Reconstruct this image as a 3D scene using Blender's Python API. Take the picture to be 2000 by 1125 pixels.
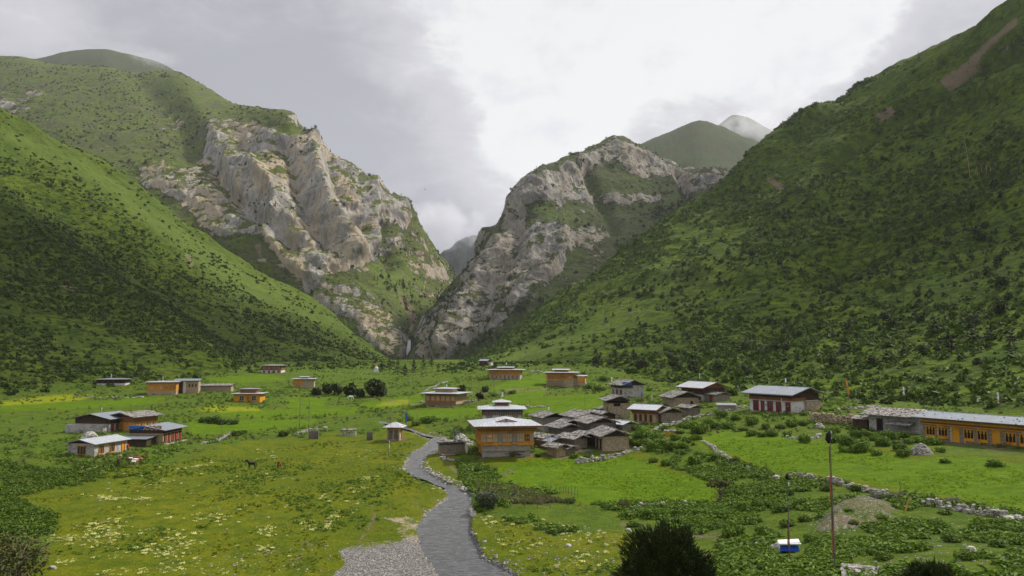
import bpy, math, random
import numpy as np
from mathutils import Vector, Matrix
from mathutils.bvhtree import BVHTree

for o in list(bpy.data.objects): bpy.data.objects.remove(o)
SC = bpy.context.scene
COL = SC.collection
R = math.radians
USE_HAZE, USE_MIST = True, True

# ---------------------------------------------------------------- camera
CAM = np.array([0.0, 0.0, 22.0]); FPX = 1444.0
PITCH = math.atan((690 - 562.5) / FPX)
cd = bpy.data.cameras.new('camera'); cam = bpy.data.objects.new('camera', cd); COL.objects.link(cam)
cam.location = CAM; cam.rotation_euler = (math.pi/2 + PITCH, 0, 0)
cd.sensor_width = 36.0; cd.lens = 36.0*FPX/2000; cd.clip_start = 0.5; cd.clip_end = 30000
SC.camera = cam
cP, sP = math.cos(PITCH), math.sin(PITCH)

def ray(px, py):
    """world direction of a photo pixel, scaled so that its y is 1"""
    a = (np.asarray(px, float)-1000)/FPX; b = (562.5-np.asarray(py, float))/FPX
    dy = cP - b*sP; dz = sP + b*cP
    return a/dy, dz/dy
def W(px, py, Y):
    dx, dz = ray(px, py); Y = np.asarray(Y, float)
    return np.stack([CAM[0]+dx*Y, CAM[1]+Y+0*dx, CAM[2]+dz*Y], -1)
def proj(P):
    P = np.asarray(P, float)-CAM
    f = P[..., 1]*cP+P[..., 2]*sP; u = -P[..., 1]*sP+P[..., 2]*cP
    f = np.where(f < 1, 1, f)
    return 1000+FPX*P[..., 0]/f, 562.5-FPX*u/f

# ---------------------------------------------------------------- render look
SC.view_settings.view_transform = 'Standard'; SC.view_settings.look = 'None'
SC.view_settings.gamma = 1; SC.view_settings.exposure = 0.2
try: SC.view_settings.use_curve_mapping = False
except Exception: pass

# ---------------------------------------------------------------- sun
SUN_EL, SUN_AZ = 48.0, 62.0          # azimuth clockwise from the view direction (+y)
sd = bpy.data.lights.new('sun', 'SUN'); sd.energy = 4.9; sd.angle = R(4.0); sd.color = (1.0, 0.93, 0.82)
sun = bpy.data.objects.new('sun', sd); COL.objects.link(sun)
SDIR = Vector((math.sin(R(SUN_AZ))*math.cos(R(SUN_EL)), math.cos(R(SUN_AZ))*math.cos(R(SUN_EL)), math.sin(R(SUN_EL))))
sun.rotation_euler = SDIR.to_track_quat('Z', 'Y').to_euler(); sun.location = (0, 0, 300)

# ---------------------------------------------------------------- node helper
class NB:
    def __init__(s, tree): s.t = tree; s.n = tree.nodes; s.l = tree.links
    def node(s, kind, **kw):
        x = s.n.new(kind)
        for k, v in kw.items(): setattr(x, k, v)
        return x
    def put(s, sock, v):
        if isinstance(v, bpy.types.NodeSocket): s.l.new(v, sock)
        elif v is not None:
            if sock.type == 'RGBA' and isinstance(v, (int, float)): v = (v, v, v, 1)
            elif sock.type == 'RGBA' and len(v) == 3: v = (*v, 1)
            sock.default_value = v
    def math(s, op, a, b=None, c=None, clamp=False):
        x = s.node('ShaderNodeMath', operation=op); x.use_clamp = clamp
        s.put(x.inputs[0], a); s.put(x.inputs[1], b)
        if c is not None: s.put(x.inputs[2], c)
        return x.outputs[0]
    def vmath(s, op, a, b=None):
        x = s.node('ShaderNodeVectorMath', operation=op); s.put(x.inputs[0], a)
        if b is not None:
            if op == 'SCALE': s.put(x.inputs[3], b)
            else: s.put(x.inputs[1], b)
        return x.outputs['Value'] if op in ('DOT_PRODUCT', 'LENGTH') else x.outputs[0]
    def mix(s, f, a, b, mode='MIX'):
        x = s.node('ShaderNodeMix', data_type='RGBA', blend_type=mode)
        s.put(x.inputs[0], f); s.put(x.inputs[6], a); s.put(x.inputs[7], b); return x.outputs[2]
    def ramp(s, f, lo, hi, a=0.0, b=1.0, smooth=True):
        x = s.node('ShaderNodeMapRange', interpolation_type='SMOOTHSTEP' if smooth else 'LINEAR')
        s.put(x.inputs[0], f)
        for i, v in enumerate((lo, hi, a, b)): s.put(x.inputs[i+1], v)
        return x.outputs[0]
    def noise(s, vec, scale, detail=4, rough=.55, dist=0.0, out=0):
        x = s.node('ShaderNodeTexNoise'); s.put(x.inputs['Vector'], vec)
        s.put(x.inputs['Scale'], scale); s.put(x.inputs['Detail'], detail); s.put(x.inputs['Roughness'], rough); s.put(x.inputs['Distortion'], dist)
        return x.outputs[out]
    def voro(s, vec, scale, feature='F1', out='Distance', rnd=1.0):
        x = s.node('ShaderNodeTexVoronoi', feature=feature); s.put(x.inputs['Vector'], vec); s.put(x.inputs['Scale'], scale)
        s.put(x.inputs['Randomness'], rnd)
        return x.outputs[out]
    def bump(s, h, strength=.5, dist=.1, normal=None):
        x = s.node('ShaderNodeBump'); s.put(x.inputs['Strength'], strength); s.put(x.inputs['Distance'], dist); s.put(x.inputs['Height'], h)
        if normal is not None: s.put(x.inputs['Normal'], normal)
        return x.outputs[0]
    def attr(s, name, out='Fac'):
        return s.node('ShaderNodeAttribute', attribute_name=name).outputs[out]
    def sep(s, v):
        x = s.node('ShaderNodeSeparateXYZ'); s.put(x.inputs[0], v); return x.outputs

def material(name, fn):
    m = bpy.data.materials.new(name); m.use_nodes = True; t = m.node_tree
    for n in list(t.nodes): t.nodes.remove(n)
    nb = NB(t); out = nb.node('ShaderNodeOutputMaterial'); b = nb.node('ShaderNodeBsdfPrincipled')
    nb.l.new(b.outputs[0], out.inputs[0]); nb.put(b.inputs['Roughness'], .85); nb.put(b.inputs['Specular IOR Level'], .25)
    nb.out = out; nb.b = b
    fn(nb, b); return m

# ---------------------------------------------------------------- sky: broken cloud over a daylight sky
def make_world():
    w = bpy.data.worlds.new('World'); SC.world = w; w.use_nodes = True; t = w.node_tree
    for n in list(t.nodes): t.nodes.remove(n)
    nb = NB(t); out = nb.node('ShaderNodeOutputWorld'); bg = nb.node('ShaderNodeBackground'); nb.l.new(bg.outputs[0], out.inputs[0])
    nb.put(bg.inputs[1], 0.1)
    sk = nb.node('ShaderNodeTexSky', sky_type='NISHITA', sun_disc=False, sun_elevation=R(SUN_EL), sun_rotation=R(SUN_AZ), altitude=3500)
    d = nb.node('ShaderNodeTexCoord').outputs['Generated']
    d = nb.vmath('NORMALIZE', d)
    # clouds pile up along the sky, so the noise is stretched sideways
    dn = nb.vmath('MULTIPLY', d, (1.0, 1.0, 1.7))
    wv = nb.node('ShaderNodeTexNoise'); nb.put(wv.inputs['Vector'], dn); nb.put(wv.inputs['Scale'], 4.5); nb.put(wv.inputs['Detail'], 6); nb.put(wv.inputs['Roughness'], .6)
    warp = nb.vmath('SCALE', nb.vmath('SUBTRACT', wv.outputs['Color'], (.5, .5, .5)), .22)
    dw = nb.vmath('NORMALIZE', nb.vmath('ADD', d, warp))
    def lobe(px, py, wid, k=1.0):
        dx, dz = ray(px, py); v = Vector((float(dx), 1, float(dz))).normalized()
        q = nb.vmath('DOT_PRODUCT', dw, tuple(v))
        q = nb.math('MULTIPLY', nb.math('SUBTRACT', q, 1.0), 2.0/(wid/FPX)**2)
        return nb.math('MULTIPLY', nb.math('POWER', 2.718, q), k)
    def total(L):
        a = None
        for l in L:
            x = lobe(*l); a = x if a is None else nb.math('ADD', a, x)
        return a
    bright = total([(1440, 10, 200), (1290, 90, 130), (1130, 60, 110, .9), (1000, 60, 100, .8), (1030, 210, 75, .9), (1590, 70, 90, .9), (1200, 200, 80, .7),
                    (1250, -250, 300), (870, 30, 70, .5), (1080, 290, 80, .5), (60, 60, 160, .25), (1500, -350, 500, .9)])
    dark = total([(500, 330, 260, .8), (700, 80, 200, .35), (850, 470, 110, .9), (1860, 60, 170, 1.1), (1700, 190, 110, .8), (1480, 190, 90, .9),
                  (300, 50, 250, .5), (900, 520, 60, 1.0), (1330, 210, 80, .7), (1150, 150, 50, .5), (700, 230, 120, .4)])
    n1 = nb.noise(nb.vmath('MULTIPLY', d, (1, 1, 1.9)), 3.2, 8, .58, .35)
    n2 = nb.noise(nb.vmath('MULTIPLY', d, (1, 1, 1.3)), 11, 6, .6, .2)
    v = nb.math('ADD', nb.math('MULTIPLY', bright, .95), nb.math('MULTIPLY', nb.math('SUBTRACT', n1, .5), 1.7))
    v = nb.math('ADD', v, nb.math('MULTIPLY', nb.math('SUBTRACT', n2, .5), .55))
    n3 = nb.noise(nb.vmath('MULTIPLY', d, (1, 1, 2.4)), 6.0, 7, .6, .8); v = nb.math('ADD', v, nb.math('MULTIPLY', nb.math('SUBTRACT', n3, .5), 1.25))
    v = nb.math('SUBTRACT', v, nb.math('MULTIPLY', dark, .55))
    a = nb.ramp(v, -.6, .32); b = nb.ramp(v, .22, .78)
    c = nb.mix(a, (3.7, 3.72, 4.1), (5.6, 5.5, 5.85)); c = nb.mix(b, c, (8.0, 8.0, 8.0))
    blue = nb.math('MULTIPLY', nb.math('MULTIPLY', nb.ramp(n2, .5, .72), nb.ramp(v, .3, .6)), .14)
    zen = nb.ramp(nb.sep(d)[2], .35, .9, 0, .25)
    cov = nb.math('SUBTRACT', .96, nb.math('ADD', blue, zen), clamp=True)
    zb = nb.math('ADD', 1.0, nb.ramp(nb.sep(d)[2], .46, .85, 0, 1.5))     # an overcast sky is brightest overhead
    cz = nb.node('ShaderNodeVectorMath', operation='SCALE'); nb.put(cz.inputs[0], c); nb.put(cz.inputs[3], zb)
    nb.put(bg.inputs[0], nb.mix(cov, sk.outputs[0], cz.outputs[0]))
make_world()
# ---------------------------------------------------------------- numeric helpers
rng = np.random.default_rng(7); random.seed(7)
_perm = np.random.default_rng(3).permutation(4096)
def _h(ix, iy, iz): return _perm[(_perm[(_perm[ix & 4095]+iy) & 4095]+iz) & 4095]/4095.0
def vnoise(P):
    P = np.asarray(P, float); I = np.floor(P).astype(np.int64); f = P-I; f = f*f*f*(f*(f*6-15)+10)
    x, y, z = I[..., 0], I[..., 1], I[..., 2]; r = 0
    for a in (0, 1):
        for b in (0, 1):
            for c in (0, 1):
                w = (f[..., 0] if a else 1-f[..., 0])*(f[..., 1] if b else 1-f[..., 1])*(f[..., 2] if c else 1-f[..., 2])
                r = r+w*_h(x+a, y+b, z+c)
    return r*2-1
def fbm(P, scale, octv=5, gain=.5, ridged=False, seed=0.0):
    P = np.asarray(P, float)/scale+seed*17.3+100; s = 0; a = 1; t = 0
    for k in range(octv):
        n = vnoise(P)
        s = s+a*((1-2*np.abs(n)) if ridged else n); t += a; a *= gain; P = P*2.03+31.7
    return s/t
def polydist(px, py, poly):
    """signed distance in photo pixels, positive inside"""
    poly = np.asarray(poly, float); n = len(poly); ins = np.zeros(px.shape, bool); dm = np.full(px.shape, 1e9)
    for i in range(n):
        x0, y0 = poly[i]; x1, y1 = poly[(i+1) % n]
        c = (y0 > py) != (y1 > py)
        with np.errstate(divide='ignore', invalid='ignore'):
            xi = (x1-x0)*(py-y0)/(y1-y0+1e-12)+x0
        ins ^= c & (px < xi)
        dm = np.minimum(dm, segd(px, py, x0, y0, x1, y1))
    return np.where(ins, dm, -dm)
def segd(px, py, x0, y0, x1, y1):
    L = (x1-x0)**2+(y1-y0)**2+1e-9; t = np.clip(((px-x0)*(x1-x0)+(py-y0)*(y1-y0))/L, 0, 1)
    return np.hypot(px-x0-t*(x1-x0), py-y0-t*(y1-y0))
def linedist(px, py, pts):
    d = np.full(np.shape(px), 1e9)
    for a, b in zip(pts[:-1], pts[1:]): d = np.minimum(d, segd(px, py, a[0], a[1], b[0], b[1]))
    return d
def sstep(x, a, b):
    t = np.clip((x-a)/(b-a), 0, 1); return t*t*(3-2*t)
def polymask(px, py, poly, soft=8, jit=None):
    d = polydist(px, py, poly)
    if jit is not None: d = d+jit
    return sstep(d, -soft, soft)

# ---------------------------------------------------------------- object helpers
def obj_from(name, V, F, mat=None, parent=None, smooth=False, mats=None, fmat=None):
    me = bpy.data.meshes.new(name)
    V = np.asarray(V, np.float32)
    if isinstance(F, np.ndarray) and F.ndim == 2:
        nf, k = F.shape
        me.vertices.add(len(V)); me.vertices.foreach_set('co', V.ravel())
        me.loops.add(nf*k); me.loops.foreach_set('vertex_index', F.astype(np.int32).ravel())
        me.polygons.add(nf); me.polygons.foreach_set('loop_start', np.arange(0, nf*k, k, dtype=np.int32))
        try: me.polygons.foreach_set('loop_total', np.full(nf, k, np.int32))
        except Exception: pass
        me.update(calc_edges=True); me.validate()
    else:
        me.from_pydata([tuple(map(float, v)) for v in V], [], F); me.update()
    if smooth: me.polygons.foreach_set('use_smooth', np.ones(len(me.polygons), bool))
    for m in (mats or ([mat] if mat else [])): me.materials.append(m)
    if fmat is not None: me.polygons.foreach_set('material_index', np.asarray(fmat, np.int32))
    o = bpy.data.objects.new(name, me); COL.objects.link(o)
    if parent is not None: o.parent = parent
    return o
def tag(o, label=None, cat=None, group=None, kind=None):
    if label: o['label'] = label
    if cat: o['category'] = cat
    if group: o['group'] = group
    if kind: o['kind'] = kind
    return o
def empty(name, loc, rz, label, cat, group=None):
    o = bpy.data.objects.new(name, None); COL.objects.link(o); o.location = loc; o.rotation_euler = (0, 0, rz)
    o.empty_display_size = .3
    return tag(o, label, cat, group)
def set_attr(o, name, vals):
    a = o.data.attributes.new(name, 'FLOAT', 'POINT'); a.data.foreach_set('value', np.asarray(vals, np.float32).ravel())
def gridfaces(nu, nv):
    i = np.arange(nu-1)[:, None]*nv+np.arange(nv-1)[None, :]
    return np.stack([i, i+nv, i+nv+1, i+1], -1).reshape(-1, 4)

class MB:
    """collects simple solids into one mesh"""
    def __init__(s): s.V = []; s.F = []
    def add(s, V, F):
        n = len(s.V); s.V += [tuple(v) for v in V]; s.F += [tuple(i+n for i in f) for f in F]; return s
    def box(s, x0, x1, y0, y1, z0, z1):
        V = [(x0, y0, z0), (x1, y0, z0), (x1, y1, z0), (x0, y1, z0), (x0, y0, z1), (x1, y0, z1), (x1, y1, z1), (x0, y1, z1)]
        return s.add(V, [(0, 3, 2, 1), (4, 5, 6, 7), (0, 1, 5, 4), (1, 2, 6, 5), (2, 3, 7, 6), (3, 0, 4, 7)])
    def hexa(s, b, t):
        """b, t: four corners below and above, counter-clockwise from above"""
        return s.add(list(b)+list(t), [(0, 3, 2, 1), (4, 5, 6, 7), (0, 1, 5, 4), (1, 2, 6, 5), (2, 3, 7, 6), (3, 0, 4, 7)])
    def bar(s, a, b, w, h=None):
        a = Vector(a); b = Vector(b); d = (b-a).normalized(); up = Vector((0, 0, 1)) if abs(d.z) < .95 else Vector((0, 1, 0))
        r = d.cross(up).normalized()*w/2; u = r.cross(d).normalized()*(h or w)/2
        return s.add([a-r-u, b-r-u, b+r-u, a+r-u, a-r+u, b-r+u, b+r+u, a+r+u],
                     [(0, 1, 2, 3), (7, 6, 5, 4), (4, 5, 1, 0), (5, 6, 2, 1), (6, 7, 3, 2), (7, 4, 0, 3)])
    def tube(s, pts, rad, n=8, cap=True):
        pts = [Vector(p) for p in pts]; m = len(pts); rad = rad if isinstance(rad, (list, tuple)) else [rad]*m
        base = len(s.V)
        for i, p in enumerate(pts):
            d = (pts[min(i+1, m-1)]-pts[max(i-1, 0)]).normalized(); up = Vector((0, 1, 0)) if abs(d.z) > .8 else Vector((0, 0, 1))
            r = d.cross(up).normalized(); u = r.cross(d)
            for k in range(n):
                a = 2*math.pi*k/n; s.V.append(tuple(p+(r*math.cos(a)+u*math.sin(a))*rad[i]))
        for i in range(m-1):
            for k in range(n):
                a = base+i*n+k; b = base+i*n+(k+1) % n; s.F.append((a, b, b+n, a+n))
        if cap: s.F.append(tuple(base+k for k in range(n))[::-1]); s.F.append(tuple(base+(m-1)*n+k for k in range(n)))
        return s
    def rock(s, c, r, rnd, squash=.7, sub=0):
        """an angular stone: jittered box with bevelled look"""
        c = Vector(c); q = rnd.uniform(0, 6.28); V = []
        for z, k in ((-1, .72), (-.35, 1), (.45, .92), (1, .55)):
            for i in range(6):
                a = q+i*math.pi/3; rr = r*k*rnd.uniform(.78, 1.12)
                V.append((c.x+math.cos(a)*rr*1.15, c.y+math.sin(a)*rr*.9, c.z+z*r*squash*rnd.uniform(.85, 1.1)))
        F = []
        for j in range(3):
            for i in range(6): a = j*6+i; b = j*6+(i+1) % 6; F.append((a, b, b+6, a+6))
        F.append(tuple(range(5, -1, -1))); F.append(tuple(18+i for i in range(6)))
        return s.add(V, F)
    def build(s, name, mat, parent=None, smooth=False):
        return obj_from(name, s.V, s.F, mat, parent, smooth)
ORD = 'first second third fourth fifth sixth seventh eighth ninth tenth eleventh twelfth thirteenth fourteenth fifteenth sixteenth seventeenth eighteenth nineteenth twentieth twenty-first twenty-second'.split()
# ---------------------------------------------------------------- terrain materials
def pos(nb): return nb.node('ShaderNodeNewGeometry').outputs['Position']
def nz(nb): return nb.sep(nb.node('ShaderNodeNewGeometry').outputs['Normal'])[2]

def m_ground(nb, b):
    P = pos(nb)
    n0 = nb.noise(P, .035, 5, .6); n1 = nb.noise(P, .35, 5, .65); n2 = nb.noise(P, 2.6, 4, .7); n3 = nb.noise(P, 9, 3, .7)
    Ps = nb.vmath('MULTIPLY', P, (.6, 1.6, 1)); n4 = nb.noise(Ps, .8, 6, .65)
    meadow = nb.mix(nb.ramp(n0, .35, .65), (.082, .108, .004), (.118, .132, .004))
    meadow = nb.mix(nb.ramp(n1, .40, .68), meadow, (.056, .090, .004))
    meadow = nb.mix(nb.ramp(n4, .55, .78), meadow, (.17, .155, .012))
    fld = nb.mix(nb.ramp(n4, .35, .7), (.060, .122, .002), (.110, .170, .003))
    fld = nb.mix(nb.ramp(nb.noise(nb.vmath('MULTIPLY', P, (.5, 1.3, 1)), .35, 5, .6, 1.0), .48, .68, 0, .7), fld, (.042, .095, .002))
    lush = nb.mix(nb.ramp(n1, .35, .65), (.044, .084, .006), (.080, .120, .009))
    lush = nb.mix(nb.ramp(n2, .5, .75), lush, (.11, .125, .022))
    c = nb.mix(nb.ramp(nb.math('ADD', nb.attr('lush'), nb.math('MULTIPLY', nb.math('SUBTRACT', n1, .5), .9)), .35, .6), meadow, lush)
    c = nb.mix(nb.attr('field'), c, fld)
    yl = nb.math('MULTIPLY', nb.attr('yellow'), nb.ramp(n4, .3, .6, .45, 1)); c = nb.mix(yl, c, (.20, .23, .006))
    dirt = nb.mix(n2, (.10, .075, .048), (.19, .15, .10)); df = nb.ramp(nb.math('ADD', nb.math('ADD', nb.attr('dirt'), nb.math('MULTIPLY', nb.math('SUBTRACT', n2, .5), .9)), nb.math('MULTIPLY', nb.math('SUBTRACT', n1, .5), 1.3)), .38, .85)
    c = nb.mix(df, c, dirt)
    vr = nb.voro(P, 9, out='Color'); vs = nb.sep(vr)[0]
    grav = nb.mix(nb.ramp(vs, .55, .98), (.11, .105, .10), (.36, .34, .31)); grav = nb.mix(nb.ramp(n1, .58, .75, 0, .6), grav, (.06, .09, .008))
    gf = nb.ramp(nb.math('ADD', nb.math('ADD', nb.attr('gravel'), nb.math('MULTIPLY', nb.math('SUBTRACT', n2, .5), .9)), nb.math('MULTIPLY', nb.math('SUBTRACT', n1, .5), 1.4)), .38, .75)
    c = nb.mix(gf, c, grav)
    sand = nb.mix(n2, (.25, .20, .13), (.36, .30, .21))
    c = nb.mix(nb.ramp(nb.math('ADD', nb.math('ADD', nb.attr('sand'), nb.math('MULTIPLY', nb.math('SUBTRACT', n1, .5), 1.6)), nb.math('MULTIPLY', nb.math('SUBTRACT', n2, .5), 1.1)), .45, .9), c, sand)
    sp = nb.math('MULTIPLY', nb.ramp(n3, .35, .7, .78, 1.22), nb.ramp(n2, .3, .7, .85, 1.15))
    x = nb.node('ShaderNodeVectorMath', operation='SCALE'); nb.put(x.inputs[0], c); nb.put(x.inputs[3], sp)
    nb.put(b.inputs['Base Color'], x.outputs[0])
    h = nb.math('ADD', nb.math('MULTIPLY', n2, 1.0), nb.math('MULTIPLY', n3, .5)); h = nb.math('ADD', h, nb.math('MULTIPLY', nb.noise(P, .9, 4, .6), 1.6))
    nb.put(b.inputs['Normal'], nb.bump(h, .85, .30)); nb.put(b.inputs['Roughness'], .95); nb.put(b.inputs['Specular IOR Level'], .08)
M_GROUND = material('ground_grass', m_ground)

def hill_fn(cA, cB, cC, rockscale=1.0, warm=.5, shrub=.5, brown=0, rmul=1.0):
    def fn(nb, b):
        P = pos(nb)
        big = nb.noise(P, .006, 5, .6); n0 = nb.noise(P, .03, 6, .65); n1 = nb.noise(P, .16, 6, .72); n2 = nb.noise(P, .7, 5, .7)
        # terracettes: cattle tracks and shrub rows following the contour
        Pt = nb.vmath('MULTIPLY', P, (.45, .45, 2.6)); n3 = nb.noise(Pt, .28, 5, .7, .6)
        g = nb.mix(nb.ramp(n0, .35, .65), cA, cB); g = nb.mix(nb.ramp(n1, .42, .62), g, cC)
        g = nb.mix(nb.ramp(n3, .52, .66, 0, shrub), g, tuple(x*.45 for x in cC))
        g = nb.mix(nb.math('MULTIPLY', nb.ramp(n3, .50, .36), nb.ramp(n2, .45, .6, 0, .55)), g, (.115, .105, .045))
        if brown: g = nb.mix(nb.ramp(nb.noise(P, .016, 7, .75, .5), .47, .60, 0, brown), g, nb.mix(n1, (.050, .050, .030), (.085, .082, .055)))
        soil = nb.mix(n2, (.13, .095, .06), (.22, .17, .115))
        g = nb.mix(nb.ramp(nb.math('ADD', nb.attr('soil'), nb.math('MULTIPLY', nb.math('SUBTRACT', n1, .5), 1.3)), .42, .6), g, soil)
        g = nb.mix(nb.math('MULTIPLY', nb.attr('bright'), nb.ramp(n1, .3, .6, .4, 1)), g, (.105, .150, .030))  # lighter grass and pools of sunlight, both put into the slope colour
        # rock
        Pr = nb.vmath('MULTIPLY', P, (1, 1, .38)); r0 = nb.noise(Pr, .010*rockscale, 7, .68, .8); r1 = nb.noise(Pr, .055*rockscale, 8, .72, .5); r2 = nb.noise(Pr, .22*rockscale, 6, .75)
        rk = nb.mix(nb.ramp(r1, .38, .62), (.26, .245, .225), (.54, .51, .46))
        rk = nb.mix(nb.math('MULTIPLY', nb.ramp(r0, .44, .58), warm), rk, (.56, .45, .31))
        rk = nb.mix(nb.ramp(r2, .52, .68, 0, .55), rk, (.075, .07, .068))
        rk = nb.mix(nb.ramp(nb.noise(Pr, .03*rockscale, 6, .7, 1.2), .56, .66, 0, .75), rk, (.16, .17, .19))
        mos = nb.ramp(nb.math('ADD', nb.noise(P, .045, 6, .75), nb.math('MULTIPLY', nz(nb), .32)), .70, .78)
        rk = nb.mix(mos, rk, tuple(x*.9 for x in cB))
        rk_ = nb.node('ShaderNodeVectorMath', operation='SCALE'); nb.put(rk_.inputs[0], rk); nb.put(rk_.inputs[3], rmul); rk = rk_.outputs[0]
        rf = nb.math('ADD', nb.attr('rock'), nb.math('MULTIPLY', nb.math('SUBTRACT', nb.noise(P, .03, 8, .78), .5), 2.4))
        rf = nb.math('SUBTRACT', rf, nb.math('MULTIPLY', nb.math('SUBTRACT', nz(nb), .45), .55))
        rf = nb.ramp(rf, .42, .56)
        c = nb.mix(rf, g, rk)
        nb.put(b.inputs['Base Color'], c)
        hg = nb.math('ADD', nb.math('MULTIPLY', n1, 1.2), nb.math('ADD', nb.math('MULTIPLY', n2, .35), nb.math('MULTIPLY', n3, .9)))
        hr = nb.math('ADD', nb.math('MULTIPLY', r1, 7.0), nb.math('MULTIPLY', r2, 2.0))
        hh = nb.node('ShaderNodeMix', data_type='FLOAT'); nb.put(hh.inputs[0], rf); nb.put(hh.inputs[2], hg); nb.put(hh.inputs[3], hr)
        nb.put(b.inputs['Normal'], nb.bump(hh.outputs[0], .9, 2.2)); nb.put(b.inputs['Roughness'], .95); nb.put(b.inputs['Specular IOR Level'], .08)
    return fn
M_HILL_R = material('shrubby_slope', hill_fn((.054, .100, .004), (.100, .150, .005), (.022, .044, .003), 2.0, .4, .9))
M_HILL_L = material('grassy_slope', hill_fn((.056, .096, .004), (.098, .138, .008), (.024, .046, .004), 2.0, .4, .9))
M_CLIFF_L = material('pale_cliff', hill_fn((.085, .118, .018), (.120, .145, .026), (.050, .074, .015), 1.0, .80, .4, .6, .88))
M_CLIFF_R = material('grey_cliff', hill_fn((.052, .078, .018), (.080, .100, .030), (.034, .052, .014), 1.0, .35, .4, 1.0*.5, .72))
M_FAR = material('far_ridge', hill_fn((.050, .072, .030), (.065, .085, .038), (.040, .055, .028), .6, .1, .2, .8))

M_GORGE = material('dark_far_mountain', hill_fn((.014, .020, .020), (.020, .028, .026), (.010, .014, .016), .6, 0, .2, .3, .2))
def m_water(nb, b):
    P = pos(nb); Pw = nb.vmath('MULTIPLY', P, (.7, 2.1, 1)); n1 = nb.noise(Pw, 1.3, 6, .75, .6); n2 = nb.noise(P, .6, 4, .65, .5); v = nb.noise(Pw, 4.5, 4, .75)
    c = nb.mix(nb.ramp(n1, .38, .62), (.085, .092, .10), (.20, .205, .215))
    c = nb.mix(nb.ramp(v, .60, .74, 0, .7), c, (.46, .46, .47)); c = nb.mix(nb.ramp(n2, .60, .75, 0, .35), c, (.15, .14, .12))  # pale ripple glints are painted into the water colour
    nb.put(b.inputs['Base Color'], c); nb.put(b.inputs['Roughness'], .25); nb.put(b.inputs['Specular IOR Level'], .5)
    nb.put(b.inputs['Normal'], nb.bump(nb.math('ADD', n1, nb.math('MULTIPLY', v, .6)), 1.0, .5))
M_WATER = material('stream_water', m_water)
# ---------------------------------------------------------------- the valley floor
GC = [(-250,1125,74),(0,1125,74),(300,1125,74),(600,1125,74),(850,1125,72.5),(0,1000,104),(-300,1000,104),(300,1000,103),(600,1000,102),(800,1000,100),
(0,915,140),(230,911,142),(490,915,140),(700,900,145),(830,880,152),(0,850,190),(-300,860,190),(190,888,156),(300,868,172),(220,845,195),(450,850,190),
(600,840,198),(770,862,172),(860,850,178),(100,800,240),(300,800,240),(500,790,258),(700,790,255),(850,800,232),(-200,775,285),(0,768,285),(310,770,290),
(215,754,310),(480,785,262),(600,757,340),(530,728,400),(700,760,330),(740,725,480),(790,703,700),(850,730,420),(860,794,240),(930,770,265),(980,743,300),
(1105,756,285),(945,713,400),(1040,727,345),(1050,790,215),(1150,790,205),(1180,765,235),(990,890,135),(940,870,142),(1100,885,137),(1210,882,138),
(1230,835,165),(980,815,195),(1200,822,172),(1225,776,215),(1270,834,152),(1350,848,150),(1300,870,136),(1370,786,200),(1430,790,190),(1500,808,165),
(1620,802,168),(1560,840,148),(1370,855,142),(1500,860,136),(1700,880,122),(1850,880,118),(2000,905,106),(2200,920,100),(1560,925,108),(1700,955,95),(1990,1000,83),
(1800,860,132),(1990,874,118),(1690,838,150),(980,905,130),(1200,905,130),(1380,930,115),(1200,980,102),(1050,965,105),(1380,985,98),
(950,1000,97),(960,1060,82),(1100,1050,84),(1100,1125,71),(1300,1125,64),(1200,1125,68),(1450,1050,78),(1450,1125,60),(1600,1125,55),
(1800,1125,52),(2000,1125,50),(2300,1125,48),(1700,1040,72),(1900,1060,68),(1600,1000,84),(1550,1070,70),(0,740,370),(400,740,370),(250,715,450),(600,712,500)]
_g = np.array(GC, float); CP = W(_g[:, 0], _g[:, 1], _g[:, 2])
extra = [(-40,50,3),(0,45,4),(40,35,8),(0,0,20.2),(-30,10,16),(30,5,20),(-120,20,6),(120,15,12),(0,-60,24),(-900,200,0),(900,300,-5),(-900,1300,-20),(900,1500,-30),(0,1600,10),
         (-400,420,0),(500,450,0),(-500,900,-10),(600,900,-10),(-200,100,0),(-400,250,2),(260,130,8),(300,250,6)]
CP = np.vstack([CP, np.array(extra, float)])
def _tk(r): return r*r*np.log(r+1e-9)
def tps_fit(P, z, lam=.0):
    n = len(P); D = np.linalg.norm(P[:, None]-P[None], axis=2); K = _tk(D)+lam*np.eye(n); Q = np.c_[np.ones(n), P]
    A = np.block([[K, Q], [Q.T, np.zeros((3, 3))]]); return np.linalg.solve(A, np.r_[z, 0, 0, 0])
_Pn = CP[:, :2]/100.0; _wt = tps_fit(_Pn, CP[:, 2], .004)
def zground0(x, y):
    sh = np.shape(x); q = np.c_[np.ravel(x), np.ravel(y)]/100.0; out = np.empty(len(q)); n = len(_Pn)
    for s in range(0, len(q), 20000):
        c = q[s:s+20000]; D = np.linalg.norm(c[:, None]-_Pn[None], axis=2)
        out[s:s+20000] = _tk(D)@_wt[:n]+_wt[n]+c@_wt[n+1:]
    return out.reshape(sh)
BANK_L = [(740,820),(800,836),(838,848),(853,853),(825,875),(802,891),(788,912),(810,930),(850,945),(875,957),(875,970),(832,1005),(817,1030),(822,1060),(832,1085),(862,1125),(900,1180)]
BANK_R = [(740,824),(800,841),(838,854),(870,857),(860,872),(832,887),(821,905),(845,930),(875,944),(912,957),(922,975),(917,1005),(917,1032),(935,1065),(938,1082),(985,1106),(1016,1125),(1060,1180)]
STREAM = BANK_L+BANK_R[::-1]
MOUND = [(1590,1040),(1608,1010),(1645,980),(1690,970),(1735,982),(1752,1000),(1730,1022),(1680,1040),(1625,1052)]

na, nr = 820, 640
az = np.linspace(-58, 58, na); ta = np.tan(np.radians(az))
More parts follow.
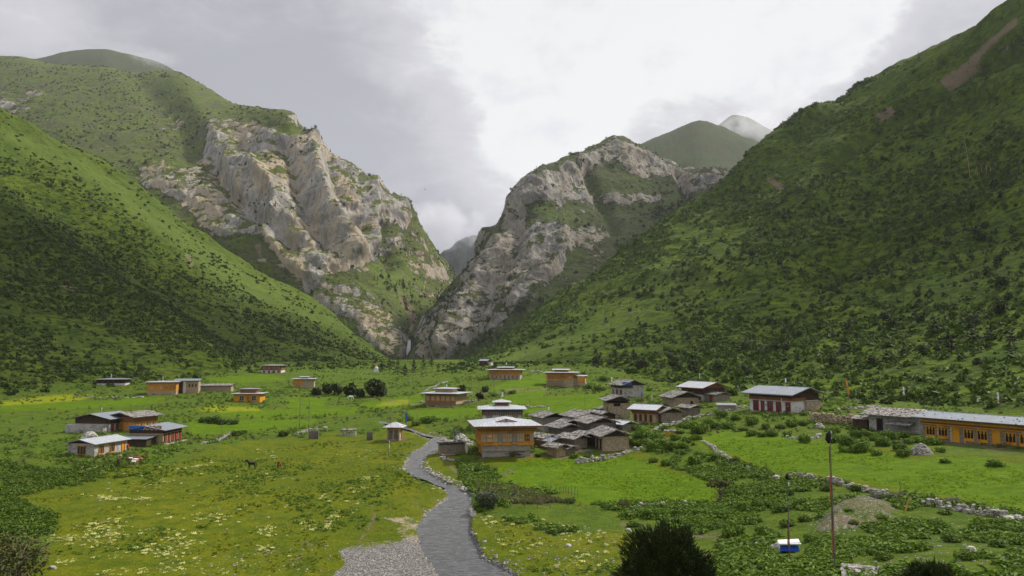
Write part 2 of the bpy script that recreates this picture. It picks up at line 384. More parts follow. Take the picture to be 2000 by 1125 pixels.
# row spacing grows with distance (finer where the photo shows more)
k = np.linspace(0, 1, nr); ry = 14*np.exp(k*math.log(1700/14.))
X = ta[:, None]*ry[None, :]; Y = np.broadcast_to(ry[None, :], X.shape).copy()
Z = zground0(X, Y)
PP = np.stack([X, Y, Z], -1); gx, gy = proj(PP)
lob = fbm(np.stack([X, Y, 0*X], -1), 9, 4); Z = Z+lob*np.clip(Y/300, .12, .6)
sm = sstep(polydist(gx, gy, STREAM), -5, 4)*(Y > 50)
Z0 = Z.copy()
Z = Z-.75*sm
md = polydist(gx, gy, MOUND)
mound = sstep(md, -12, 42); Z = Z+mound*1.5*(1+.25*fbm(np.stack([X, Y, 0*X], -1), 1.6, 3))
fine = fbm(np.stack([X, Y, 0*X], -1), 1.7, 4, seed=2); Z = Z+fine*.10
GV = np.stack([X, Y, Z], -1)
ground = obj_from('ground', GV.reshape(-1, 3), gridfaces(na, nr), M_GROUND, smooth=True); tag(ground, kind='structure')
gx, gy = proj(np.stack([X, Y, Z0], -1))
jit = 10*fbm(np.stack([X, Y, 0*X], -1), 4, 5, .6, seed=5)
def gm(polys, soft=5, j=1.0):
    m = np.zeros(gx.shape)
    for p in polys: m = np.maximum(m, polymask(gx, gy, p, soft, jit*j))
    return m
FIELD_L = [(990,905),(1100,893),(1180,893),(1235,892),(1290,915),(1370,935),(1400,960),(1395,985),(1290,978),(1160,985),(1130,980),(1110,960),(1010,950),(960,925)]
FIELD_R = [(1350,858),(1420,842),(1520,848),(1600,862),(1700,875),(1780,898),(1850,892),(1920,895),(2040,915),(2300,930),(2300,1040),(2010,1010),(1900,978),(1760,955),(1680,940),(1600,925),(1545,922),(1500,918),(1440,890),(1370,872)]
FIELDS = [FIELD_L, FIELD_R,
 [(1035,812),(1000,800),(1060,775),(1180,768),(1190,790),(1150,815),(1090,825)],[(940,795),(1010,765),(1070,758),(1060,775),(1000,800),(930,812)],
 [(790,802),(940,795),(930,812),(860,820),(800,818)],[(950,765),(990,745),(1060,728),(1070,755),(1010,765)],
 [(690,790),(820,770),(830,790),(720,800)],[(430,803),(700,795),(690,810),(520,815),(430,812)],[(370,822),(620,818),(600,835),(450,845),(370,850)],[(0,790),(230,782),(260,775),(330,778),(290,790),(120,800),(0,802)],
 [(400,737),(520,730),(560,742),(480,748),(400,745)],[(560,775),(640,778),(630,800),(560,795)]]
fieldm = gm(FIELDS, 3, .35)
YEL = [[(735,792),(760,782),(800,781),(800,787),(760,793)],[(370,800),(420,792),(510,797),(505,803),(430,804)],[(0,785),(110,771),(200,770),(150,783),(60,790),(0,792)]]
LUSH = [[(-400,1000),(-400,700),(700,690),(860,690),(1100,690),(1300,740),(2300,740),(2300,900),(1850,890),(1650,872),(1500,850),(1420,845),(1350,860),(1400,900),(1330,905),(1240,880),(1000,892),(900,905),(880,860),(800,820),(720,850),(640,850),(450,870),(330,905),(150,915),(60,950),(0,960)],
 [(890,900),(960,915),(1010,955),(1110,965),(1130,985),(1300,982),(1400,985),(1410,950),(1290,910),(1340,880),(1500,920),(1560,930),(1800,970),(2300,1060),(2300,1180),(1400,1180),(1380,1090),(1250,1035),(1080,1045),(930,1000),(900,960)],
 [(0,960),(110,1010),(110,1060),(30,1125),(0,1180),(-300,1180),(-300,900)]]
set_attr(ground, 'field', fieldm)
set_attr(ground, 'yellow', gm(YEL, 3, .3))
set_attr(ground, 'lush', gm(LUSH, 10, 1.4)*(1-fieldm))
GRAV = [[(660,1075),(720,1062),(810,1050),(835,1080),(860,1125),(900,1200),(640,1200),(650,1125),(670,1100)]]
dirt_lines = [([(722,985),(732,1000),(728,1020),(715,1040),(700,1060)],4),([(805,975),(822,995),(830,1000)],3),([(1215,1022),(1300,1035),(1390,1050),(1440,1075),(1500,1125)],7),([(1420,1075),(1400,1100),(1440,1125)],14),
   ([(848,850),(862,870),(870,900),(905,935),(925,945)],5),([(1850,862),(2010,885)],7),([(1000,918),(985,925)],8),([(920,770),(1000,762),(1070,760)],4),([(700,775),(820,790)],2),([(1340,1080),(1500,1100)],9),([(860,850),(880,870)],7),([(595,985),(590,988)],5),([(565,1062),(600,1058),(612,1064)],3),([(570,1084),(590,1088)],3)]
dm = np.zeros(gx.shape)
for pts, w in dirt_lines: dm = np.maximum(dm, 1-sstep(linedist(gx, gy, pts)+jit*.5, w*.2, w*1.9)*1.0)
dm = dm*.62
bank = (1-sstep(np.abs(polydist(gx, gy, STREAM)), 1.5, 6))*(gy > 840)
set_attr(ground, 'dirt', np.maximum(np.maximum(dm, .45*bank), .60*sstep(md, -8, 6)))
gmk = gm(GRAV, 10, 1.2)
set_attr(ground, 'gravel', np.maximum(np.maximum(gmk, .85*bank*(gy > 850)), sm))
set_attr(ground, 'sand', gm([[(745,1010),(790,1002),(832,1005),(822,1035),(822,1060),(800,1085),(790,1060),(770,1030)]], 14, 1.6)*.62)

# ---------------------------------------------------------------- lofted hillsides and cliffs
def pchip_rows(t, A, tq):
    """cubic Hermite through rows of A (n, m) at t, evaluated at tq"""
    A = np.asarray(A, float); t = np.asarray(t, float); d = np.diff(A, axis=0)/np.diff(t)[:, None]
    m = np.zeros_like(A); m[0] = d[0]; m[-1] = d[-1]
    a, b = d[:-1], d[1:]; s = (a*b) > 0
    m[1:-1] = np.where(s, 2*a*b/(a+b+1e-30), 0)
    i = np.clip(np.searchsorted(t, tq)-1, 0, len(t)-2); h = (t[i+1]-t[i])[:, None]; u = ((tq-t[i])/(t[i+1]-t[i]))[:, None]
    return (2*u**3-3*u**2+1)*A[i]+(u**3-2*u**2+u)*h*m[i]+(-2*u**3+3*u**2)*A[i+1]+(u**3-u**2)*h*m[i+1]
SURF = {}
def loft(name, cols, nu, nv, mat, disp, rock=[], soil=[], bright=[], creases=[], rsoft=8, jitpx=10, vpow=None):
    """cols: columns left to right, each a list of (px, py, Y) from the foot to behind the crest"""
    A = np.array(cols, float); n, m, _ = A.shape; A[..., 2] = np.log(A[..., 2])
    t = np.arange(n, dtype=float); tq = np.linspace(0, n-1, nu)
    B = pchip_rows(t, A.reshape(n, -1), tq).reshape(nu, m, 3)
    # arc lengths in the picture share out the rows
    mean = B.mean(0); seg = np.hypot(np.diff(mean[:, 0]), np.diff(mean[:, 1]))+25; s = np.r_[0, np.cumsum(seg)]
    sq = np.linspace(0, s[-1], nv)
    C = pchip_rows(s, B.transpose(1, 0, 2).reshape(m, -1), sq).reshape(nv, nu, 3).transpose(1, 0, 2)
    P = W(C[..., 0], C[..., 1], np.exp(C[..., 2]))
    px, py = C[..., 0], C[..., 1]
    du = np.gradient(P, axis=0); dv = np.gradient(P, axis=1); N = np.cross(du, dv); N /= np.linalg.norm(N, axis=2)[..., None]+1e-9
    if (N[nu//2, nv//2]*(CAM-P[nu//2, nv//2])).sum() < 0: N = -N
    jit = jitpx*fbm(P, 60, 5, seed=9)
    rm = np.zeros(px.shape)
    for it in rock:
        poly, w = (it if isinstance(it, tuple) else (it, 1.0)); rm = np.maximum(rm, w*polymask(px, py, poly, rsoft, jit))
    D = disp(P, rm)
    for pts, amp, wid in creases: D = D+amp*np.exp(-(linedist(px+jit*.6, py+jit*.6, pts)/wid)**2)
    P = P+N*D[..., None]
    F = gridfaces(nu, nv)
    o = obj_from(name, P.reshape(-1, 3), F, mat, smooth=True); tag(o, kind='structure')
    sl = np.zeros(px.shape)
    for pts, w in soil: sl = np.maximum(sl, .68*(1-sstep(linedist(px, py, pts)+jit*.5, w*.1, w*1.7)))
    br = np.zeros(px.shape)  # mask of painted sunlit ridges and pools, with some paler grass
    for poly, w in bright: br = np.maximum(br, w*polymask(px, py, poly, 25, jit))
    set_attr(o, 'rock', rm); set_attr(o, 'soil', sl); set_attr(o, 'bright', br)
    SURF[name] = (P, px, py, rm, o)
    return o

# right hill -------------------------------------------------------
def colR(px, yb, Yb, yc, Yc, m1=.33, m2=.66, back=120):
    c = [(px, yb+32, Yb*.93), (px, yb, Yb)]
    for q in (m1, m2): c.append((px, yb+(yc-yb)*q, Yb+(Yc-Yb)*(q*1.02)))
    c += [(px, yc+ (yb-yc)*.08, Yb+(Yc-Yb)*.93), (px, yc, Yc), (px, yc+back*.5, Yc*1.25), (px, yc+back*2, Yc*1.6)]
    return c
RC = [colR(800,738,640,728,700,back=20), colR(860,728,560,716,690,back=20), colR(930,714,520,694,700,back=30), colR(1000,705,500,652,720,back=40), colR(1100,700,430,585,745,back=60), colR(1200,712,370,505,770),
      colR(1300,735,310,432,790), colR(1400,755,270,368,800), colR(1480,762,250,300,805), colR(1545,768,235,248,805), colR(1600,772,225,206,800), colR(1645,774,220,186,795),
      colR(1720,778,208,156,770), colR(1800,782,195,110,730), colR(1900,788,178,60,680), colR(2000,792,165,4,620), colR(2150,800,150,-70,560), colR(2400,810,135,-190,480), colR(2800,820,120,-380,380)]
def dispR(P, rm):
    q = P@np.array([[.8, -.2, 0], [.55, .45, 0], [0, .35, .6]])
    return 9*fbm(P, 170, 4, seed=1)*sstep(P[..., 2], 25, 90)+7*fbm(q, 60, 4, .55, True, seed=6)*sstep(P[..., 2], 18, 80)+2.6*fbm(P, 24, 4, seed=2)*sstep(P[..., 2], 14, 40)+.6*fbm(P, 6, 3, seed=3)
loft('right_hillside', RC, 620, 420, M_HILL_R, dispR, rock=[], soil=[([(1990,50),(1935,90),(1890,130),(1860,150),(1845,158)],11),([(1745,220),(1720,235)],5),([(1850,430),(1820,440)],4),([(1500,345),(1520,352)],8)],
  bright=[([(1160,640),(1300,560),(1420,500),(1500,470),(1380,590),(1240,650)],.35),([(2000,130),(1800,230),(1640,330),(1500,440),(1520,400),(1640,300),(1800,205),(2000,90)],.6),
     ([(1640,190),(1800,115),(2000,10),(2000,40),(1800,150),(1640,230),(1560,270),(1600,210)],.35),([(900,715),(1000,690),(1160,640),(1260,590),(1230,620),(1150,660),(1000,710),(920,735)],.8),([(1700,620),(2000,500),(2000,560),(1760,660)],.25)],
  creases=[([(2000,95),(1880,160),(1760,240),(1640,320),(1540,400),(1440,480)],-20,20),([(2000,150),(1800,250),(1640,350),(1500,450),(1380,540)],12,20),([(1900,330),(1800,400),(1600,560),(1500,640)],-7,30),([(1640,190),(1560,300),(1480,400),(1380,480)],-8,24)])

# left near hill -----------------------------------------------------
def colL(px, yb, Yb, yc, Yc, back=110):
    c = [(px, yb+32, Yb*.93), (px, yb, Yb)]
    for q in (.3, .62): c.append((px, yb+(yc-yb)*q, Yb+(Yc-Yb)*q))
    c += [(px, yc+(yb-yc)*.07, Yb+(Yc-Yb)*.94), (px, yc, Yc), (px, yc+back*.4, Yc*1.2), (px, yc+back*2.2, Yc*1.5)]
    return c
LC = [colL(-700,800,220,-100,560), colL(-350,790,250,20,640), colL(-150,775,275,130,700), colL(0,762,300,218,750), colL(80,758,315,262,775), colL(160,752,330,300,795), colL(250,742,350,352,815), colL(330,732,375,412,835), colL(400,722,410,462,850),
      colL(470,716,450,512,865), colL(540,712,490,556,875), colL(600,712,530,588,880), colL(660,714,575,630,885,60), colL(710,716,620,665,890,40), colL(750,718,660,694,890,30), colL(790,722,700,716,900,10)]
def dispL(P, rm): return 10*fbm(P, 160, 4, seed=11)*sstep(P[..., 2], 25, 90)+4*fbm(P, 70, 4, .55, True, seed=16)*sstep(P[..., 2], 20, 80)+2.6*fbm(P, 26, 4, seed=12)*sstep(P[..., 2], 14, 40)+.5*fbm(P, 6, 3, seed=13)
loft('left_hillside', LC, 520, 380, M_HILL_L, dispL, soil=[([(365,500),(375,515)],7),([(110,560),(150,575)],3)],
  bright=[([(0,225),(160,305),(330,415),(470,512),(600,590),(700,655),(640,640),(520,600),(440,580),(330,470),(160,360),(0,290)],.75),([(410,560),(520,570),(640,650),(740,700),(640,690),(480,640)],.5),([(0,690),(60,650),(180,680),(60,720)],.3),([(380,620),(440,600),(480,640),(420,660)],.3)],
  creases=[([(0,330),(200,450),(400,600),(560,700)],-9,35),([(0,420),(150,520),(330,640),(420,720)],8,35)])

# left cliff mountain --------------------------------------------------
CLc = [
 [(-600,700,1500),(-600,500,1700),(-600,330,2000),(-600,180,2300),(-600,120,2500),(-600,160,2700),(-600,400,3200)],
 [(0,745,1050),(0,420,1250),(0,300,1500),(0,190,1850),(0,109,2250),(0,140,2500),(0,300,3000)],
 [(110,745,1040),(110,430,1220),(110,300,1450),(110,190,1800),(115,126,2200),(110,150,2500),(110,300,3000)],
 [(200,745,1030),(200,430,1180),(200,310,1400),(205,200,1760),(205,130,2150),(200,150,2500),(200,300,3000)],
 [(300,745,1020),(300,460,1130),(300,360,1280),(300,230,1650),(295,136,2100),(300,160,2400),(300,300,2900)],
 [(400,745,1010),(400,500,1100),(400,400,1200),(400,260,1550),(392,166,2000),(400,200,2300),(400,350,2700)],
 [(470,745,1000),(470,520,1080),(470,420,1150),(470,290,1400),(462,202,1800),(480,230,2100),(480,380,2500)],
 [(540,745,1000),(540,560,1060),(540,450,1120),(545,300,1290),(555,219,1500),(570,250,1800),(570,400,2200)],
 [(610,745,990),(610,590,1050),(610,490,1100),(605,360,1210),(588,268,1420),(610,300,1700),(620,430,2000)],
 [(670,745,985),(670,610,1040),(665,530,1090),(660,420,1170),(650,310,1370),(670,340,1600),(690,460,1900)],
 [(720,745,980),(720,630,1040),(715,560,1100),(710,460,1180),(702,342,1350),(720,380,1550),(730,500,1900)],
 [(765,745,975),(765,650,1040),(765,590,1130),(765,500,1230),(752,378,1350),(770,410,1550),(780,540,1900)],
 [(795,745,990),(800,660,1070),(810,600,1200),(815,510,1300),(792,391,1380),(815,450,1550),(830,580,1900)],
 [(815,745,1020),(830,660,1120),(845,610,1260),(850,550,1350),(824,452,1430),(850,500,1600),(870,600,1900)],
 [(830,745,1060),(850,665,1160),(868,620,1300),(872,575,1400),(858,498,1480),(890,540,1600),(900,620,1900)],
 [(850,745,1100),(868,670,1200),(882,630,1340),(888,590,1440),(884,540,1520),(900,560,1650),(910,620,1900)],
]
def dispC(P, rm):
    Q = P*np.array([1, 1, .42]); r = fbm(Q, 120, 5, .55, True, seed=21); r2 = fbm(Q, 34, 4, .55, True, seed=22); g = fbm(P, 200, 4, seed=23); s = fbm(P, 9, 3, seed=24)
    # strata: ledges that dip across the face
    st = P[..., 2]+.35*P[..., 0]+22*fbm(P, 140, 3, seed=26); led = np.abs(((st/26.0) % 1)-.5)*2
    return rm*(13*r+3.8*r2+4*led)+7*g*(1-rm*.3)+3.2*fbm(P, 26, 5, .55, True, seed=25)*(.3+.7*rm)+1.6*s
ROCK_L = [([(300,300),(420,240),(560,240),(780,390),(880,540),(800,700),(640,600),(430,470)],.30),([(90,170),(250,190),(420,250),(300,320),(180,270),(60,230)],.22),[(262,332),(300,318),(350,325),(395,315),(415,262),(450,248),(520,240),(560,262),(600,278),(660,318),(705,345),(755,380),(792,388),(806,425),(790,440),(762,425),(742,450),(738,480),(722,505),(690,512),(650,530),(600,552),(575,520),(530,490),(480,462),(430,456),(380,440),(345,405),(300,370)],
 ([(590,545),(660,545),(700,560),(740,600),(790,640),(800,690),(780,712),(740,690),(700,650),(640,610),(590,580)],.7),
 [(560,225),(572,226),(574,258),(556,250)],([(0,182),(30,200),(75,188),(78,200),(30,218),(0,215)],.9),([(298,232),(330,220),(356,232),(350,242),(302,242)],.9),
 ([(230,300),(290,262),(300,275),(260,312)],.4),([(740,470),(790,450),(800,475),(770,500)],.5),([(800,540),(860,560),(880,545),(870,520),(830,520),(790,520)],.6),([(850,560),(880,545),(876,570)],.7)]
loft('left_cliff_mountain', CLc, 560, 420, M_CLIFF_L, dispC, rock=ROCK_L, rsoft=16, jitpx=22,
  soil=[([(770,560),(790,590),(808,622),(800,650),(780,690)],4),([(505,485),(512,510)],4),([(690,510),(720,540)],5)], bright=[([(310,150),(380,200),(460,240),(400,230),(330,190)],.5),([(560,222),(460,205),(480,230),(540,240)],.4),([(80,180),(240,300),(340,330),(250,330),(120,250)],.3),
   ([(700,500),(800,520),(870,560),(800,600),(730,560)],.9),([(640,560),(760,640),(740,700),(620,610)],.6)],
  creases=[([(420,330),(450,380),(500,420),(560,470)],-22,16),([(560,300),(575,360),(600,420),(640,480)],-20,14),([(640,330),(660,390),(700,440)],-16,14),([(500,330),(540,380),(520,440)],18,16),([(600,280),(620,350),(650,420),(690,500)],22,16),([(720,370),(730,430),(720,480)],18,13),([(745,440),(750,480),(765,520)],-22,12),
    ([(350,160),(420,260),(460,330)],14,25),([(250,120),(330,230),(380,300)],-14,28)])

# summit beyond the left mountain
loft('left_summit', [[(px, 260, 2400), (px, y+35, 2700), (px, y, 2950), (px, y+30, 3300), (px, y+200, 3700)] for px, y in
     ((-300,170),(-120,150),(30,122),(80,112),(125,100),(160,97),(200,96),(240,104),(300,118),(330,132),(380,170),(440,220))], 200, 60, M_FAR, lambda P, r: 8*fbm(P, 130, 5, seed=31))

# right cliff mountain -----------------------------------------------
CRc = [
 [(800,745,930),(800,700,960),(802,690,1000),(806,676,1030),(815,655,1080),(820,665,1200),(820,700,1500)],
 [(830,745,920),(832,690,950),(836,662,1000),(842,628,1050),(852,590,1120),(870,620,1300),(870,690,1600)],
 [(860,745,910),(862,680,945),(868,640,1000),(878,590,1060),(893,545,1140),(915,580,1350),(915,660,1700)],
 [(895,745,900),(898,670,940),(905,610,1000),(920,550,1080),(942,492,1150),(960,530,1350),(960,650,1700)],
 [(930,745,895),(933,650,940),(945,580,1000),(960,500,1080),(980,435,1160),(1000,480,1400),(1000,650,1700)],
 [(965,696,890),(970,630,940),(978,550,1000),(990,460,1090),(999,394,1170),(1020,440,1400),(1030,650,1700)],
 [(1000,690,885),(1005,610,940),(1012,520,1010),(1018,430,1100),(1020,362,1180),(1060,420,1400),(1070,600,1700)],
 [(1050,680,885),(1050,580,950),(1050,490,1030),(1052,400,1130),(1052,335,1200),(1080,380,1500),(1100,600,1900)],
 [(1100,660,885),(1100,560,970),(1100,470,1070),(1100,380,1180),(1108,310,1260),(1130,350,1500),(1140,550,1900)],
 [(1150,640,890),(1150,540,990),(1150,450,1110),(1150,360,1230),(1155,288,1340),(1170,320,1600),(1180,500,1950)],
 [(1200,620,900),(1200,530,1010),(1200,440,1140),(1200,345,1270),(1200,269,1400),(1215,300,1600),(1220,450,2000)],
 [(1250,600,920),(1250,520,1040),(1250,440,1160),(1250,360,1280),(1248,286,1400),(1260,310,1600),(1270,450,2000)],
 [(1300,580,940),(1300,510,1060),(1300,440,1180),(1300,375,1290),(1300,318,1390),(1310,330,1600),(1320,450,2000)],
 [(1350,560,960),(1350,490,1080),(1350,430,1190),(1350,385,1270),(1345,336,1370),(1360,350,1600),(1370,450,2000)],
 [(1400,540,980),(1400,480,1080),(1400,430,1180),(1400,385,1260),(1400,338,1360),(1410,350,1600),(1420,450,2000)],
 [(1480,520,1000),(1480,460,1100),(1480,410,1180),(1480,370,1260),(1480,332,1340),(1480,350,1600),(1480,450,2000)],
 [(1600,500,1000),(1600,440,1100),(1600,400,1180),(1600,360,1260),(1600,330,1340),(1600,350,1600),(1600,450,2000)],
]
ROCK_R = [([(860,700),(960,560),(1000,420),(1120,400),(1240,450),(1220,520),(1100,600),(960,690)],.42),([(1120,330),(1240,340),(1330,390),(1300,450),(1200,460),(1120,400)],.30),[(800,712),(830,620),(870,590),(910,540),(945,500),(985,430),(1005,375),(1025,352),(1060,330),(1110,312),(1140,335),(1148,365),(1175,380),(1180,395),(1130,395),(1080,390),(1030,400),(1015,440),(1060,440),(1090,455),(1130,450),(1180,455),(1185,480),(1130,500),(1110,520),(1080,545),(1040,570),(1000,610),(960,650),(930,680),(890,705)],
 [(1110,312),(1150,296),(1200,266),(1240,282),(1290,312),(1340,335),(1420,335),(1430,350),(1390,372),(1352,388),(1330,360),(1280,350),(1230,335),(1170,320),(1140,322)],
 ([(1180,380),(1230,370),(1290,378),(1290,395),(1200,398)],.85),([(1130,450),(1190,470),(1220,455),(1170,420)],.5),([(1150,420),(1180,440),(1185,450),(1160,450)],.6)]
def dispCR(P, rm):
    Q = P*np.array([1, 1, .42]); r = fbm(Q, 95, 5, .55, True, seed=41); r2 = fbm(Q, 28, 4, .55, True, seed=42); g = fbm(P, 150, 4, seed=43)
    return rm*(10*r+5.5*r2)+6*g+3.2*fbm(P, 24, 5, .55, True, seed=45)*(.3+.7*rm)+1.4*fbm(P, 8, 3, seed=44)
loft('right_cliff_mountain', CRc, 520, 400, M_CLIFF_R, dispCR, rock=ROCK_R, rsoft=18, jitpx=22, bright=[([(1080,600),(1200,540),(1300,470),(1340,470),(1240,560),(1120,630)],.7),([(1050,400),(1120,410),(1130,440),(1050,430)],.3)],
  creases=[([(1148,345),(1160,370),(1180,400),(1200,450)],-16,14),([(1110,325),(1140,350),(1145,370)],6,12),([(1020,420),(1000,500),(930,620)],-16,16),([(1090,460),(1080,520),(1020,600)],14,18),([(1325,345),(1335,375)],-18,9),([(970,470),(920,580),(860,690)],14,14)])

# green dome and misty peak behind the right cliff
loft('green_ridge', [[(px, 420, 1700), (px, y+60, 1950), (px, y, 2200), (px, y+40, 2600), (px, y+200, 3000)] for px, y in
     ((1180,330),(1240,288),(1262,277),(1310,258),(1368,236),(1405,246),(1440,262),(1500,285),(1600,310),(1750,330))], 260, 90, M_FAR, lambda P, r: 7*fbm(P, 110, 5, seed=51)+2*fbm(P, 20, 3, True, seed=52))
loft('misty_peak', [[(px, 400, 2300), (px, y+60, 2600), (px, y, 2900), (px, y+40, 3300), (px, y+200, 3800)] for px, y in
     ((1300,300),(1380,262),(1410,240),(1435,224),(1455,228),(1490,244),(1520,258),(1600,300),(1750,330))], 200, 70, M_FAR, lambda P, r: 8*fbm(P, 110, 5, seed=55))
loft('gorge_peak', [[(px, 720, 2600), (px, y+60, 3000), (px, y, 3400), (px, y+40, 3800), (px, y+200, 4300)] for px, y in
     ((700,560),(800,530),(850,505),(880,490),(905,472),(930,468),(960,480),(1010,520),(1100,560))], 160, 60, M_GORGE, lambda P, r: 30*fbm(P, 200, 5, .55, True, seed=57))

# ---------------------------------------------------------------- ray casting on the finished terrain
def bvh_of(names):
    V = []; F = []; n = 0
    for nm in names:
        o = bpy.data.objects[nm]; me = o.data
        v = np.empty(len(me.vertices)*3, np.float32); me.vertices.foreach_get('co', v); v = v.reshape(-1, 3)
        f = np.empty(len(me.loops), np.int32); me.loops.foreach_get('vertex_index', f); f = f.reshape(-1, 4)+n
        V.append(v); F.append(f); n += len(v)
    return BVHTree.FromPolygons(np.vstack(V).tolist(), np.vstack(F).tolist())
BV = bvh_of(['ground', 'right_hillside', 'left_hillside'])
def hit(px, py):
    dx, dz = ray(px, py); d = Vector((float(dx), 1, float(dz))).normalized()
    h = BV.ray_cast(Vector(CAM), d)
    return h[0] if h[0] is not None else Vector(W(px, py, 300))
def gz(x, y):
    """height of the ground at x, y"""
    h = BV.ray_cast(Vector((x, y, 900)), Vector((0, 0, -1))); return h[0].z if h[0] is not None else 0.0
def on(x, y): return Vector((x, y, gz(x, y)))

# stream water: strip between the banks
def resample(pts, n):
    p = np.array(pts, float); s = np.r_[0, np.cumsum(np.hypot(*np.diff(p, axis=0).T))]; q = np.linspace(0, 1, n)
    key = np.linspace(0, 1, len(p)); return pchip_rows(key, p, q)
nL = 260; L = resample(BANK_L, nL); Rr = resample(BANK_R+[], nL)
def unproj_flat(p):
    out = []
    for a, b in p:
        dx, dz = ray(a, b); y = 100.0
        for _ in range(60):
            z = float(zground0(np.array([dx*y]), np.array([y]))[0])-.34
            yn = (z-CAM[2])/dz; y = y*.5+yn*.5
        out.append((dx*y, y, z))
    return np.array(out)
BVg = BVHTree.FromPolygons(np.stack([X, Y, Z0-.30], -1).reshape(-1, 3).tolist(), gridfaces(na, nr).tolist())
def hitflat(a, b):
    dx, dz = ray(a, b); h = BVg.ray_cast(Vector(CAM), Vector((float(dx), 1, float(dz))).normalized()); return h[0]
WL = [hitflat(*p) for p in L]; WR = [hitflat(*p) for p in Rr]
keep = [i for i in range(nL) if WL[i] is not None and WR[i] is not None]
wl = np.array([WL[i] for i in keep]); wr = np.array([WR[i] for i in keep])
def smooth(a, n=5):
    for _ in range(n): a[1:-1] = (a[:-2]+2*a[1:-1]+a[2:])/4
    return a
zc = smooth(((wl+wr)/2)[:, 2].copy(), 30); nw = 15; WV = []
for q in np.linspace(-.12, 1.12, nw):
    p = wl+(wr-wl)*q; p[:, 2] = zc; WV.append(p)
WV = np.stack(WV, 1)
water = obj_from('stream', WV.reshape(-1, 3), gridfaces(len(keep), nw), M_WATER, smooth=True); tag(water, kind='structure')
# ---------------------------------------------------------------- unseen clouds added to shade the near slopes and the right cliff
def m_shade_cloud(nb, b):
    nb.put(b.inputs['Base Color'], (.85, .85, .86)); nb.put(b.inputs['Roughness'], 1.0); nb.put(b.inputs['Specular IOR Level'], 0)
M_SHADE_CLOUD = material('shade_cloud_white', m_shade_cloud)
def cloud(targets, rad, thick=70, zc=1720, seed=0):
    """a flat-bottomed cloud whose shade covers the given ground points; one cloud is a chain of overlapping billows hulled into one skin"""
    c = [np.array(t, float)+np.array(SDIR)*((zc-t[2])/SDIR.z) for t in targets]; c = np.array(c)
    x0, y0 = c[:, 0].min()-max(rad)*1.3, c[:, 1].min()-max(rad)*1.3; x1, y1 = c[:, 0].max()+max(rad)*1.3, c[:, 1].max()+max(rad)*1.3
    n = 110; gx_, gy_ = np.meshgrid(np.linspace(x0, x1, n), np.linspace(y0, y1, n), indexing='ij'); Q = np.stack([gx_, gy_, 0*gx_], -1)
    f = np.full(gx_.shape, -1.0)
    for p, r in zip(c, rad): f = np.maximum(f, 1-np.hypot(gx_-p[0], gy_-p[1])/r)
    f = f+.45*fbm(Q, 260, 5, seed=seed)
    keep = f > 0; hgt = np.sqrt(np.clip(f, 0, 1))*thick*(1.4+.5*fbm(Q, 90, 4, seed=seed+1))
    V = []; idx = -np.ones(gx_.shape, int); F = []
    ks = np.argwhere(keep[:-1, :-1] & keep[1:, :-1] & keep[:-1, 1:] & keep[1:, 1:])
    top = {}; 
    def vid(i, j, lvl):
        k = (i, j, lvl)
        if k not in top: top[k] = len(V); V.append((gx_[i, j], gy_[i, j], zc+(hgt[i, j] if lvl else -hgt[i, j]*.25-2)))
        return top[k]
    cells = set(map(tuple, ks))
    for i, j in cells:
        F.append((vid(i, j, 1), vid(i+1, j, 1), vid(i+1, j+1, 1), vid(i, j+1, 1))); F.append((vid(i, j, 0), vid(i, j+1, 0), vid(i+1, j+1, 0), vid(i+1, j, 0)))
        for di, dj, a, b_ in ((-1, 0, (0, 1), (0, 0)), (1, 0, (1, 0), (1, 1)), (0, -1, (0, 0), (1, 0)), (0, 1, (1, 1), (0, 1))):
            if (i+di, j+dj) not in cells:
                p, q = (i+a[0], j+a[1]), (i+b_[0], j+b_[1]); F.append((vid(*p, 0), vid(*q, 0), vid(*q, 1), vid(*p, 1)))
    o = obj_from('cloud', V, F, M_SHADE_CLOUD, smooth=True); tag(o, kind='structure'); return o  # stands out of view, put in for the shade it casts
cloud([(330,520,140),(-350,360,30),(-330,520,70),(-200,560,15),(480,450,200),(-450,250,40),(-420,480,90),(640,330,240),(-300,540,60),(-255,640,45),(-190,700,25),(520,560,260)],
      [150,150,140,100,150,170,130,140,110,95,80,110], seed=61)
cloud([(170,1050,120),(90,960,60),(250,1180,200)], [85,70,90], seed=63)


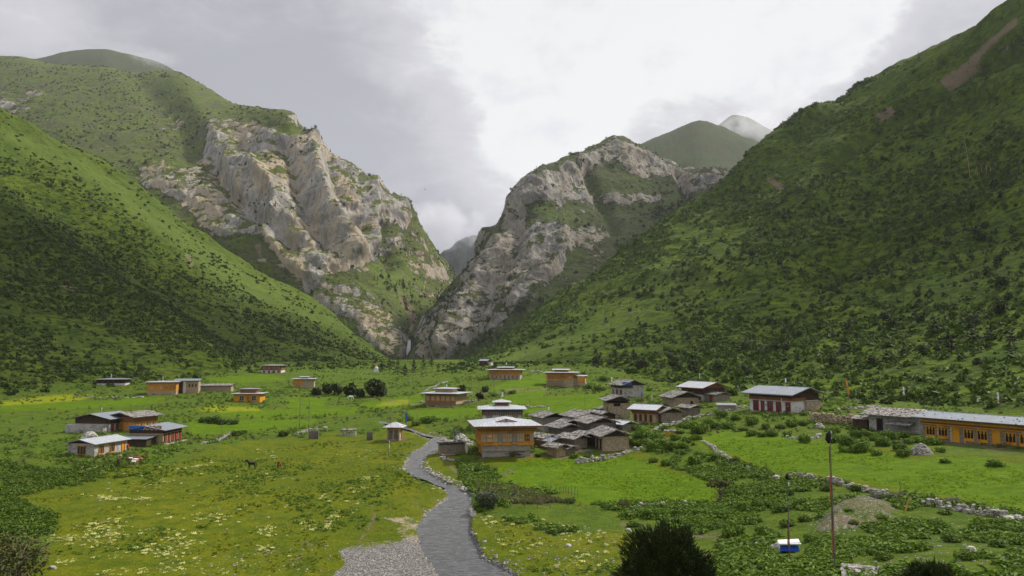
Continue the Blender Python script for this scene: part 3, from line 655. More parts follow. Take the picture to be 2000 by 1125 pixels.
# ---------------------------------------------------------------- haze and mist
def volume_mat(name, fn):
    m = bpy.data.materials.new(name); m.use_nodes = True; t = m.node_tree
    for n in list(t.nodes): t.nodes.remove(n)
    nb = NB(t); out = nb.node('ShaderNodeOutputMaterial'); v = nb.node('ShaderNodeVolumePrincipled'); nb.l.new(v.outputs[0], out.inputs['Volume']); fn(nb, v); return m
def m_haze(nb, v):
    nb.put(v.inputs['Color'], (.86, .90, .96)); nb.put(v.inputs['Density'], .00004); nb.put(v.inputs['Anisotropy'], .2)
if USE_HAZE:
    hz = MB().box(-3500, 3500, -200, 5200, -60, 1480).build('haze', volume_mat('haze_air', m_haze)); tag(hz, kind='stuff')
def puff(px, py, Y, rx, ry, rz, dens, seed, wid=1.0):
    c = W(px, py, Y); mb = MB(); n1, n2 = 14, 22; V = []; F = []
    for i in range(n1+1):
        for j in range(n2):
            a = math.pi*i/n1; b_ = 2*math.pi*j/n2; V.append((c[0]+rx*math.sin(a)*math.cos(b_), c[1]+ry*math.sin(a)*math.sin(b_), c[2]+rz*math.cos(a)))
    for i in range(n1):
        for j in range(n2): F.append((i*n2+j, (i+1)*n2+j, (i+1)*n2+(j+1) % n2, i*n2+(j+1) % n2))
    def fn(nb, v):
        P = pos(nb); q = nb.vmath('SUBTRACT', P, tuple(map(float, c))); q = nb.vmath('MULTIPLY', q, (1/rx, 1/ry, 1/rz))
        r = nb.math('SUBTRACT', 1.0, nb.vmath('LENGTH', q)); n = nb.noise(P, 3.2/rz/2, 4, .6)
        d = nb.math('ADD', r, nb.math('MULTIPLY', nb.math('SUBTRACT', n, .5), 2.2)); d = nb.ramp(d, .12, .75)
        edge = nb.ramp(r, 0, .25)
        nb.put(v.inputs['Density'], nb.math('MULTIPLY', nb.math('MULTIPLY', d, edge), dens)); nb.put(v.inputs['Color'], (.82, .83, .88)); nb.put(v.inputs['Anisotropy'], .3)
    o = obj_from('mist', V, F, volume_mat('mist_vapour', fn)); tag(o, kind='stuff'); return o
if USE_MIST:
    puff(1475, 250, 2650, 220, 120, 75, .008, 1)
    puff(866, 440, 2450, 170, 160, 100, .011, 2)
    puff(300, 112, 2500, 110, 100, 28, .005, 3)
try:
    SC.cycles.volume_step_rate = 3.0; SC.cycles.volume_max_steps = 64; SC.cycles.volume_bounces = 1
except Exception: pass
# ---------------------------------------------------------------- foliage
def foliage_mat(name, c1, c2, c3=None, trans=.25):
    def fn(nb, b):
        P = pos(nb); n = nb.noise(P, .35, 4, .7); n2 = nb.noise(P, 3.0, 3, .7)
        oi = nb.node('ShaderNodeObjectInfo').outputs['Random']
        c = nb.mix(nb.ramp(n, .35, .65), c1, c2); c = nb.mix(nb.ramp(n2, .45, .75), c, c3 or c2)
        v = nb.math('MULTIPLY', nb.ramp(oi, 0, 1, .75, 1.25, False), nb.ramp(n2, .3, .7, .8, 1.2))
        x = nb.node('ShaderNodeVectorMath', operation='SCALE'); nb.put(x.inputs[0], c); nb.put(x.inputs[3], v)
        nb.put(b.inputs['Base Color'], x.outputs[0]); nb.put(b.inputs['Roughness'], .7); nb.put(b.inputs['Specular IOR Level'], .2)
        if trans:
            tr = nb.node('ShaderNodeBsdfTranslucent'); nb.put(tr.inputs[0], x.outputs[0]); ms = nb.node('ShaderNodeMixShader'); nb.put(ms.inputs[0], trans)
            nb.l.new(b.outputs[0], ms.inputs[1]); nb.l.new(tr.outputs[0], ms.inputs[2]); nb.l.new(ms.outputs[0], nb.out.inputs[0])
    return material(name, fn)
M_DARK = foliage_mat('juniper_needles', (.018, .032, .005), (.030, .050, .006), (.052, .076, .010), .1)
M_SHRUB = foliage_mat('shrub_leaves', (.048, .100, .005), (.082, .148, .008), (.135, .190, .014))
M_SHRUB2 = foliage_mat('slope_shrub_leaves', (.024, .050, .004), (.046, .086, .005), (.100, .150, .009), .15)
M_FARSH = foliage_mat('far_shrub_leaves', (.035, .050, .012), (.055, .070, .020), (.075, .080, .035), .1)
M_GREY = foliage_mat('willow_leaves', (.060, .085, .045), (.085, .105, .055), (.11, .12, .07))
M_OLIVE = foliage_mat('thorn_leaves', (.060, .078, .018), (.10, .10, .028), (.12, .11, .04))
M_FLOWER = foliage_mat('cream_petals', (.48, .50, .12), (.62, .62, .22), (.72, .70, .40), .2)
def m_bark(nb, b):
    P = pos(nb); n = nb.noise(nb.vmath('MULTIPLY', P, (1, 1, .25)), 6, 5, .7); nb.put(b.inputs['Base Color'], nb.mix(n, (.07, .05, .035), (.20, .165, .13))); nb.put(b.inputs['Normal'], nb.bump(n, .6, .05))
M_BARK = material('bark', m_bark)

def leafcloud(lumps, n, size, seed, flat=.35, shell=.55, elong=1.6, up=.3):
    """n leaf quads spread through lumps (cx,cy,cz,rx,ry,rz)"""
    r = np.random.default_rng(seed); L = np.array(lumps, float); w = (L[:, 3]*L[:, 4]*L[:, 5])**(2/3.); k = r.choice(len(L), n, p=w/w.sum()); L = L[k]
    d = r.normal(size=(n, 3)); d /= np.linalg.norm(d, axis=1)[:, None]; rad = shell+(1-shell)*r.random(n)**.6; rad *= r.choice([1, 1.14], n, p=[.8, .2])
    c = L[:, :3]+d*L[:, 3:]*rad[:, None]; c[:, 2] = np.maximum(c[:, 2], .03)
    nn = d+r.normal(size=(n, 3))*.55; nn[:, 2] += up; nn /= np.linalg.norm(nn, axis=1)[:, None]
    t = np.cross(nn, r.normal(size=(n, 3))); t /= np.linalg.norm(t, axis=1)[:, None]; bt = np.cross(nn, t)
    s = size*(.6+.8*r.random(n))[:, None]; a = t*s*elong; b_ = bt*s*.62
    V = np.stack([c-a, c-b_+nn*s*.15, c+a, c+b_+nn*s*.15], 1).reshape(-1, 3); F = np.arange(n*4).reshape(-1, 4); return V, F
def conifer_geo(h, r0, n, seed, size=.45):
    """tapering crown of drooping sprays"""
    r = np.random.default_rng(seed); t = r.random(n)**.85; z = h*(.10+.9*t); prof = r0*(1-t)**.75*(.75+.35*np.sin(t*23+seed)+.0); a = r.random(n)*2*np.pi
    lob = 1+.22*np.sin(a*3+seed)+.12*np.sin(a*5+2*seed); rad = prof*lob*(.45+.6*r.random(n)**.5)
    c = np.stack([rad*np.cos(a), rad*np.sin(a), z], 1); out = np.stack([np.cos(a), np.sin(a), -.25+.9*t], 1); out /= np.linalg.norm(out, axis=1)[:, None]
    sd_ = np.stack([-np.sin(a), np.cos(a), r.normal(size=n)*.4], 1); s = (size*(1.15-.75*t)*(.7+.6*r.random(n)))[:, None]
    V = np.stack([c-out*s, c-sd_*s*.6, c+out*s, c+sd_*s*.6], 1).reshape(-1, 3); w_ = r0*.07
    V = np.vstack([V, [[-w_, 0, -.3], [w_, 0, -.3], [w_*.2, 0, h*.95], [-w_*.2, 0, h*.95], [0, -w_, -.3], [0, w_, -.3], [0, w_*.2, h*.95], [0, -w_*.2, h*.95]]])
    return V, np.arange((n+2)*4).reshape(-1, 4)
def dome_lumps(r, seed, k=7, hk=.75):
    q = random.Random(seed); L = [(0, 0, r*hk*.45, r*.75, r*.75, r*hk*.5)]
    for i in range(k):
        a = q.uniform(0, 6.28); d = q.uniform(.25, .7)*r; s = r*q.uniform(.28, .48); L.append((math.cos(a)*d, math.sin(a)*d, r*hk*q.uniform(.3, .85), s, s, s*.85))
    return L
def replicate(tmpl, P, S, rz):
    """one big mesh out of many scattered copies"""
    Vs = []; Fs = []; n = 0; k = np.random.default_rng(5).integers(0, len(tmpl), len(P))
    for ti, (V, F) in enumerate(tmpl):
        m = np.where(k == ti)[0]
        if not len(m): continue
        c, s = np.cos(rz[m]), np.sin(rz[m]); x = V[None, :, 0]*c[:, None]-V[None, :, 1]*s[:, None]; y = V[None, :, 0]*s[:, None]+V[None, :, 1]*c[:, None]
        q = np.stack([x, y, np.broadcast_to(V[None, :, 2], x.shape)], -1)*S[m][:, None, None]+P[m][:, None, :]
        Vs.append(q.reshape(-1, 3)); Fs.append((F[None]+(np.arange(len(m))*len(V))[:, None, None]).reshape(-1, F.shape[1])+n); n += len(m)*len(V)
    return np.vstack(Vs), np.vstack(Fs)
_gp = np.stack([X, Y, Z], -1); SURF['ground'] = (_gp, gx, gy, gmk, ground)
_area = {}
def sample(name, n, mask, rg, power=0.0):
    """n random surface points, weighted by area and by mask(px, py, P)"""
    P, px, py, rm, o = SURF[name]
    if name == 'ground': return sample_ground(n, mask, rg, power)
    A = P[:-1, :-1]; B = P[1:, :-1]; C = P[:-1, 1:]; ar = np.linalg.norm(np.cross(B-A, C-A), axis=2); w = ar*np.clip(mask(px[:-1, :-1], py[:-1, :-1], A), 0, None)
    if power: w = w/np.maximum(A[..., 1], 40)**power
    w = w.ravel(); k = rg.choice(len(w), n, p=w/w.sum()); i, j = np.divmod(k, P.shape[1]-1); u = rg.random(n)[:, None]; v = rg.random(n)[:, None]
    return A[i, j]*(1-u)*(1-v)+B[i, j]*u*(1-v)+C[i, j]*(1-u)*v+P[i+1, j+1]*u*v
def _prep():
    P, px, py, rm, o = SURF['ground']; A = P[:-1, :-1]; ar = np.linalg.norm(np.cross(P[1:, :-1]-A, P[:-1, 1:]-A), axis=2); m = (A[..., 1] > 30)*(A[..., 1] < 620)*(px[:-1, :-1] > -420)*(px[:-1, :-1] < 2400)
    return np.argwhere(m), ar
_gi, _gar = _prep(); _gw = _gar[_gi[:, 0], _gi[:, 1]]; _gA = SURF['ground'][0][_gi[:, 0], _gi[:, 1]]; _gpx = gx[_gi[:, 0], _gi[:, 1]]; _gpy = gy[_gi[:, 0], _gi[:, 1]]
def sample_ground(n, mask, rg, power):
    P = SURF['ground'][0]; w = _gw*np.clip(mask(_gpx, _gpy, _gA), 0, None)
    if power: w = w/np.maximum(_gA[:, 1], 40)**power
    k = rg.choice(len(w), n, p=w/w.sum()); i, j = _gi[k].T; u = rg.random(n)[:, None]; v = rg.random(n)[:, None]
    return P[i, j]*(1-u)*(1-v)+P[i+1, j]*u*(1-v)+P[i, j+1]*(1-u)*v+P[i+1, j+1]*u*v
rg = np.random.default_rng(12)
low = [leafcloud(dome_lumps(1.0, s_, 4, .6), 20, .34, s_, shell=.4) for s_ in range(5)]
mid = [leafcloud(dome_lumps(1.0, s_+20, 6, .75), 44, .26, s_) for s_ in range(4)]
lowcon = [conifer_geo(2.6, .85, 30, s_, .42) for s_ in range(5)]
rounddark = [leafcloud([(0, 0, .8, 1.1, 1.1, .95), (.4, .2, 1.3, .6, .6, .6), (-.3, -.3, .5, .8, .8, .6)], 34, .36, 60+s_, shell=.4) for s_ in range(5)]

def inpoly(px, py, poly): return (polydist(px, py, poly) > 0).astype(float)
# slope shrubs: far too many to count; they follow bands that run slantwise up the slope
APRON = [(880,725),(1000,680),(1130,630),(1270,580),(1290,620),(1200,670),(1180,720),(1230,745),(1000,740)]
QD = np.array([[.9, -.25, 0], [.5, .35, 0], [0, .4, .5]])
def mR(px, py, P):
    f = .10+.90*(fbm(P@QD, 38, 4, seed=71) > .0); f = f*(py > 120)*(1-.75*sstep(-(py-(400-.33*(px-1000))), 0, 120))
    return f*(px < 2150)*(py < 800)*(1-.8*inpoly(px, py, APRON))
P_ = sample('right_hillside', 20000, mR, rg, .8); V, F = replicate(low, P_-[0, 0, .15], (.7+1.5*rg.random(len(P_))**2)*(.8+P_[:, 1]/900), rg.random(len(P_))*6.28)
tag(obj_from('slope_shrubs', V, F, M_SHRUB2), 'low green shrubs covering the right hillside', 'shrubs', kind='stuff')
def mL(px, py, P):
    return (.15+.85*(fbm(P*np.array([.6, 1.2, 1.2]), 45, 4, seed=72) > .0))*(px > -150)*(.22+.78*sstep(py-(225+.60*px), 0, 150))*(py < 775)
P_ = sample('left_hillside', 20000, mL, rg, .8); V, F = replicate(low, P_-[0, 0, .15], (.6+1.2*rg.random(len(P_))**2)*(.8+P_[:, 1]/1100), rg.random(len(P_))*6.28)
tag(obj_from('slope_shrubs', V, F, M_SHRUB2), 'low green shrubs covering the left hillside', 'shrubs', kind='stuff')
# dark trees on the cliffs and the rest of the scattered conifers
def mC(px, py, P): return (fbm(P, 60, 4, seed=73) > .12)*((px > 1120)*(py > 400)+.8*(px > 830)*(py > 580)+.12)
P1 = sample('right_cliff_mountain', 2600, mC, rg)
def mC2(px, py, P): return (fbm(P, 60, 4, seed=74) > .08)*(.22*(py > 250)+1.0*inpoly(px, py, [(720,480),(800,480),(880,560),(860,640),(820,700),(740,600),(640,560)])+1.0*inpoly(px, py, [(460,470),(560,540),(700,650),(760,700),(700,640),(600,560)]))*(py < 712)
P2 = sample('left_cliff_mountain', 2600, mC2, rg)
P_ = np.vstack([P1, P2]); V, F = replicate(lowcon[:3]+rounddark[:2], P_-[0, 0, .6], 1.2+2.4*rg.random(len(P_))**1.6, rg.random(len(P_))*6.28)
tag(obj_from('far_trees', V, F, M_DARK), 'small dark conifers dotted over the far cliffs', 'trees', kind='stuff')
def mT(px, py, P): return (1-.85*inpoly(px, py, APRON))*(.15+(fbm(P@QD, 48, 4, seed=75) > .04))*((px > 1000)*(py > 330)*(py < 720)*sstep(py-(560-.33*(px-1000)), -120, 60)+.8*(px > 1500)*(py > 250)*(py < 560)+.05)*(P[..., 2] > 14)*(px < 2100)
P_ = sample('right_hillside', 5200, mT, rg, .5); V, F = replicate(lowcon[:2]+rounddark, P_-[0, 0, .3], .55+.95*rg.random(len(P_))**1.8, rg.random(len(P_))*6.28)
tag(obj_from('far_trees', V, F, M_DARK), 'small dark junipers thick on the right hillside', 'trees', kind='stuff')
P_ = sample('left_hillside', 4200, lambda px, py, P: (fbm(P, 60, 4, seed=76) > -.05)*sstep(py-(260+.58*px), 0, 60)*((px > 330)*1.0+.25)*(P[..., 2] > 14)*(px > -100), rg, .3)
V, F = replicate(lowcon[:2]+rounddark, P_-[0, 0, .3], .45+.8*rg.random(len(P_))**2, rg.random(len(P_))*6.28)
tag(obj_from('far_trees', V, F, M_DARK), 'small dark junipers thick on the left hillside', 'trees', kind='stuff')

P1 = sample('left_cliff_mountain', 6500, lambda px, py, P: (.15+(fbm(P, 90, 5, seed=77) > .0))*(py < 712)*(px > -50)*(SURF['left_cliff_mountain'][3][:-1, :-1] < .5), rg); P2 = sample('right_cliff_mountain', 2000, lambda px, py, P: (.15+(fbm(P, 60, 5, seed=78) > .0))*(py < 712)*(SURF['right_cliff_mountain'][3][:-1, :-1] < .5), rg)
P_ = np.vstack([P1, P2]); V, F = replicate(low, P_-[0, 0, .5], 1.6+2.6*rg.random(len(P_))**2, rg.random(len(P_))*6.28)
tag(obj_from('far_shrubs', V, F, M_FARSH), 'low brownish shrubs speckling the far mountains', 'shrubs', kind='stuff')
P_ = sample('ground', 1500, lambda px, py, P: 1.0*(linedist(px, py, [(860,722),(1100,704),(1200,716),(1300,742),(1400,764),(1500,770),(1700,784),(2100,800)]) < 9)+.8*(linedist(px, py, [(0,768),(160,758),(330,738),(470,722),(760,712)]) < 7), rg, .5)
V, F = replicate(low, P_-[0, 0, .1], .8+1.4*rg.random(len(P_))**2, rg.random(len(P_))*6.28); tag(obj_from('slope_shrubs', V, F, M_SHRUB2), 'low shrubs along the foot of both hillsides', 'shrubs', kind='stuff')
# individual dark trees on the right hillside
tproto = [conifer_geo(4.0, 1.9, 240, 40+s_, .42) if s_ < 2 else leafcloud([(0, 0, 1.6, 1.6, 1.6, 1.5), (.5, .3, 2.3, 1, 1, 1.1), (-.6, -.2, 1.2, 1.1, 1.1, 1.1)], 260, .30, 40+s_, shell=.3) for s_ in range(4)]; tmesh = []
P_ = sample('right_hillside', 230, lambda px, py, P: (P[..., 1] < 620)*(py > 250)*(py < 735)*(px > 1150)*(px < 2000)*(.3+(fbm(P, 60, 3, seed=75) > .05)), rg, .6)
for i, p in enumerate(P_):
    if i < 4: o = obj_from('juniper_tree', *tproto[i], M_DARK)
    else: o = bpy.data.objects.new('juniper_tree', tmesh[i % 4]); COL.objects.link(o)
    if i < 4: tmesh.append(o.data)
    s_ = .75+.9*rg.random()**1.5; o.location = p-np.array([0, 0, .3]); o.scale = (s_, s_, s_*.95); o.rotation_euler = (0, 0, rg.random()*6.28)
    tag(o, 'dark green juniper tree standing among shrubs on the right hillside', 'tree', 'juniper trees on the right hillside')
# ---------------------------------------------------------------- building materials
def simple(name, c1, c2, scale=2.0, rough=.85, stretch=(1, 1, 1), bump=.3, dist=.03, obj=True, spec=.2, metal=0, dirt=None):
    def fn(nb, b):
        P = nb.node('ShaderNodeTexCoord').outputs['Object'] if obj else pos(nb)
        Q = nb.vmath('MULTIPLY', P, stretch); n = nb.noise(Q, scale, 5, .7); n2 = nb.noise(P, scale*.23, 4, .65)
        c = nb.mix(nb.ramp(n, .3, .7), c1, c2)
        if dirt: c = nb.mix(nb.ramp(n2, .48, .70, 0, .8), c, dirt)
        nb.put(b.inputs['Base Color'], c); nb.put(b.inputs['Roughness'], rough); nb.put(b.inputs['Specular IOR Level'], spec); nb.put(b.inputs['Metallic'], metal)
        nb.put(b.inputs['Normal'], nb.bump(n, bump, dist))
    return material(name, fn)
M_OCHRE = simple('new_timber', (.46, .20, .035), (.60, .30, .07), 3, stretch=(1, 1, .3), dirt=(.30, .13, .03))
M_YELLOW = simple('yellow_painted_timber', (.55, .25, .012), (.64, .33, .03), 3, dirt=(.36, .17, .02))
M_RUST = simple('red_brown_timber', (.19, .075, .03), (.28, .13, .055), 3, dirt=(.12, .06, .035))
M_TAN = simple('brown_tan_timber', (.26, .13, .05), (.38, .21, .09), 3, dirt=(.16, .08, .04))
M_DKWOOD = simple('dark_old_timber', (.035, .022, .014), (.09, .058, .036), 3, stretch=(1, 1, .3))
M_GREYWOOD = simple('weathered_grey_timber', (.09, .08, .07), (.21, .19, .165), 4, stretch=(1, 1, .3), dirt=(.07, .06, .05))
M_PALEWOOD = simple('pale_plank', (.34, .24, .14), (.48, .36, .23), 3, stretch=(2, 2, .3), dirt=(.22, .16, .10))
M_CREAM = simple('cream_panel', (.42, .385, .32), (.54, .50, .43), 3)
M_WHITE = simple('whitewash', (.52, .51, .49), (.72, .71, .69), 2, dirt=(.36, .33, .29))
M_PLASTER = simple('grey_mud_plaster', (.26, .235, .205), (.34, .31, .275), 1.5, dirt=(.22, .19, .16))
M_RED = simple('red_paint', (.28, .03, .02), (.36, .05, .03), 3, dirt=(.18, .03, .02))
M_BLUE = simple('blue_paint', (.02, .10, .34), (.03, .16, .45), 3)
M_BLACK = simple('dark_interior', (.010, .009, .008), (.02, .018, .016), 3)
M_CLOTHW = simple('white_cloth', (.70, .70, .70), (.82, .82, .80), 3)
M_CLOTHR = simple('faded_red_cloth', (.26, .06, .045), (.38, .13, .10), 3)
M_CLOTHO = simple('orange_cloth', (.60, .22, .02), (.70, .30, .05), 3)
M_TARP = simple('blue_tarpaulin', (.01, .05, .38), (.02, .10, .55), 3, rough=.45)
M_GLASS = simple('window_glass', (.02, .022, .025), (.05, .055, .06), 2, rough=.12, spec=.6)
def m_stone(tint, mort, scale=3.2, whiten=0.0):
    def fn(nb, b):
        P = nb.node('ShaderNodeTexCoord').outputs['Object']; Q = nb.vmath('MULTIPLY', P, (1, 1, 2.1)); Q = nb.vmath('ADD', Q, nb.vmath('SCALE', nb.node('ShaderNodeTexNoise').outputs['Color'], .0))
        v = nb.voro(Q, scale, out='Color'); d = nb.voro(Q, scale, 'DISTANCE_TO_EDGE'); s = nb.sep(v); n = nb.noise(P, 7, 4, .7)
        c = nb.mix(s[0], tuple(t*.55 for t in tint), tuple(min(1, t*1.35) for t in tint)); c = nb.mix(nb.math('MULTIPLY', s[1], .45), c, (.34, .25, .15))
        c = nb.mix(nb.ramp(n, .35, .7, 0, .35), c, tuple(t*.4 for t in tint))
        if whiten: c = nb.mix(nb.ramp(nb.noise(P, .9, 5, .7), .38, .55, .15, whiten), c, (.62, .60, .57))
        c = nb.mix(nb.ramp(d, .0, .09), mort, c)
        nb.put(b.inputs['Base Color'], c); nb.put(b.inputs['Normal'], nb.bump(nb.math('MINIMUM', d, .2), .9, .25))
    return fn
M_STONE = material('rubble_masonry', m_stone((.34, .30, .235), (.06, .05, .04)))
M_STONEW = material('whitewashed_rubble', m_stone((.34, .32, .30), (.12, .11, .10), 3.2, .85))
M_STONEY = material('buff_masonry', m_stone((.56, .46, .31), (.19, .15, .10)))
def m_rock(nb, b):
    P = pos(nb); n = nb.noise(P, 1.4, 6, .7); n2 = nb.noise(P, .45, 4, .6); oi = nb.sep(nb.voro(P, 1.7, out='Color'))[0]
    c = nb.mix(nb.ramp(n, .35, .65), (.16, .15, .135), (.42, .40, .36)); c = nb.mix(nb.ramp(n2, .5, .7, 0, .5), c, (.30, .23, .15)); c = nb.mix(nb.ramp(oi, .5, 1, 0, .4), c, (.50, .48, .45))
    nb.put(b.inputs['Base Color'], c); nb.put(b.inputs['Normal'], nb.bump(n, .6, .1))
M_ROCK = material('field_stone', m_rock)
def m_metal(base, streak, rib=5.0):
    def fn(nb, b):
        P = nb.node('ShaderNodeTexCoord').outputs['Object']; n = nb.noise(P, .8, 5, .65); n2 = nb.noise(nb.vmath('MULTIPLY', P, (3, .5, 1)), 1.3, 5, .7)
        x = nb.sep(P)[0]; w = nb.math('SINE', nb.math('MULTIPLY', x, rib*2.2)); sheet = nb.math('FRACT', nb.math('MULTIPLY', x, 1.1)); seam = nb.ramp(sheet, .0, .05, .72, 1)
        c = nb.mix(nb.ramp(n2, .35, .65), base, streak); c = nb.mix(nb.ramp(n, .55, .75, 0, .6), c, tuple(t*.62 for t in base))
        y = nb.node('ShaderNodeVectorMath', operation='SCALE'); nb.put(y.inputs[0], c); nb.put(y.inputs[3], seam)
        nb.put(b.inputs['Base Color'], y.outputs[0]); nb.put(b.inputs['Roughness'], .42); nb.put(b.inputs['Metallic'], .25); nb.put(b.inputs['Specular IOR Level'], .5)
        nb.put(b.inputs['Normal'], nb.bump(nb.math('ADD', w, nb.math('MULTIPLY', n2, .8)), .35, .03))
    return fn
M_METAL = material('pale_tin_roof', m_metal((.30, .32, .345), (.44, .46, .49)))
M_METALD = material('dull_tin_roof', m_metal((.15, .175, .20), (.25, .28, .31)))
def m_shingle(nb, b):
    P = nb.node('ShaderNodeTexCoord').outputs['Object']; v = nb.sep(nb.voro(nb.vmath('MULTIPLY', P, (2.2, 1, 1)), 2.2, out='Color'))[0]; n = nb.noise(nb.vmath('MULTIPLY', P, (5, 1, 1)), 2, 5, .75)
    c = nb.mix(v, (.055, .05, .046), (.44, .42, .39)); c = nb.mix(nb.ramp(n, .35, .7), c, (.17, .155, .14)); nb.put(b.inputs['Base Color'], c); nb.put(b.inputs['Normal'], nb.bump(n, .5, .05))
M_SHINGLE = material('split_plank_roof', m_shingle)
M_SOIL = simple('bare_soil', (.10, .08, .055), (.17, .135, .095), 2)

# ---------------------------------------------------------------- building parts (local axes: x along the front, -y is the front, z up)
rr = random.Random(99)
def slab(mb, q, t):
    """thick sheet from a top polygon"""
    q = [Vector(p) for p in q]; n = len(q); mb.add([*q, *[p-Vector((0, 0, t)) for p in q]], [tuple(range(n)), tuple(range(2*n-1, n-1, -1))]+[(i, i+n, (i+1) % n+n, (i+1) % n) for i in range(n)])
def planes(kind, w, d, z, rise, oh, ohx=None, off=0.0):
    a = w/2+(oh if ohx is None else ohx); b = d/2+oh
    if kind == 'gable': return [[(-a, -b, z), (a, -b, z), (a, off, z+rise), (-a, off, z+rise)], [(a, b, z), (-a, b, z), (-a, off, z+rise), (a, off, z+rise)]]
    if kind == 'lean': return [[(-a, -b, z), (a, -b, z), (a, b, z+rise), (-a, b, z+rise)]]
    if kind == 'leanback': return [[(-a, -b, z+rise), (a, -b, z+rise), (a, b, z), (-a, b, z)]]
    r = max(a-b, .35)
    return [[(-a, -b, z), (a, -b, z), (r, 0, z+rise), (-r, 0, z+rise)], [(a, b, z), (-a, b, z), (-r, 0, z+rise), (r, 0, z+rise)], [(a, -b, z), (a, b, z), (r, 0, z+rise)], [(-a, b, z), (-a, -b, z), (-r, 0, z+rise)]]
def roof_part(root, kind, w, d, z, rise, oh, mat, ohx=None, off=0.0, t=.10, name='roof', shingle=False, stones=0):
    mb = MB(); P = planes(kind, w, d, z, rise, oh, ohx, off)
    for q in P:
        slab(mb, q, t)
        if shingle and len(q) == 4:
            a, b, c, e = map(Vector, q); L = (b-a).length; H = (e-a).length; nc = max(3, int(H/.75)); nx = max(6, int(L/.32)); up = (e-a)/H; rt = (b-a)/L; nn = rt.cross(up).normalized()
            for j in range(nc):
                for i in range(nx):
                    if rr.random() < .10: continue
                    s = H*j/nc-.12*rr.random(); ln = H/nc*1.22+rr.uniform(-.1, .15); x0 = L*i/nx+rr.uniform(-.03, .03); ww = L/nx*.96
                    lift = .02+.11*rr.random()**2; o = a+rt*x0+up*s+nn*.012; th = .035
                    tw = rr.uniform(-.05, .05)
                    B = [o+nn*lift, o+rt*ww+nn*lift, o+rt*(ww+tw)+up*ln+nn*.01, o+rt*tw+up*ln+nn*.01]; mb.hexa(B, [p+nn*th for p in B])
            for _ in range(int(stones*.5)):
                u = rr.random(); v = rr.choice([.12, .45, .8])+rr.uniform(-.05, .05); p = a+rt*L*u+up*H*v+nn*.14; mb.rock(p, rr.uniform(.10, .20), rr, .5)
        elif len(q) == 4 and stones:
            a, b, c, e = map(Vector, q)
            for _ in range(stones//2):
                u = rr.random(); v = rr.random(); p = a+(b-a)*u+(e-a)*v; p.z += .09; mb.rock(p, rr.uniform(.09, .16), rr, .5)
    if kind == 'gable' and not shingle: mb.bar((-w/2-(oh if ohx is None else ohx), off, z+rise+.02), (w/2+(oh if ohx is None else ohx), off, z+rise+.02), .22, .07)
    return mb.build(name, mat, root)
def gable_fill(root, w, d, z, rise, mat, name='gable', inset=.12, off=0.0, bars=True):
    for s in (-1, 1):
        mb = MB(); x = s*(w/2-inset); x2 = x-s*.10; b = d/2
        V = [(x, -b, z-.06), (x, b, z-.06), (x, off, z+rise*.86), (x2, -b, z-.06), (x2, b, z-.06), (x2, off, z+rise*.86)]
        mb.add(V, [(0, 1, 2), (5, 4, 3), (0, 3, 4, 1), (1, 4, 5, 2), (2, 5, 3, 0)])
        if bars:
            for k in range(-3, 4):
                y = off+k*d/8.; h = rise*.86*(1-abs(k)*2/8.); mb.box(min(x, x+s*.05), max(x, x+s*.05), y-.06, y+.06, z, z+h)
            mb.bar((x+s*.06, -b, z+.05), (x+s*.06, b, z+.05), .12, .18)
        mb.build(name, mat, root)
def F(face, w, d):
    """maps (u, out, z) on a wall face to local space"""
    if face == 'f': return lambda u, o, z: (u, -d/2-o, z)
    if face == 'r': return lambda u, o, z: (w/2+o, u, z)
    if face == 'l': return lambda u, o, z: (-w/2-o, -u, z)
    return lambda u, o, z: (-u, d/2+o, z)
def fbox(mb, f, u0, u1, o0, o1, z0, z1):
    mb.hexa([f(u0, o0, z0), f(u0, o1, z0), f(u1, o1, z0), f(u1, o0, z0)][::-1], [f(u0, o0, z1), f(u0, o1, z1), f(u1, o1, z1), f(u1, o0, z1)][::-1])
def opening(root, face, w, d, u, z, ww, hh, fm, pm, nx=2, ny=1, o=.10, b=.10, name='window', arch=False, lintel=None, label=None, base=0.0):
    f = F(face, w, d); fr = MB(); u0, u1 = u-ww/2, u+ww/2; o0 = base
    fbox(fr, f, u0, u0+b, o0-.05, o0+o, z, z+hh); fbox(fr, f, u1-b, u1, o0-.05, o0+o, z, z+hh)
    fbox(fr, f, u0+b, u1-b, o0-.05, o0+o, z, z+b); fbox(fr, f, u0+b, u1-b, o0-.05, o0+o, z+hh-b, z+hh)
    m = b*.6
    for k in range(1, nx): x = u0+ww*k/nx; fbox(fr, f, x-m/2, x+m/2, o0-.04, o0+o*.8, z+b, z+hh-b)
    for k in range(1, ny): y = z+hh*k/ny; fbox(fr, f, u0+b, u1-b, o0-.04, o0+o*.7, y-m/2, y+m/2)
    if arch:
        for k in range(nx):
            xa = u0+ww*k/nx; xb = u0+ww*(k+1)/nx; fbox(fr, f, xa+m/2, xa+m/2+(xb-xa)*.2, o0-.03, o0+o*.72, z+hh*.72, z+hh-b); fbox(fr, f, xb-m/2-(xb-xa)*.2, xb-m/2, o0-.03, o0+o*.72, z+hh*.72, z+hh-b)
            fbox(fr, f, xa+m/2, xb-m/2, o0-.03, o0+o*.6, z+b, z+b+hh*.16)
    if lintel is not None: fbox(fr, f, u0-.12, u1+.12, o0-.05, o0+o+.08, z+hh, z+hh+.13); fbox(fr, f, u0-.06, u1+.06, o0-.05, o0+o+.04, z-.10, z)
    W_ = fr.build(name, fm, root)
    if label: W_['label'] = label
    p = MB(); fbox(p, f, u0+b*.5, u1-b*.5, o0-.02, o0+.025, z+b*.5, z+hh-b*.5)
    p.build('pane' if name == 'window' else 'door_leaf', pm, W_)
    return W_
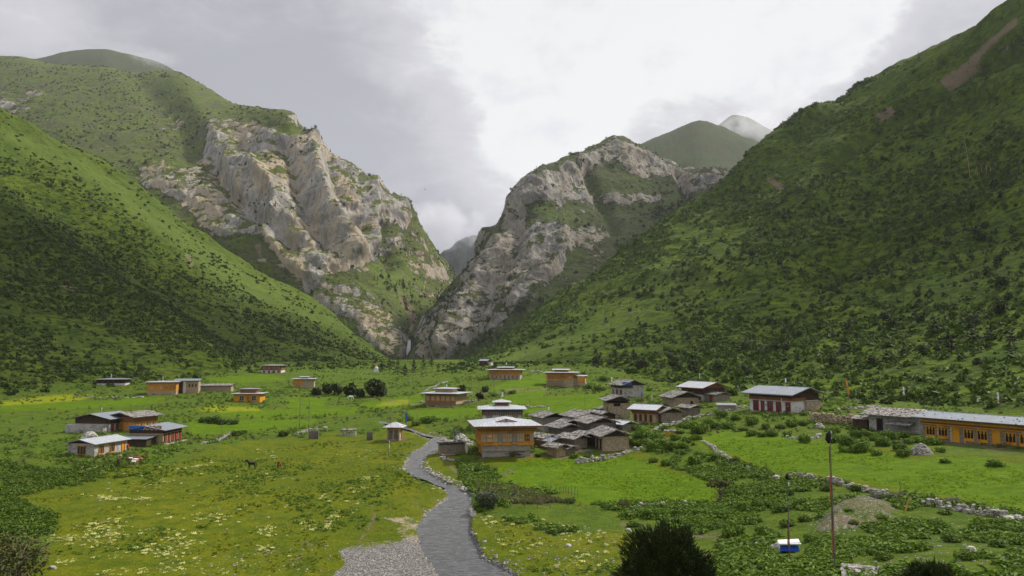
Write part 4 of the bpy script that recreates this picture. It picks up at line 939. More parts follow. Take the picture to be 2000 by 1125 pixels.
def ring(mb, w, d, z0, z1, o):
    """band of boxes round the four walls, standing o proud"""
    a, b = w/2, d/2
    mb.box(-a-o, a+o, -b-o, -b, z0, z1); mb.box(-a-o, a+o, b, b+o, z0, z1); mb.box(-a-o, -a, -b, b, z0, z1); mb.box(a, a+o, -b, b, z0, z1)
def dentils(mb, w, d, z0, z1, o0, o1, step, faces='flr'):
    for fc in faces:
        f = F(fc, w, d); L = (w if fc in 'fb' else d)+o0*2; n = int(L/step)
        for k in range(n+1):
            u = -L/2+L*k/n; fbox(mb, f, u-step*.28, u+step*.28, o0-.02, o1, z0, z1)
def place(px, py, yaw, w, d, at='f', dz=0.0):
    """world position of the footprint centre so that the named front point stands on the ground seen at px, py"""
    h = hit(px, py); t = R(yaw); q = {'f': (0, -d/2), 'r': (w/2, -d/2), 'l': (-w/2, -d/2), 'c': (0, 0)}[at]
    x = q[0]*math.cos(t)-q[1]*math.sin(t); y = q[0]*math.sin(t)+q[1]*math.cos(t)
    return Vector((h.x-x, h.y-y, h.z+dz)), t
def wall_part(root, w, d, h, mat, z0=-1.6, name='wall', inset=0.0):
    mb = MB(); mb.box(-w/2+inset, w/2-inset, -d/2+inset, d/2-inset, z0, h); return mb.build(name, mat, root)
# ---------------------------------------------------------------- the large house by the stream
def big_house():
    w, d, H = 9.5, 9.0, 5.55; loc, t = place(991, 892, 9, w, d)
    root = empty('farmhouse', loc, t, 'large ochre timber house with wide pale tin roof beside the stream', 'house', 'houses of the village')
    g = MB(); g.box(-w/2+.3, w/2-.55, -d/2+.32, d/2-.3, -1.5, 2.4); g.box(-w/2+.31, w/2-.56, -d/2+.12, -d/2+.318, 1.0, 4.3); g.build('wall', M_PLASTER, root)
    u = MB(); u.box(-w/2, w/2, -d/2+.33, d/2, 2.405, 4.32); u.build('upper_wall', M_OCHRE, root)
    # three projecting bay windows on the front, with plaster piers between
    for x0, x1, kind in ((-4.75, -1.75, 0), (-.85, .85, 1), (1.75, 4.75, 0)):
        m = MB(); m.box(x0, x1, -d/2-.12, -d/2+.10, 2.02, 2.24); m.box(x0, x1, -d/2-.18, -d/2+.10, 4.05, 4.22)
        m.box(x0+.1, x1-.1, -d/2-.02, -d/2+.10, 2.24, 2.62)
        n = 7 if kind == 0 else 4
        for k in range(n+1):
            x = x0+(x1-x0)*k/n; m.box(max(x0, x-.05), min(x1, x+.05), -d/2-.14, -d/2+.10, 2.24, 4.05)
        m.box(x0+.05, x1-.05, -d/2-.10, -d/2+.08, 2.58, 2.68); m.box(x0+.05, x1-.05, -d/2-.10, -d/2+.08, 3.32, 3.40)
        # carved brackets below the bay
        for k in (0, 1): x = x0+.15+(x1-x0-.3)*k; m.box(x-.11, x+.11, -d/2-.06, -d/2+.115, 1.72, 2.02); m.box(x-.06, x+.06, -d/2+.0, -d/2+.117, 1.52, 1.72)
        bay = m.build('window', M_OCHRE, root)
        p = MB(); p.box(x0+.06, x1-.06, -d/2+.0, -d/2+.06, 2.66, 4.05); p.build('pane', M_CREAM, bay)
        if kind == 0:
            c = (x0+x1)/2+(.35 if x0 > 0 else .05); q = MB()
            for j in (0, 1):
                for i in (-1, 0, 1): q.box(c+i*.30-.10, c+i*.30+.10, -d/2-.17, -d/2-.02, 2.72+j*.68, 3.22+j*.68)
            q.build('opening', M_BLACK if x0 > 0 else M_CREAM, bay)
            q = MB(); q.box(c-.5, c+.5, -d/2-.16, -d/2-.02, 3.24, 3.38); q.box(c-.5, c+.5, -d/2-.16, -d/2-.02, 3.93, 4.03)
            for i in range(4): q.box(c-.5+i*.3, c-.40+i*.3, -d/2-.16, -d/2-.02, 2.68, 3.93)
            q.build('lattice', M_OCHRE, bay)
        ar = MB()
    for xa in (-1.3, 1.3):
        a = MB()
        for k in range(7):
            t0, t1 = math.pi*k/7, math.pi*(k+1)/7; a.hexa([(xa+.52*math.cos(t0), -d/2-.02, 3.75+.28*math.sin(t0)), (xa+.52*math.cos(t1), -d/2-.02, 3.75+.28*math.sin(t1)), (xa+.52*math.cos(t1), -d/2+.11, 3.75+.28*math.sin(t1)), (xa+.52*math.cos(t0), -d/2+.11, 3.75+.28*math.sin(t0))],
                   [(xa+.52*math.cos(t0), -d/2-.02, 4.2), (xa+.52*math.cos(t1), -d/2-.02, 4.2), (xa+.52*math.cos(t1), -d/2+.11, 4.2), (xa+.52*math.cos(t0), -d/2+.11, 4.2)])
        a.build('arch', M_OCHRE, root)
    # left wall: a run of narrow windows above, posts below
    for k in range(6):
        u_ = -d/2+.9+k*1.42; opening(root, 'l', w, d, u_, 2.55, 1.05, 1.55, M_OCHRE, M_CREAM, 2, 2, .12, .12)
    for k in range(5):
        u_ = -d/2+1.1+k*1.6; opening(root, 'l', w-.6, d, u_, .35, .95, 1.5, M_OCHRE, M_BLACK, 2, 1, .10, .14)
    m = MB(); ring(m, w, d, 2.15, 2.40, .10); m.build('floor_beam', M_OCHRE, root)
    c = MB()
    for z0, z1, o in ((4.33, 4.52, .16), (4.72, 4.84, .36), (5.06, 5.20, .60)): ring(c, w, d, z0, z1, o)
    c.build('cornice', M_OCHRE, root)
    c = MB(); dentils(c, w, d, 4.53, 4.71, .14, .34, .26); dentils(c, w, d, 4.85, 5.05, .34, .60, .30); c.box(-w/2-.1, w/2+.1, -d/2-.1, d/2+.1, 4.525, 5.4); c.build('bracket_row', M_RUST, root)
    c = MB(); dentils(c, w, d, 5.21, 5.36, .5, 1.2, .8); c.build('rafter_row', M_OCHRE, root)
    rf = roof_part(root, 'hip', w, d, H, 1.05, 1.45, M_METAL, t=.09)
    e = MB(); a, b = w/2+1.45, d/2+1.45
    for x0, x1, y0, y1 in ((-a, a, -b-.03, -b+.03), (-a, a, b-.03, b+.03), (-a-.03, -a+.03, -b+.03, b-.03), (a-.03, a+.03, -b+.03, b-.03)): e.box(x0, x1, y0, y1, H-.20, H-.05)
    e.build('fascia', M_RUST, rf)
    dm = MB(); dm.add([(-1.9, -3.3, H+.50), (1.9, -3.3, H+.50), (0, -3.3, H+.98), (-1.9, -.6, H+.98), (1.9, -.6, H+.98), (0, -.6, H+1.3)], [(0, 1, 2), (5, 4, 3), (0, 2, 5, 3), (1, 4, 5, 2)]); dm.build('dormer', M_METAL, rf)
    dm = MB(); dm.bar((-2.0, -3.34, H+.47), (0, -3.34, H+1.0), .09, .12); dm.bar((2.0, -3.34, H+.47), (0, -3.34, H+1.0), .09, .12); dm.box(-.09, .09, -3.42, -3.33, H+.55, H+.85); dm.build('dormer_edge', M_RED, rf)
    f = MB(); f.box(1.0, 3.2, -d/2+.05, -d/2+.11, .75, .85); f.box(1.0, 1.1, -d/2+.05, -d/2+.11, 0, .75); f.build('rail', M_DKWOOD, root)
big_house()

def lantern(root, w, d, z, wall, rmat, rise=.35, h=1.1, oh=.7, red=False):
    """small raised roof on top of the main roof"""
    m = MB(); m.box(-w/2, w/2, -d/2, d/2, z-.3, z+h-.12)
    for k in range(int(w/1.1)): x = -w/2+.5+k*1.1; m.box(x-.05, x+.05, -d/2-.05, -d/2, z+.1, z+h-.15)
    L = m.build('roof_lantern', wall, root)
    roof_part(L, 'hip' if not red else 'gable', w, d, z+h-.1, rise, oh, rmat, t=.08, name='lantern_roof')
    if red:
        e = MB(); b = d/2+oh
        for s in (-1, 1): x = s*(w/2+oh+.03); e.bar((x, -b, z+h-.14), (x, 0, z+h-.1+rise), .08, .14); e.bar((x, b, z+h-.14), (x, 0, z+h-.1+rise), .08, .14)
        e.box(-w/2-oh, w/2+oh, -b-.05, -b-.01, z+h-.2, z+h-.06)
        e.build('roof_edge', M_RED, L)
def house(label, px, py, yaw, w, d, h, at='f', wall=M_OCHRE, upper=None, uz=None, roof='hip', rmat=None, rise=.8, oh=1.1, ohx=None, shingle=False, stones=0, off=0.0,
          wins=(), cornice=None, lant=None, gable=None, name='farmhouse', cat='house', group='houses of the village', fascia=None, t=.10, extra=None, dz=0.0, gap=0.0):
    loc, tt = place(px, py, yaw, w, d, at, dz); root = empty(name, loc, tt, label, cat, group)
    if upper: wall_part(root, w, d, uz, wall, inset=.06); m = MB(); m.box(-w/2, w/2, -d/2, d/2, uz+.003, h); m.build('upper_wall', upper, root)
    else: wall_part(root, w, d, h, wall)
    z = h+gap
    if cornice:
        c = MB(); hh = cornice[1]
        ring(c, w, d, h-hh, h-hh*.72, .12); ring(c, w, d, h-hh*.45, h-hh*.2, .34); c.build('cornice', cornice[0], root)
        c = MB(); dentils(c, w, d, h-hh*.71, h-hh*.46, .10, .32, .42); dentils(c, w, d, h-hh*.19, h-.02, .30, .55, .55); c.build('bracket_row', cornice[2], root)
    if gap:
        c = MB()
        for x in (-w/2+.2, 0, w/2-.2):
            for y in (-d/2+.2, d/2-.2): c.box(x-.08, x+.08, y-.08, y+.08, h, z+.1)
        c.build('roof_post', M_DKWOOD, root); MB().box(-w/2+.4, w/2-.4, -d/2+.4, d/2-.4, h+.002, h+gap+.12).build('loft', M_BLACK, root)  # black box fills the open loft; its shade is in the colour
    rm = rmat or (M_SHINGLE if shingle else M_METAL)
    rf = roof_part(root, roof, w, d, z, rise, oh, rm, ohx, off, t, shingle=shingle, stones=stones)
    if fascia:
        a = w/2+(oh if ohx is None else ohx); b = d/2+oh; e = MB()
        e.box(-a, a, -b-.05, -b-.004, z-t-.12, z-.02)
        if roof == 'gable':
            for s in (-1, 1): e.bar((s*(a+.03), -b, z-.1), (s*(a+.03), off, z+rise-.1), .05, .16); e.bar((s*(a+.03), b, z-.1), (s*(a+.03), off, z+rise-.1), .05, .16)
        e.build('fascia', fascia, rf)
    if gable and roof == 'gable': gable_fill(root, w, d, z, rise, gable, off=off)
    if lant: lantern(root, lant[0], lant[1], z+lant[2], lant[3], lant[4], *lant[5:])
    for q in wins:
        fc, u, zz, ww, hh, st = q[:6]
        S = {'ochre': (M_OCHRE, M_CREAM, 3, 2), 'dark': (M_DKWOOD, M_BLACK, 2, 1), 'arch': (M_YELLOW, M_BLACK, 3, 1), 'red': (M_RED, M_GLASS, 3, 3), 'white': (M_CREAM, M_GLASS, 2, 2), 'glass': (M_OCHRE, M_GLASS, 3, 1), 'rust': (M_RUST, M_BLACK, 2, 1), 'lat': (M_RUST, M_CREAM, 4, 2), 'tan': (M_RUST, M_OCHRE, 2, 2)}
        if st.startswith('door'):
            fm, pm = {'door': (M_OCHRE, M_YELLOW), 'doorr': (M_DKWOOD, M_RED), 'doord': (M_DKWOOD, M_BLACK), 'doory': (M_YELLOW, M_YELLOW)}[st]; opening(root, fc, w, d, u, zz, ww, hh, fm, pm, 1, 1, .12, .12, name='door', lintel=1)
        else:
            fm, pm, nx, ny = S[st]; opening(root, fc, w, d, u, zz, ww, hh, fm, pm, nx, ny, .11, .10, arch=(st == 'arch'), lintel=1 if st in ('arch', 'red', 'ochre', 'glass') else None)
    if extra: extra(root, w, d, h)
    return root
def row(fc, a, b, n, z, ww, hh, st): return [(fc, a+(b-a)*k/max(n-1, 1), z, ww, hh, st) for k in range(n)]

def painted_band(root, w, d, h):
    m = MB(); ring(m, w, d, h-.75, h-.42, .16); m.build('blue_band', M_BLUE, root)
    m = MB(); dentils(m, w, d, h-1.45, h-.80, .06, .30, .42); m.build('bracket_row', M_RUST, root)
house('small temple with tiered tin roof and blue painted band behind the large ochre house', 981, 834, 3, 9.0, 8.0, 4.25, wall=M_WHITE, rise=.9, oh=1.35, cornice=(M_RUST, .4, M_DKWOOD), lant=(3.2, 3.0, .75, M_RUST, M_METAL, .5, .8, .7),
      wins=row('f', -3, 3, 3, 1.6, 1.2, 1.1, 'lat'), extra=painted_band, name='temple', cat='temple')
house('two-tiered timber house with long row of cream windows, left of the temple', 860, 793, -18, 10.6, 9.5, 4.1, wall=M_STONE, upper=M_TAN, uz=1.2, rise=.35, oh=1.7, cornice=(M_DKWOOD, .5, M_DKWOOD), lant=(6.2, 4.0, .25, M_PALEWOOD, M_METAL, .3, 1.25, .8),
      wins=row('f', -4.4, 4.4, 6, 1.75, 1.25, 1.35, 'ochre')+row('f', -4.2, 3, 5, .15, .9, .9, 'tan')+[('r', -1.5, 1.9, 1.2, 1.2, 'rust')],
      extra=lambda r, w, d, h: (MB().box(w/2, w/2+.12, -d/2, d/2, .6, h-.5).build('side_panel', M_PALEWOOD, r), MB().box(-1.5, 4.6, -d/2-2.2, -d/2-.02, -1.3, .15).build('porch', M_STONE, r)))
house('ochre house with white columned ground floor, high on the green slope', 986, 741, -6, 12.6, 9, 4.0, wall=M_STONEW, upper=M_OCHRE, uz=1.9, rise=.3, oh=1.6, cornice=(M_OCHRE, .9, M_OCHRE), lant=(5.5, 4, .2, M_RUST, M_METAL, .35, .7, .9, True),
      wins=row('f', -5.2, 5.0, 7, .4, .8, 1.3, 'tan'))
house('two-storey ochre house with red-edged lantern roof above the terraced field', 1094, 755, -10, 10.4, 9, 5.4, wall=M_STONEY, upper=M_OCHRE, uz=2.4, rise=.35, oh=1.6, cornice=(M_OCHRE, 1.0, M_OCHRE), lant=(5, 4, .2, M_RUST, M_METAL, .4, .8, 1.0, True),
      wins=row('f', -4.2, 1.8, 5, 3.0, 1.0, .95, 'tan')+row('f', -4.4, 1, 5, .2, .8, 1.9, 'lat')+[('f', 3.8, 3.0, 1.3, 1.0, 'ochre'), ('r', 0, 3, 1.2, 1, 'ochre')],
      extra=lambda r, w, d, h: (MB().box(w/2+1.2, w/2+4.4, -d/2+1.2, d/2-2, -1.4, 1.6).box(w/2+.0, w/2+1.2, -d/2+1.5, d/2-2, -1.4, 3.4).build('annex_wall', M_STONEY, r), MB().box(w/2+1.3, w/2+4.2, -d/2+1.1, d/2-2.1, 1.61, 4.0).build('annex_upper_wall', M_OCHRE, r), roof_part(r, 'lean', 4.6, 6.4, 4.05, .2, .3, M_METAL, name='annex_roof').__setattr__('location', (w/2+2.3, .2, 0))))
house('small dark brown hut with bluish tin roof, highest on the green slope', 944, 714, -25, 4.6, 4.0, 2.5, wall=M_DKWOOD, rise=.9, oh=.4, roof='gable', rmat=M_METALD, name='hut', cat='hut', gable=M_DKWOOD, wins=[('f', 0, .8, .8, .8, 'rust')],
      extra=lambda r, w, d, h: MB().box(w/2+.4, w/2+2.0, -1.2, 1, -1, 1.5).build('side_shed', M_WHITE, r))
# right bank, middle distance
house('whitewashed gabled house with plank roof and blue gable panel', 1217, 776, -72, 7.6, 6.6, 3.4, at='r', wall=M_STONEW, roof='gable', shingle=True, stones=18, rise=1.5, oh=.9, gable=M_DKWOOD,
      wins=row('f', -2.6, 2.6, 3, .7, 1.0, 1.4, 'rust'), extra=lambda r, w, d, h: (MB().box(w/2-.4, w/2+.35, -3.2, -.6, h+.05, h+.95).build('blue_panel', M_BLUE, r), MB().box(w/2, w/2+.3, -3.4, -.3, 2.7, 3.4).box(-w/2, w/2, -d/2-.3, -d/2, 2.6, 3.35).build('balcony', M_DKWOOD, r)))
house('square buff stone barn with open loft under a plank roof', 1190, 818, -84, 6.2, 5.0, 3.6, at='r', wall=M_STONEY, roof='gable', shingle=True, stones=22, rise=1.1, oh=1.0, gap=.6, name='barn', cat='barn', group='barns of the village', gable=M_DKWOOD,
      wins=[('f', 1.2, .6, .7, 2.0, 'dark'), ('r', -.6, 2.9, .0+1.6, .7, 'dark')])
house('low timber lean-to with plank roof on a white post, left of the square stone barn', 1170, 812, -60, 3.2, 3.0, 1.7, wall=M_DKWOOD, roof='lean', shingle=True, stones=8, rise=.5, oh=.5, name='shed', cat='shed', group='barns of the village', extra=lambda r, w, d, h: MB().box(-1.7, -1.55, -2.0, -1.85, -1, 1.75).build('post', M_WHITE, r))
house('small house with slanting tin roof, ochre gable and row of narrow windows', 1278, 829, -36, 5.2, 4.4, 3.2, at='r', wall=M_PALEWOOD, roof='gable', rise=.95, oh=1.0, off=.3, rmat=M_METAL, cornice=(M_RUST, 1.0, M_RUST), gable=M_OCHRE,
      wins=row('f', -1.9, 1.8, 4, .5, .65, 1.6, 'rust'))
house('rough stone barn under dark plank roof, joined right of the tin-roofed small house', 1292, 828, -70, 6, 5.2, 2.6, at='r', wall=M_STONE, roof='gable', shingle=True, stones=10, rise=1.1, oh=.7, gable=M_DKWOOD, name='barn', cat='barn', group='barns of the village', dz=-.2)
house('sagging plank-roofed stone house with dark gable before the tin-roofed brown house', 1316, 796, -78, 7, 7.0, 2.5, at='r', wall=M_STONEY, roof='gable', shingle=True, stones=30, rise=1.5, oh=1.0, gable=M_DKWOOD, wins=[('r', 1.5, .8, .7, .8, 'dark')])
house('brown and white house with red-edged pale tin roof at the slope foot', 1374, 785, -64, 9.0, 7.4, 3.7, at='r', wall=M_STONEW, upper=M_DKWOOD, uz=1.9, roof='gable', rise=1.5, oh=1.2, rmat=M_METAL, gable=M_RUST, fascia=M_RUST,
      wins=row('f', -3, 3, 3, .5, .8, 1.0, 'dark'), extra=lambda r, w, d, h: roof_part(r, 'lean', 4.5, 1.6, 2.1, .35, .3, M_METALD, name='porch_roof').__setattr__('location', (-1.5, -d/2-1.0, 0)))
house('small plank-roofed stone outbuilding right of the brown and white house', 1398, 785, -60, 3.4, 5.2, 1.9, at='r', wall=M_STONE, roof='gable', shingle=True, stones=10, rise=.5, oh=.4, name='outbuilding', cat='shed', group='barns of the village', wins=[('f', 0, .2, 1.0, 1.3, 'doorr')])
house('low shed with sheet roof set among bushes left of the white house', 1420, 801, -10, 4.0, 2.6, 1.2, wall=M_PLASTER, roof='lean', rise=.3, oh=.3, rmat=M_METALD, name='shed', cat='shed', group='barns of the village')
def medal(root, w, d, h):
    for x in (-4.6, 4.75, -1.0):
        m = MB(); m.tube([(x, -d/2-.02, 1.55), (x, -d/2-.05, 1.55)], .22, 10); m.build('painted_emblem', M_PLASTER, root)
    MB().box(-w/2, w/2, -d/2-.28, -d/2, 2.75, 3.35).box(w/2, w/2+.28, -d/2, 0, 2.75, 3.35).build('balcony', M_RUST, root)
    m = MB(); m.box(-w/2-.3, w/2+.3, -d/2-.9, d/2, -2.0, -.12); m.build('plinth', M_STONE, root)
    m = MB(); m.box(w/2, w/2+.5, -.2, d/2, -.8, 2.6); m.build('side_wall', M_STONEY, root)
house('long whitewashed house with red lattice windows under a wide slate-blue tin roof', 1546, 808, -58, 11.5, 9.6, 4.15, at='r', wall=M_WHITE, upper=M_DKWOOD, uz=2.75, roof='gable', rise=1.55, oh=1.35, rmat=M_METALD, gable=M_DKWOOD, fascia=M_METALD,
      wins=[('f', -3.9, .15, 1.5, 2.2, 'red'), ('f', -2.0, .0, .9, 2.3, 'doorr'), ('f', .1, .15, 1.5, 2.2, 'red'), ('f', 2.4, .15, 1.4, 2.2, 'red'), ('f', 4.9, .15, 1.3, 2.2, 'red')], extra=medal)
# the long painted building at the right edge
def long_extra(root, w, d, h):
    m = MB(); m.box(-w/2-.1, w/2, -d/2-1.0, -d/2-.06, -1.6, .1); m.build('stone_step', M_GREYWOOD, root)
    m = MB(); m.box(-w/2, w/2, -d/2-.22, -d/2, 2.72, 2.92); m.box(-w/2, w/2, -d/2-.40, -d/2, 3.2, 3.42); m.build('painted_beam', M_YELLOW, root)
    m = MB(); dentils(m, w, d, 2.94, 3.18, .05, .36, .34, 'f'); m.build('bracket_row', M_RUST, root)
    for x in np.arange(-w/2+1.55, w/2-1, 2.25): MB().box(x+1.15-.16, x+1.15+.16, -d/2-.02, -d/2, 0, 2.7).build('pilaster', M_STONEW, root)
Lw = 26.0
wl_ = []; kinds = 'aadaadaaadaa'
for k, kd in enumerate(kinds):
    u_ = -Lw/2+1.45+k*2.15
    if u_ > Lw/2-1: break
    wl_.append(('f', u_, .15 if kd == 'd' else .55, 1.25 if kd == 'd' else 1.65, 2.35 if kd == 'd' else 1.85, 'doory' if kd == 'd' else 'arch'))
house('long stone building with yellow carved windows and doors at the right edge', 1803, 858, -60, Lw, 8.0, 3.95, at='l', wall=M_STONE, roof='gable', rise=.8, oh=1.3, rmat=M_METALD, stones=60, cornice=(M_YELLOW, .5, M_RUST), wins=wl_, extra=long_extra)
house('whitewashed rubble cottage with broad plank roof joined left of the long yellow-windowed building', 1698, 839, -52, 9.4, 8.0, 3.0, at='l', wall=M_STONEW, roof='gable', rise=1.2, oh=1.3, shingle=True, stones=60,
      wins=[('f', -2.6, 0, 1.2, 2.2, 'doord')], extra=lambda r, w, d, h: roof_part(r, 'lean', 4.2, 1.8, 1.5, .5, .2, M_SHINGLE, name='porch_roof', shingle=True, stones=8).__setattr__('location', (1.6, -d/2-1.1, 0)))
house('open woodshed with plank roof left of the rubble cottage', 1680, 838, -40, 2.6, 2.4, 2.0, wall=M_DKWOOD, roof='lean', rise=.4, oh=.4, shingle=True, stones=6, name='woodshed', cat='shed', group='barns of the village')
# barn cluster right of the big house
B = dict(wall=M_STONE, roof='gable', shingle=True, oh=.75, gable=M_DKWOOD, name='barn', cat='barn', group='barns of the village')
house('buff stone gabled barn at the front of the barn cluster beside the field', 1178, 882, -78, 7.2, 5.0, 2.7, at='r', **{**B, 'wall': M_STONEY}, rise=1.25, stones=40, wins=[('f', 2.4, .3, .8, 1.7, 'doord'), ('f', .6, .3, .8, 1.7, 'doord'), ('f', -1.4, .3, .8, 1.7, 'doord')])
house('dark timber barn with wide plank roof, topmost of the barn cluster', 1128, 846, -70, 7.5, 6.0, 3.2, at='r', **{**B, 'wall': M_DKWOOD}, rise=1.1, stones=34)
house('dark timber barn with plank roof left of the buff stone gabled barn', 1152, 858, -74, 7.0, 5.6, 3.1, at='r', **{**B, 'wall': M_GREYWOOD}, rise=1.1, stones=36)
house('plank-roofed barn with pale wall just right of the temple', 1062, 842, -66, 6.0, 5.2, 2.9, at='r', **{**B, 'wall': M_PLASTER}, rise=1.0, stones=26)
house('small grey plank-roofed shed between the big house and the dark barns', 1096, 862, -60, 4.6, 4.0, 2.6, at='r', **{**B, 'wall': M_GREYWOOD}, rise=.7, stones=16)
house('low collapsed-looking shed with bleached plank roof in the middle of the barn cluster', 1122, 880, -50, 4.0, 3.4, 2.1, at='r', **{**B, 'wall': M_STONE}, rise=.7, stones=18)
house('tiny plank hut with upright ochre boards beside the large ochre house', 1088, 893, -50, 2.7, 2.2, 1.7, at='r', **{**B, 'wall': M_PALEWOOD, 'name': 'plank_hut', 'cat': 'hut', 'gable': M_GREYWOOD}, rise=.55, stones=10,
      extra=lambda r, w, d, h: [MB().box(x-.03, x+.03, -d/2-.03, -d/2-.002, -.2, h-.1).build('board_gap', M_DKWOOD, r) for x in (-.9, -.45, 0, .45, .9)])
house('low shed with whitish slab roof against the right wall of the large ochre house', 1062, 872, -55, 4.2, 3.2, 1.6, at='r', **{**B, 'wall': M_STONE}, rise=.5, stones=30)
house('low shed with blue-grey sheet roof behind the tiny plank hut', 1076, 878, -55, 3.6, 2.8, 1.5, at='r', wall=M_STONE, roof='gable', rmat=M_METALD, rise=.5, oh=.5, stones=20, name='shed', cat='shed', group='barns of the village')
house('low barn with white-streaked tin roof behind the buff stone gabled barn', 1216, 846, -50, 4.6, 4.0, 1.7, at='r', wall=M_STONE, roof='gable', rmat=M_METAL, rise=.6, oh=.5, stones=12, name='barn', cat='barn', group='barns of the village')
house('squat dark shed with broken plank roof between the two lowest barn roofs', 1140, 872, -62, 3.4, 3.2, 2.0, at='r', **{**B, 'wall': M_DKWOOD}, rise=.6, stones=16)
house('narrow grey shed tucked left of the dark timber barn', 1108, 848, -70, 4.0, 3.6, 2.3, at='r', **{**B, 'wall': M_DKWOOD}, rise=.8, stones=18)
house('small stone pen with low plank roof right behind the tiny plank hut', 1106, 890, -46, 2.6, 2.4, 1.3, at='r', **{**B, 'wall': M_STONE}, rise=.4, stones=12)
house('dark plank-roofed barn behind the uppermost barn of the cluster', 1168, 832, -64, 6.0, 4.6, 2.2, at='r', **{**B, 'wall': M_DKWOOD}, rise=.9, stones=20)
house('small dark stone outhouse between the tin-roofed small house and the hedge', 1348, 812, -60, 3.6, 3.2, 1.8, at='r', **{**B, 'wall': M_STONE}, rise=.6, stones=16)
def slabyard(root, w, d, h):
    MB().box(w/2-.2, w/2+.15, -d/2-2.2, -d/2-1.95, -1, 1.9).build('post', M_WHITE, root)
    m = MB(); m.box(-w/2, w/2+2, -d/2-2.6, -d/2-.1, -1.2, .12); m.build('paved_yard', M_SOIL, root)
house('open stone shed with slab roof between the stream and the large ochre house', 884, 886, 14, 4.6, 2.8, 1.7, wall=M_STONE, roof='leanback', rise=.35, oh=.35, shingle=True, stones=10, name='shed', cat='shed', group='barns of the village', extra=slabyard)
# far left group
house('dark low house with flat tin roof and white base, farthest left at the slope foot', 216, 753, 12, 11, 7, 2.6, wall=M_WHITE, upper=M_DKWOOD, uz=.9, rise=.4, oh=1.0, rmat=M_METALD, wins=row('f', -4, 4, 5, 1.1, 1.0, .9, 'dark'))
house('boxy ochre and grey house with flat tin roof, left one of the upper pair', 315, 771, 14, 10.4, 7.5, 4.9, wall=M_STONEY, upper=M_OCHRE, uz=1.3, rise=.35, oh=.9, cornice=(M_OCHRE, .9, M_OCHRE),
      wins=[('f', -3.6, 2.1, 1.2, 1.0, 'ochre'), ('f', -.2, 2.1, 1.2, 1.1, 'ochre')]+row('f', 1.9, 4.4, 3, 2.0, .7, 1.3, 'tan'))
house('tall grey stone house with white strip and red windows, right of the upper pair', 365, 768, 16, 8.2, 7, 5.0, wall=M_STONEY, roof='gable', rise=.6, oh=.8, rmat=M_METALD, gable=M_DKWOOD,
      wins=row('f', .8, 3.2, 3, 2.4, .6, 1.2, 'rust'), extra=lambda r, w, d, h: (MB().box(-w/2-.1, -1.6, -d/2-.14, -d/2-.01, 0, h-.6).build('timber_front', M_DKWOOD, r), MB().box(-1.4, -.5, -d/2-.12, -d/2-.01, 0, h-.4).build('white_strip', M_WHITE, r)))
house('long low stone barn with plank roof right of the upper pair of houses', 420, 764, 8, 12.5, 5, 2.3, **{**B, 'wall': M_STONEY}, rise=.7, stones=24)
house('small yellow house with two-tiered tin roof among green fields', 482, 785, 4, 9.0, 7, 2.9, wall=M_YELLOW, rise=.3, oh=1.0, cornice=(M_OCHRE, .6, M_RUST), lant=(5.6, 3.6, .25, M_RUST, M_METALD, .3, 1.4, .6),
      wins=[('f', -1.8, .4, 1.6, 1.7, 'white'), ('f', 2.4, .4, 1.6, 1.7, 'white'), ('f', .3, .9, .7, .8, 'tan')])
house('brown two-storey house with grid of white windows beneath the left slope', 530, 728, 0, 10.6, 7, 4.0, wall=M_WHITE, upper=M_RUST, uz=1.3, rise=.3, oh=1.1, rmat=M_METAL, wins=row('f', -3.9, 3.9, 4, 2.0, 1.2, 1.2, 'white')+row('f', -3.9, 3.9, 4, .0, 1.2, 1.0, 'doorr'))
house('small ochre and stone house with red lantern roof beside dark trees', 593, 758, 10, 9.0, 6.5, 4.2, wall=M_STONEY, roof='hip', rise=.3, oh=1.1, lant=(3, 3, .2, M_RED, M_METAL, .3, .6, .7, True), wins=[('f', -2.6, 2.3, 2.2, 1.3, 'ochre'), ('f', -2.6, .2, 1.8, 1.2, 'tan')],
      extra=lambda r, w, d, h: MB().box(-w/2-.08, -.3, -d/2-.10, -d/2-.01, 1.6, h-.1).build('timber_front', M_OCHRE, r))
# lower left group
house('small stone cottage with pale tin roof and ochre windows, nearest at the lower left', 184, 892, 76, 8.9, 6.6, 2.55, at='l', wall=M_STONEW, roof='gable', rise=.85, oh=.6, rmat=M_METAL, gable=M_DKWOOD,
      wins=[('f', -2.7, .35, 1.4, 1.7, 'glass'), ('f', .2, .35, 1.4, 1.7, 'glass'), ('f', 3.3, .0, 1.0, 2.0, 'door'), ('l', .2, .35, 2.2, 1.7, 'glass')])
def patterned(root, w, d, h):
    MB().box(-w/2-.30, -w/2-.02, .4, d/2, h-.05, h+1.0).build('blue_panel', M_BLUE, root)
    m = MB()
    for k in range(4):
        y = -d/2+.5+k*1.05
        for a in ((0, .0, .52, .5), (.52, .5, 1.04, 0), (0, 1.0, .52, .5), (.52, .5, 1.04, 1.0)): m.bar((-w/2-.34, y+a[0], h+.0+a[1]), (-w/2-.34, y+a[2], h+a[3]), .07, .12)
    m.build('diamond_pattern', M_WHITE, root); MB().box(-w/2-.30, -w/2-.02, -d/2+.4, .39, h-.05, h+1.0).build('pattern_panel', M_RUST, root)
    a = MB(); a.box(-w/2-4.2, -w/2-.05, -d/2+1.6, d/2, -1.5, 1.7); a.build('annex_wall', M_DKWOOD, root)
    o = roof_part(root, 'lean', 6.6, 4.6, 1.75, .45, .4, M_METALD, name='annex_roof'); o.rotation_euler.z = -math.pi/2; o.location = (-w/2-2.1, .8, 0)
    MB().box(-w/2, w/2+2.0, -d/2-1.2, -d/2-.05, -1.2, .05).build('stone_step', M_PLASTER, root)
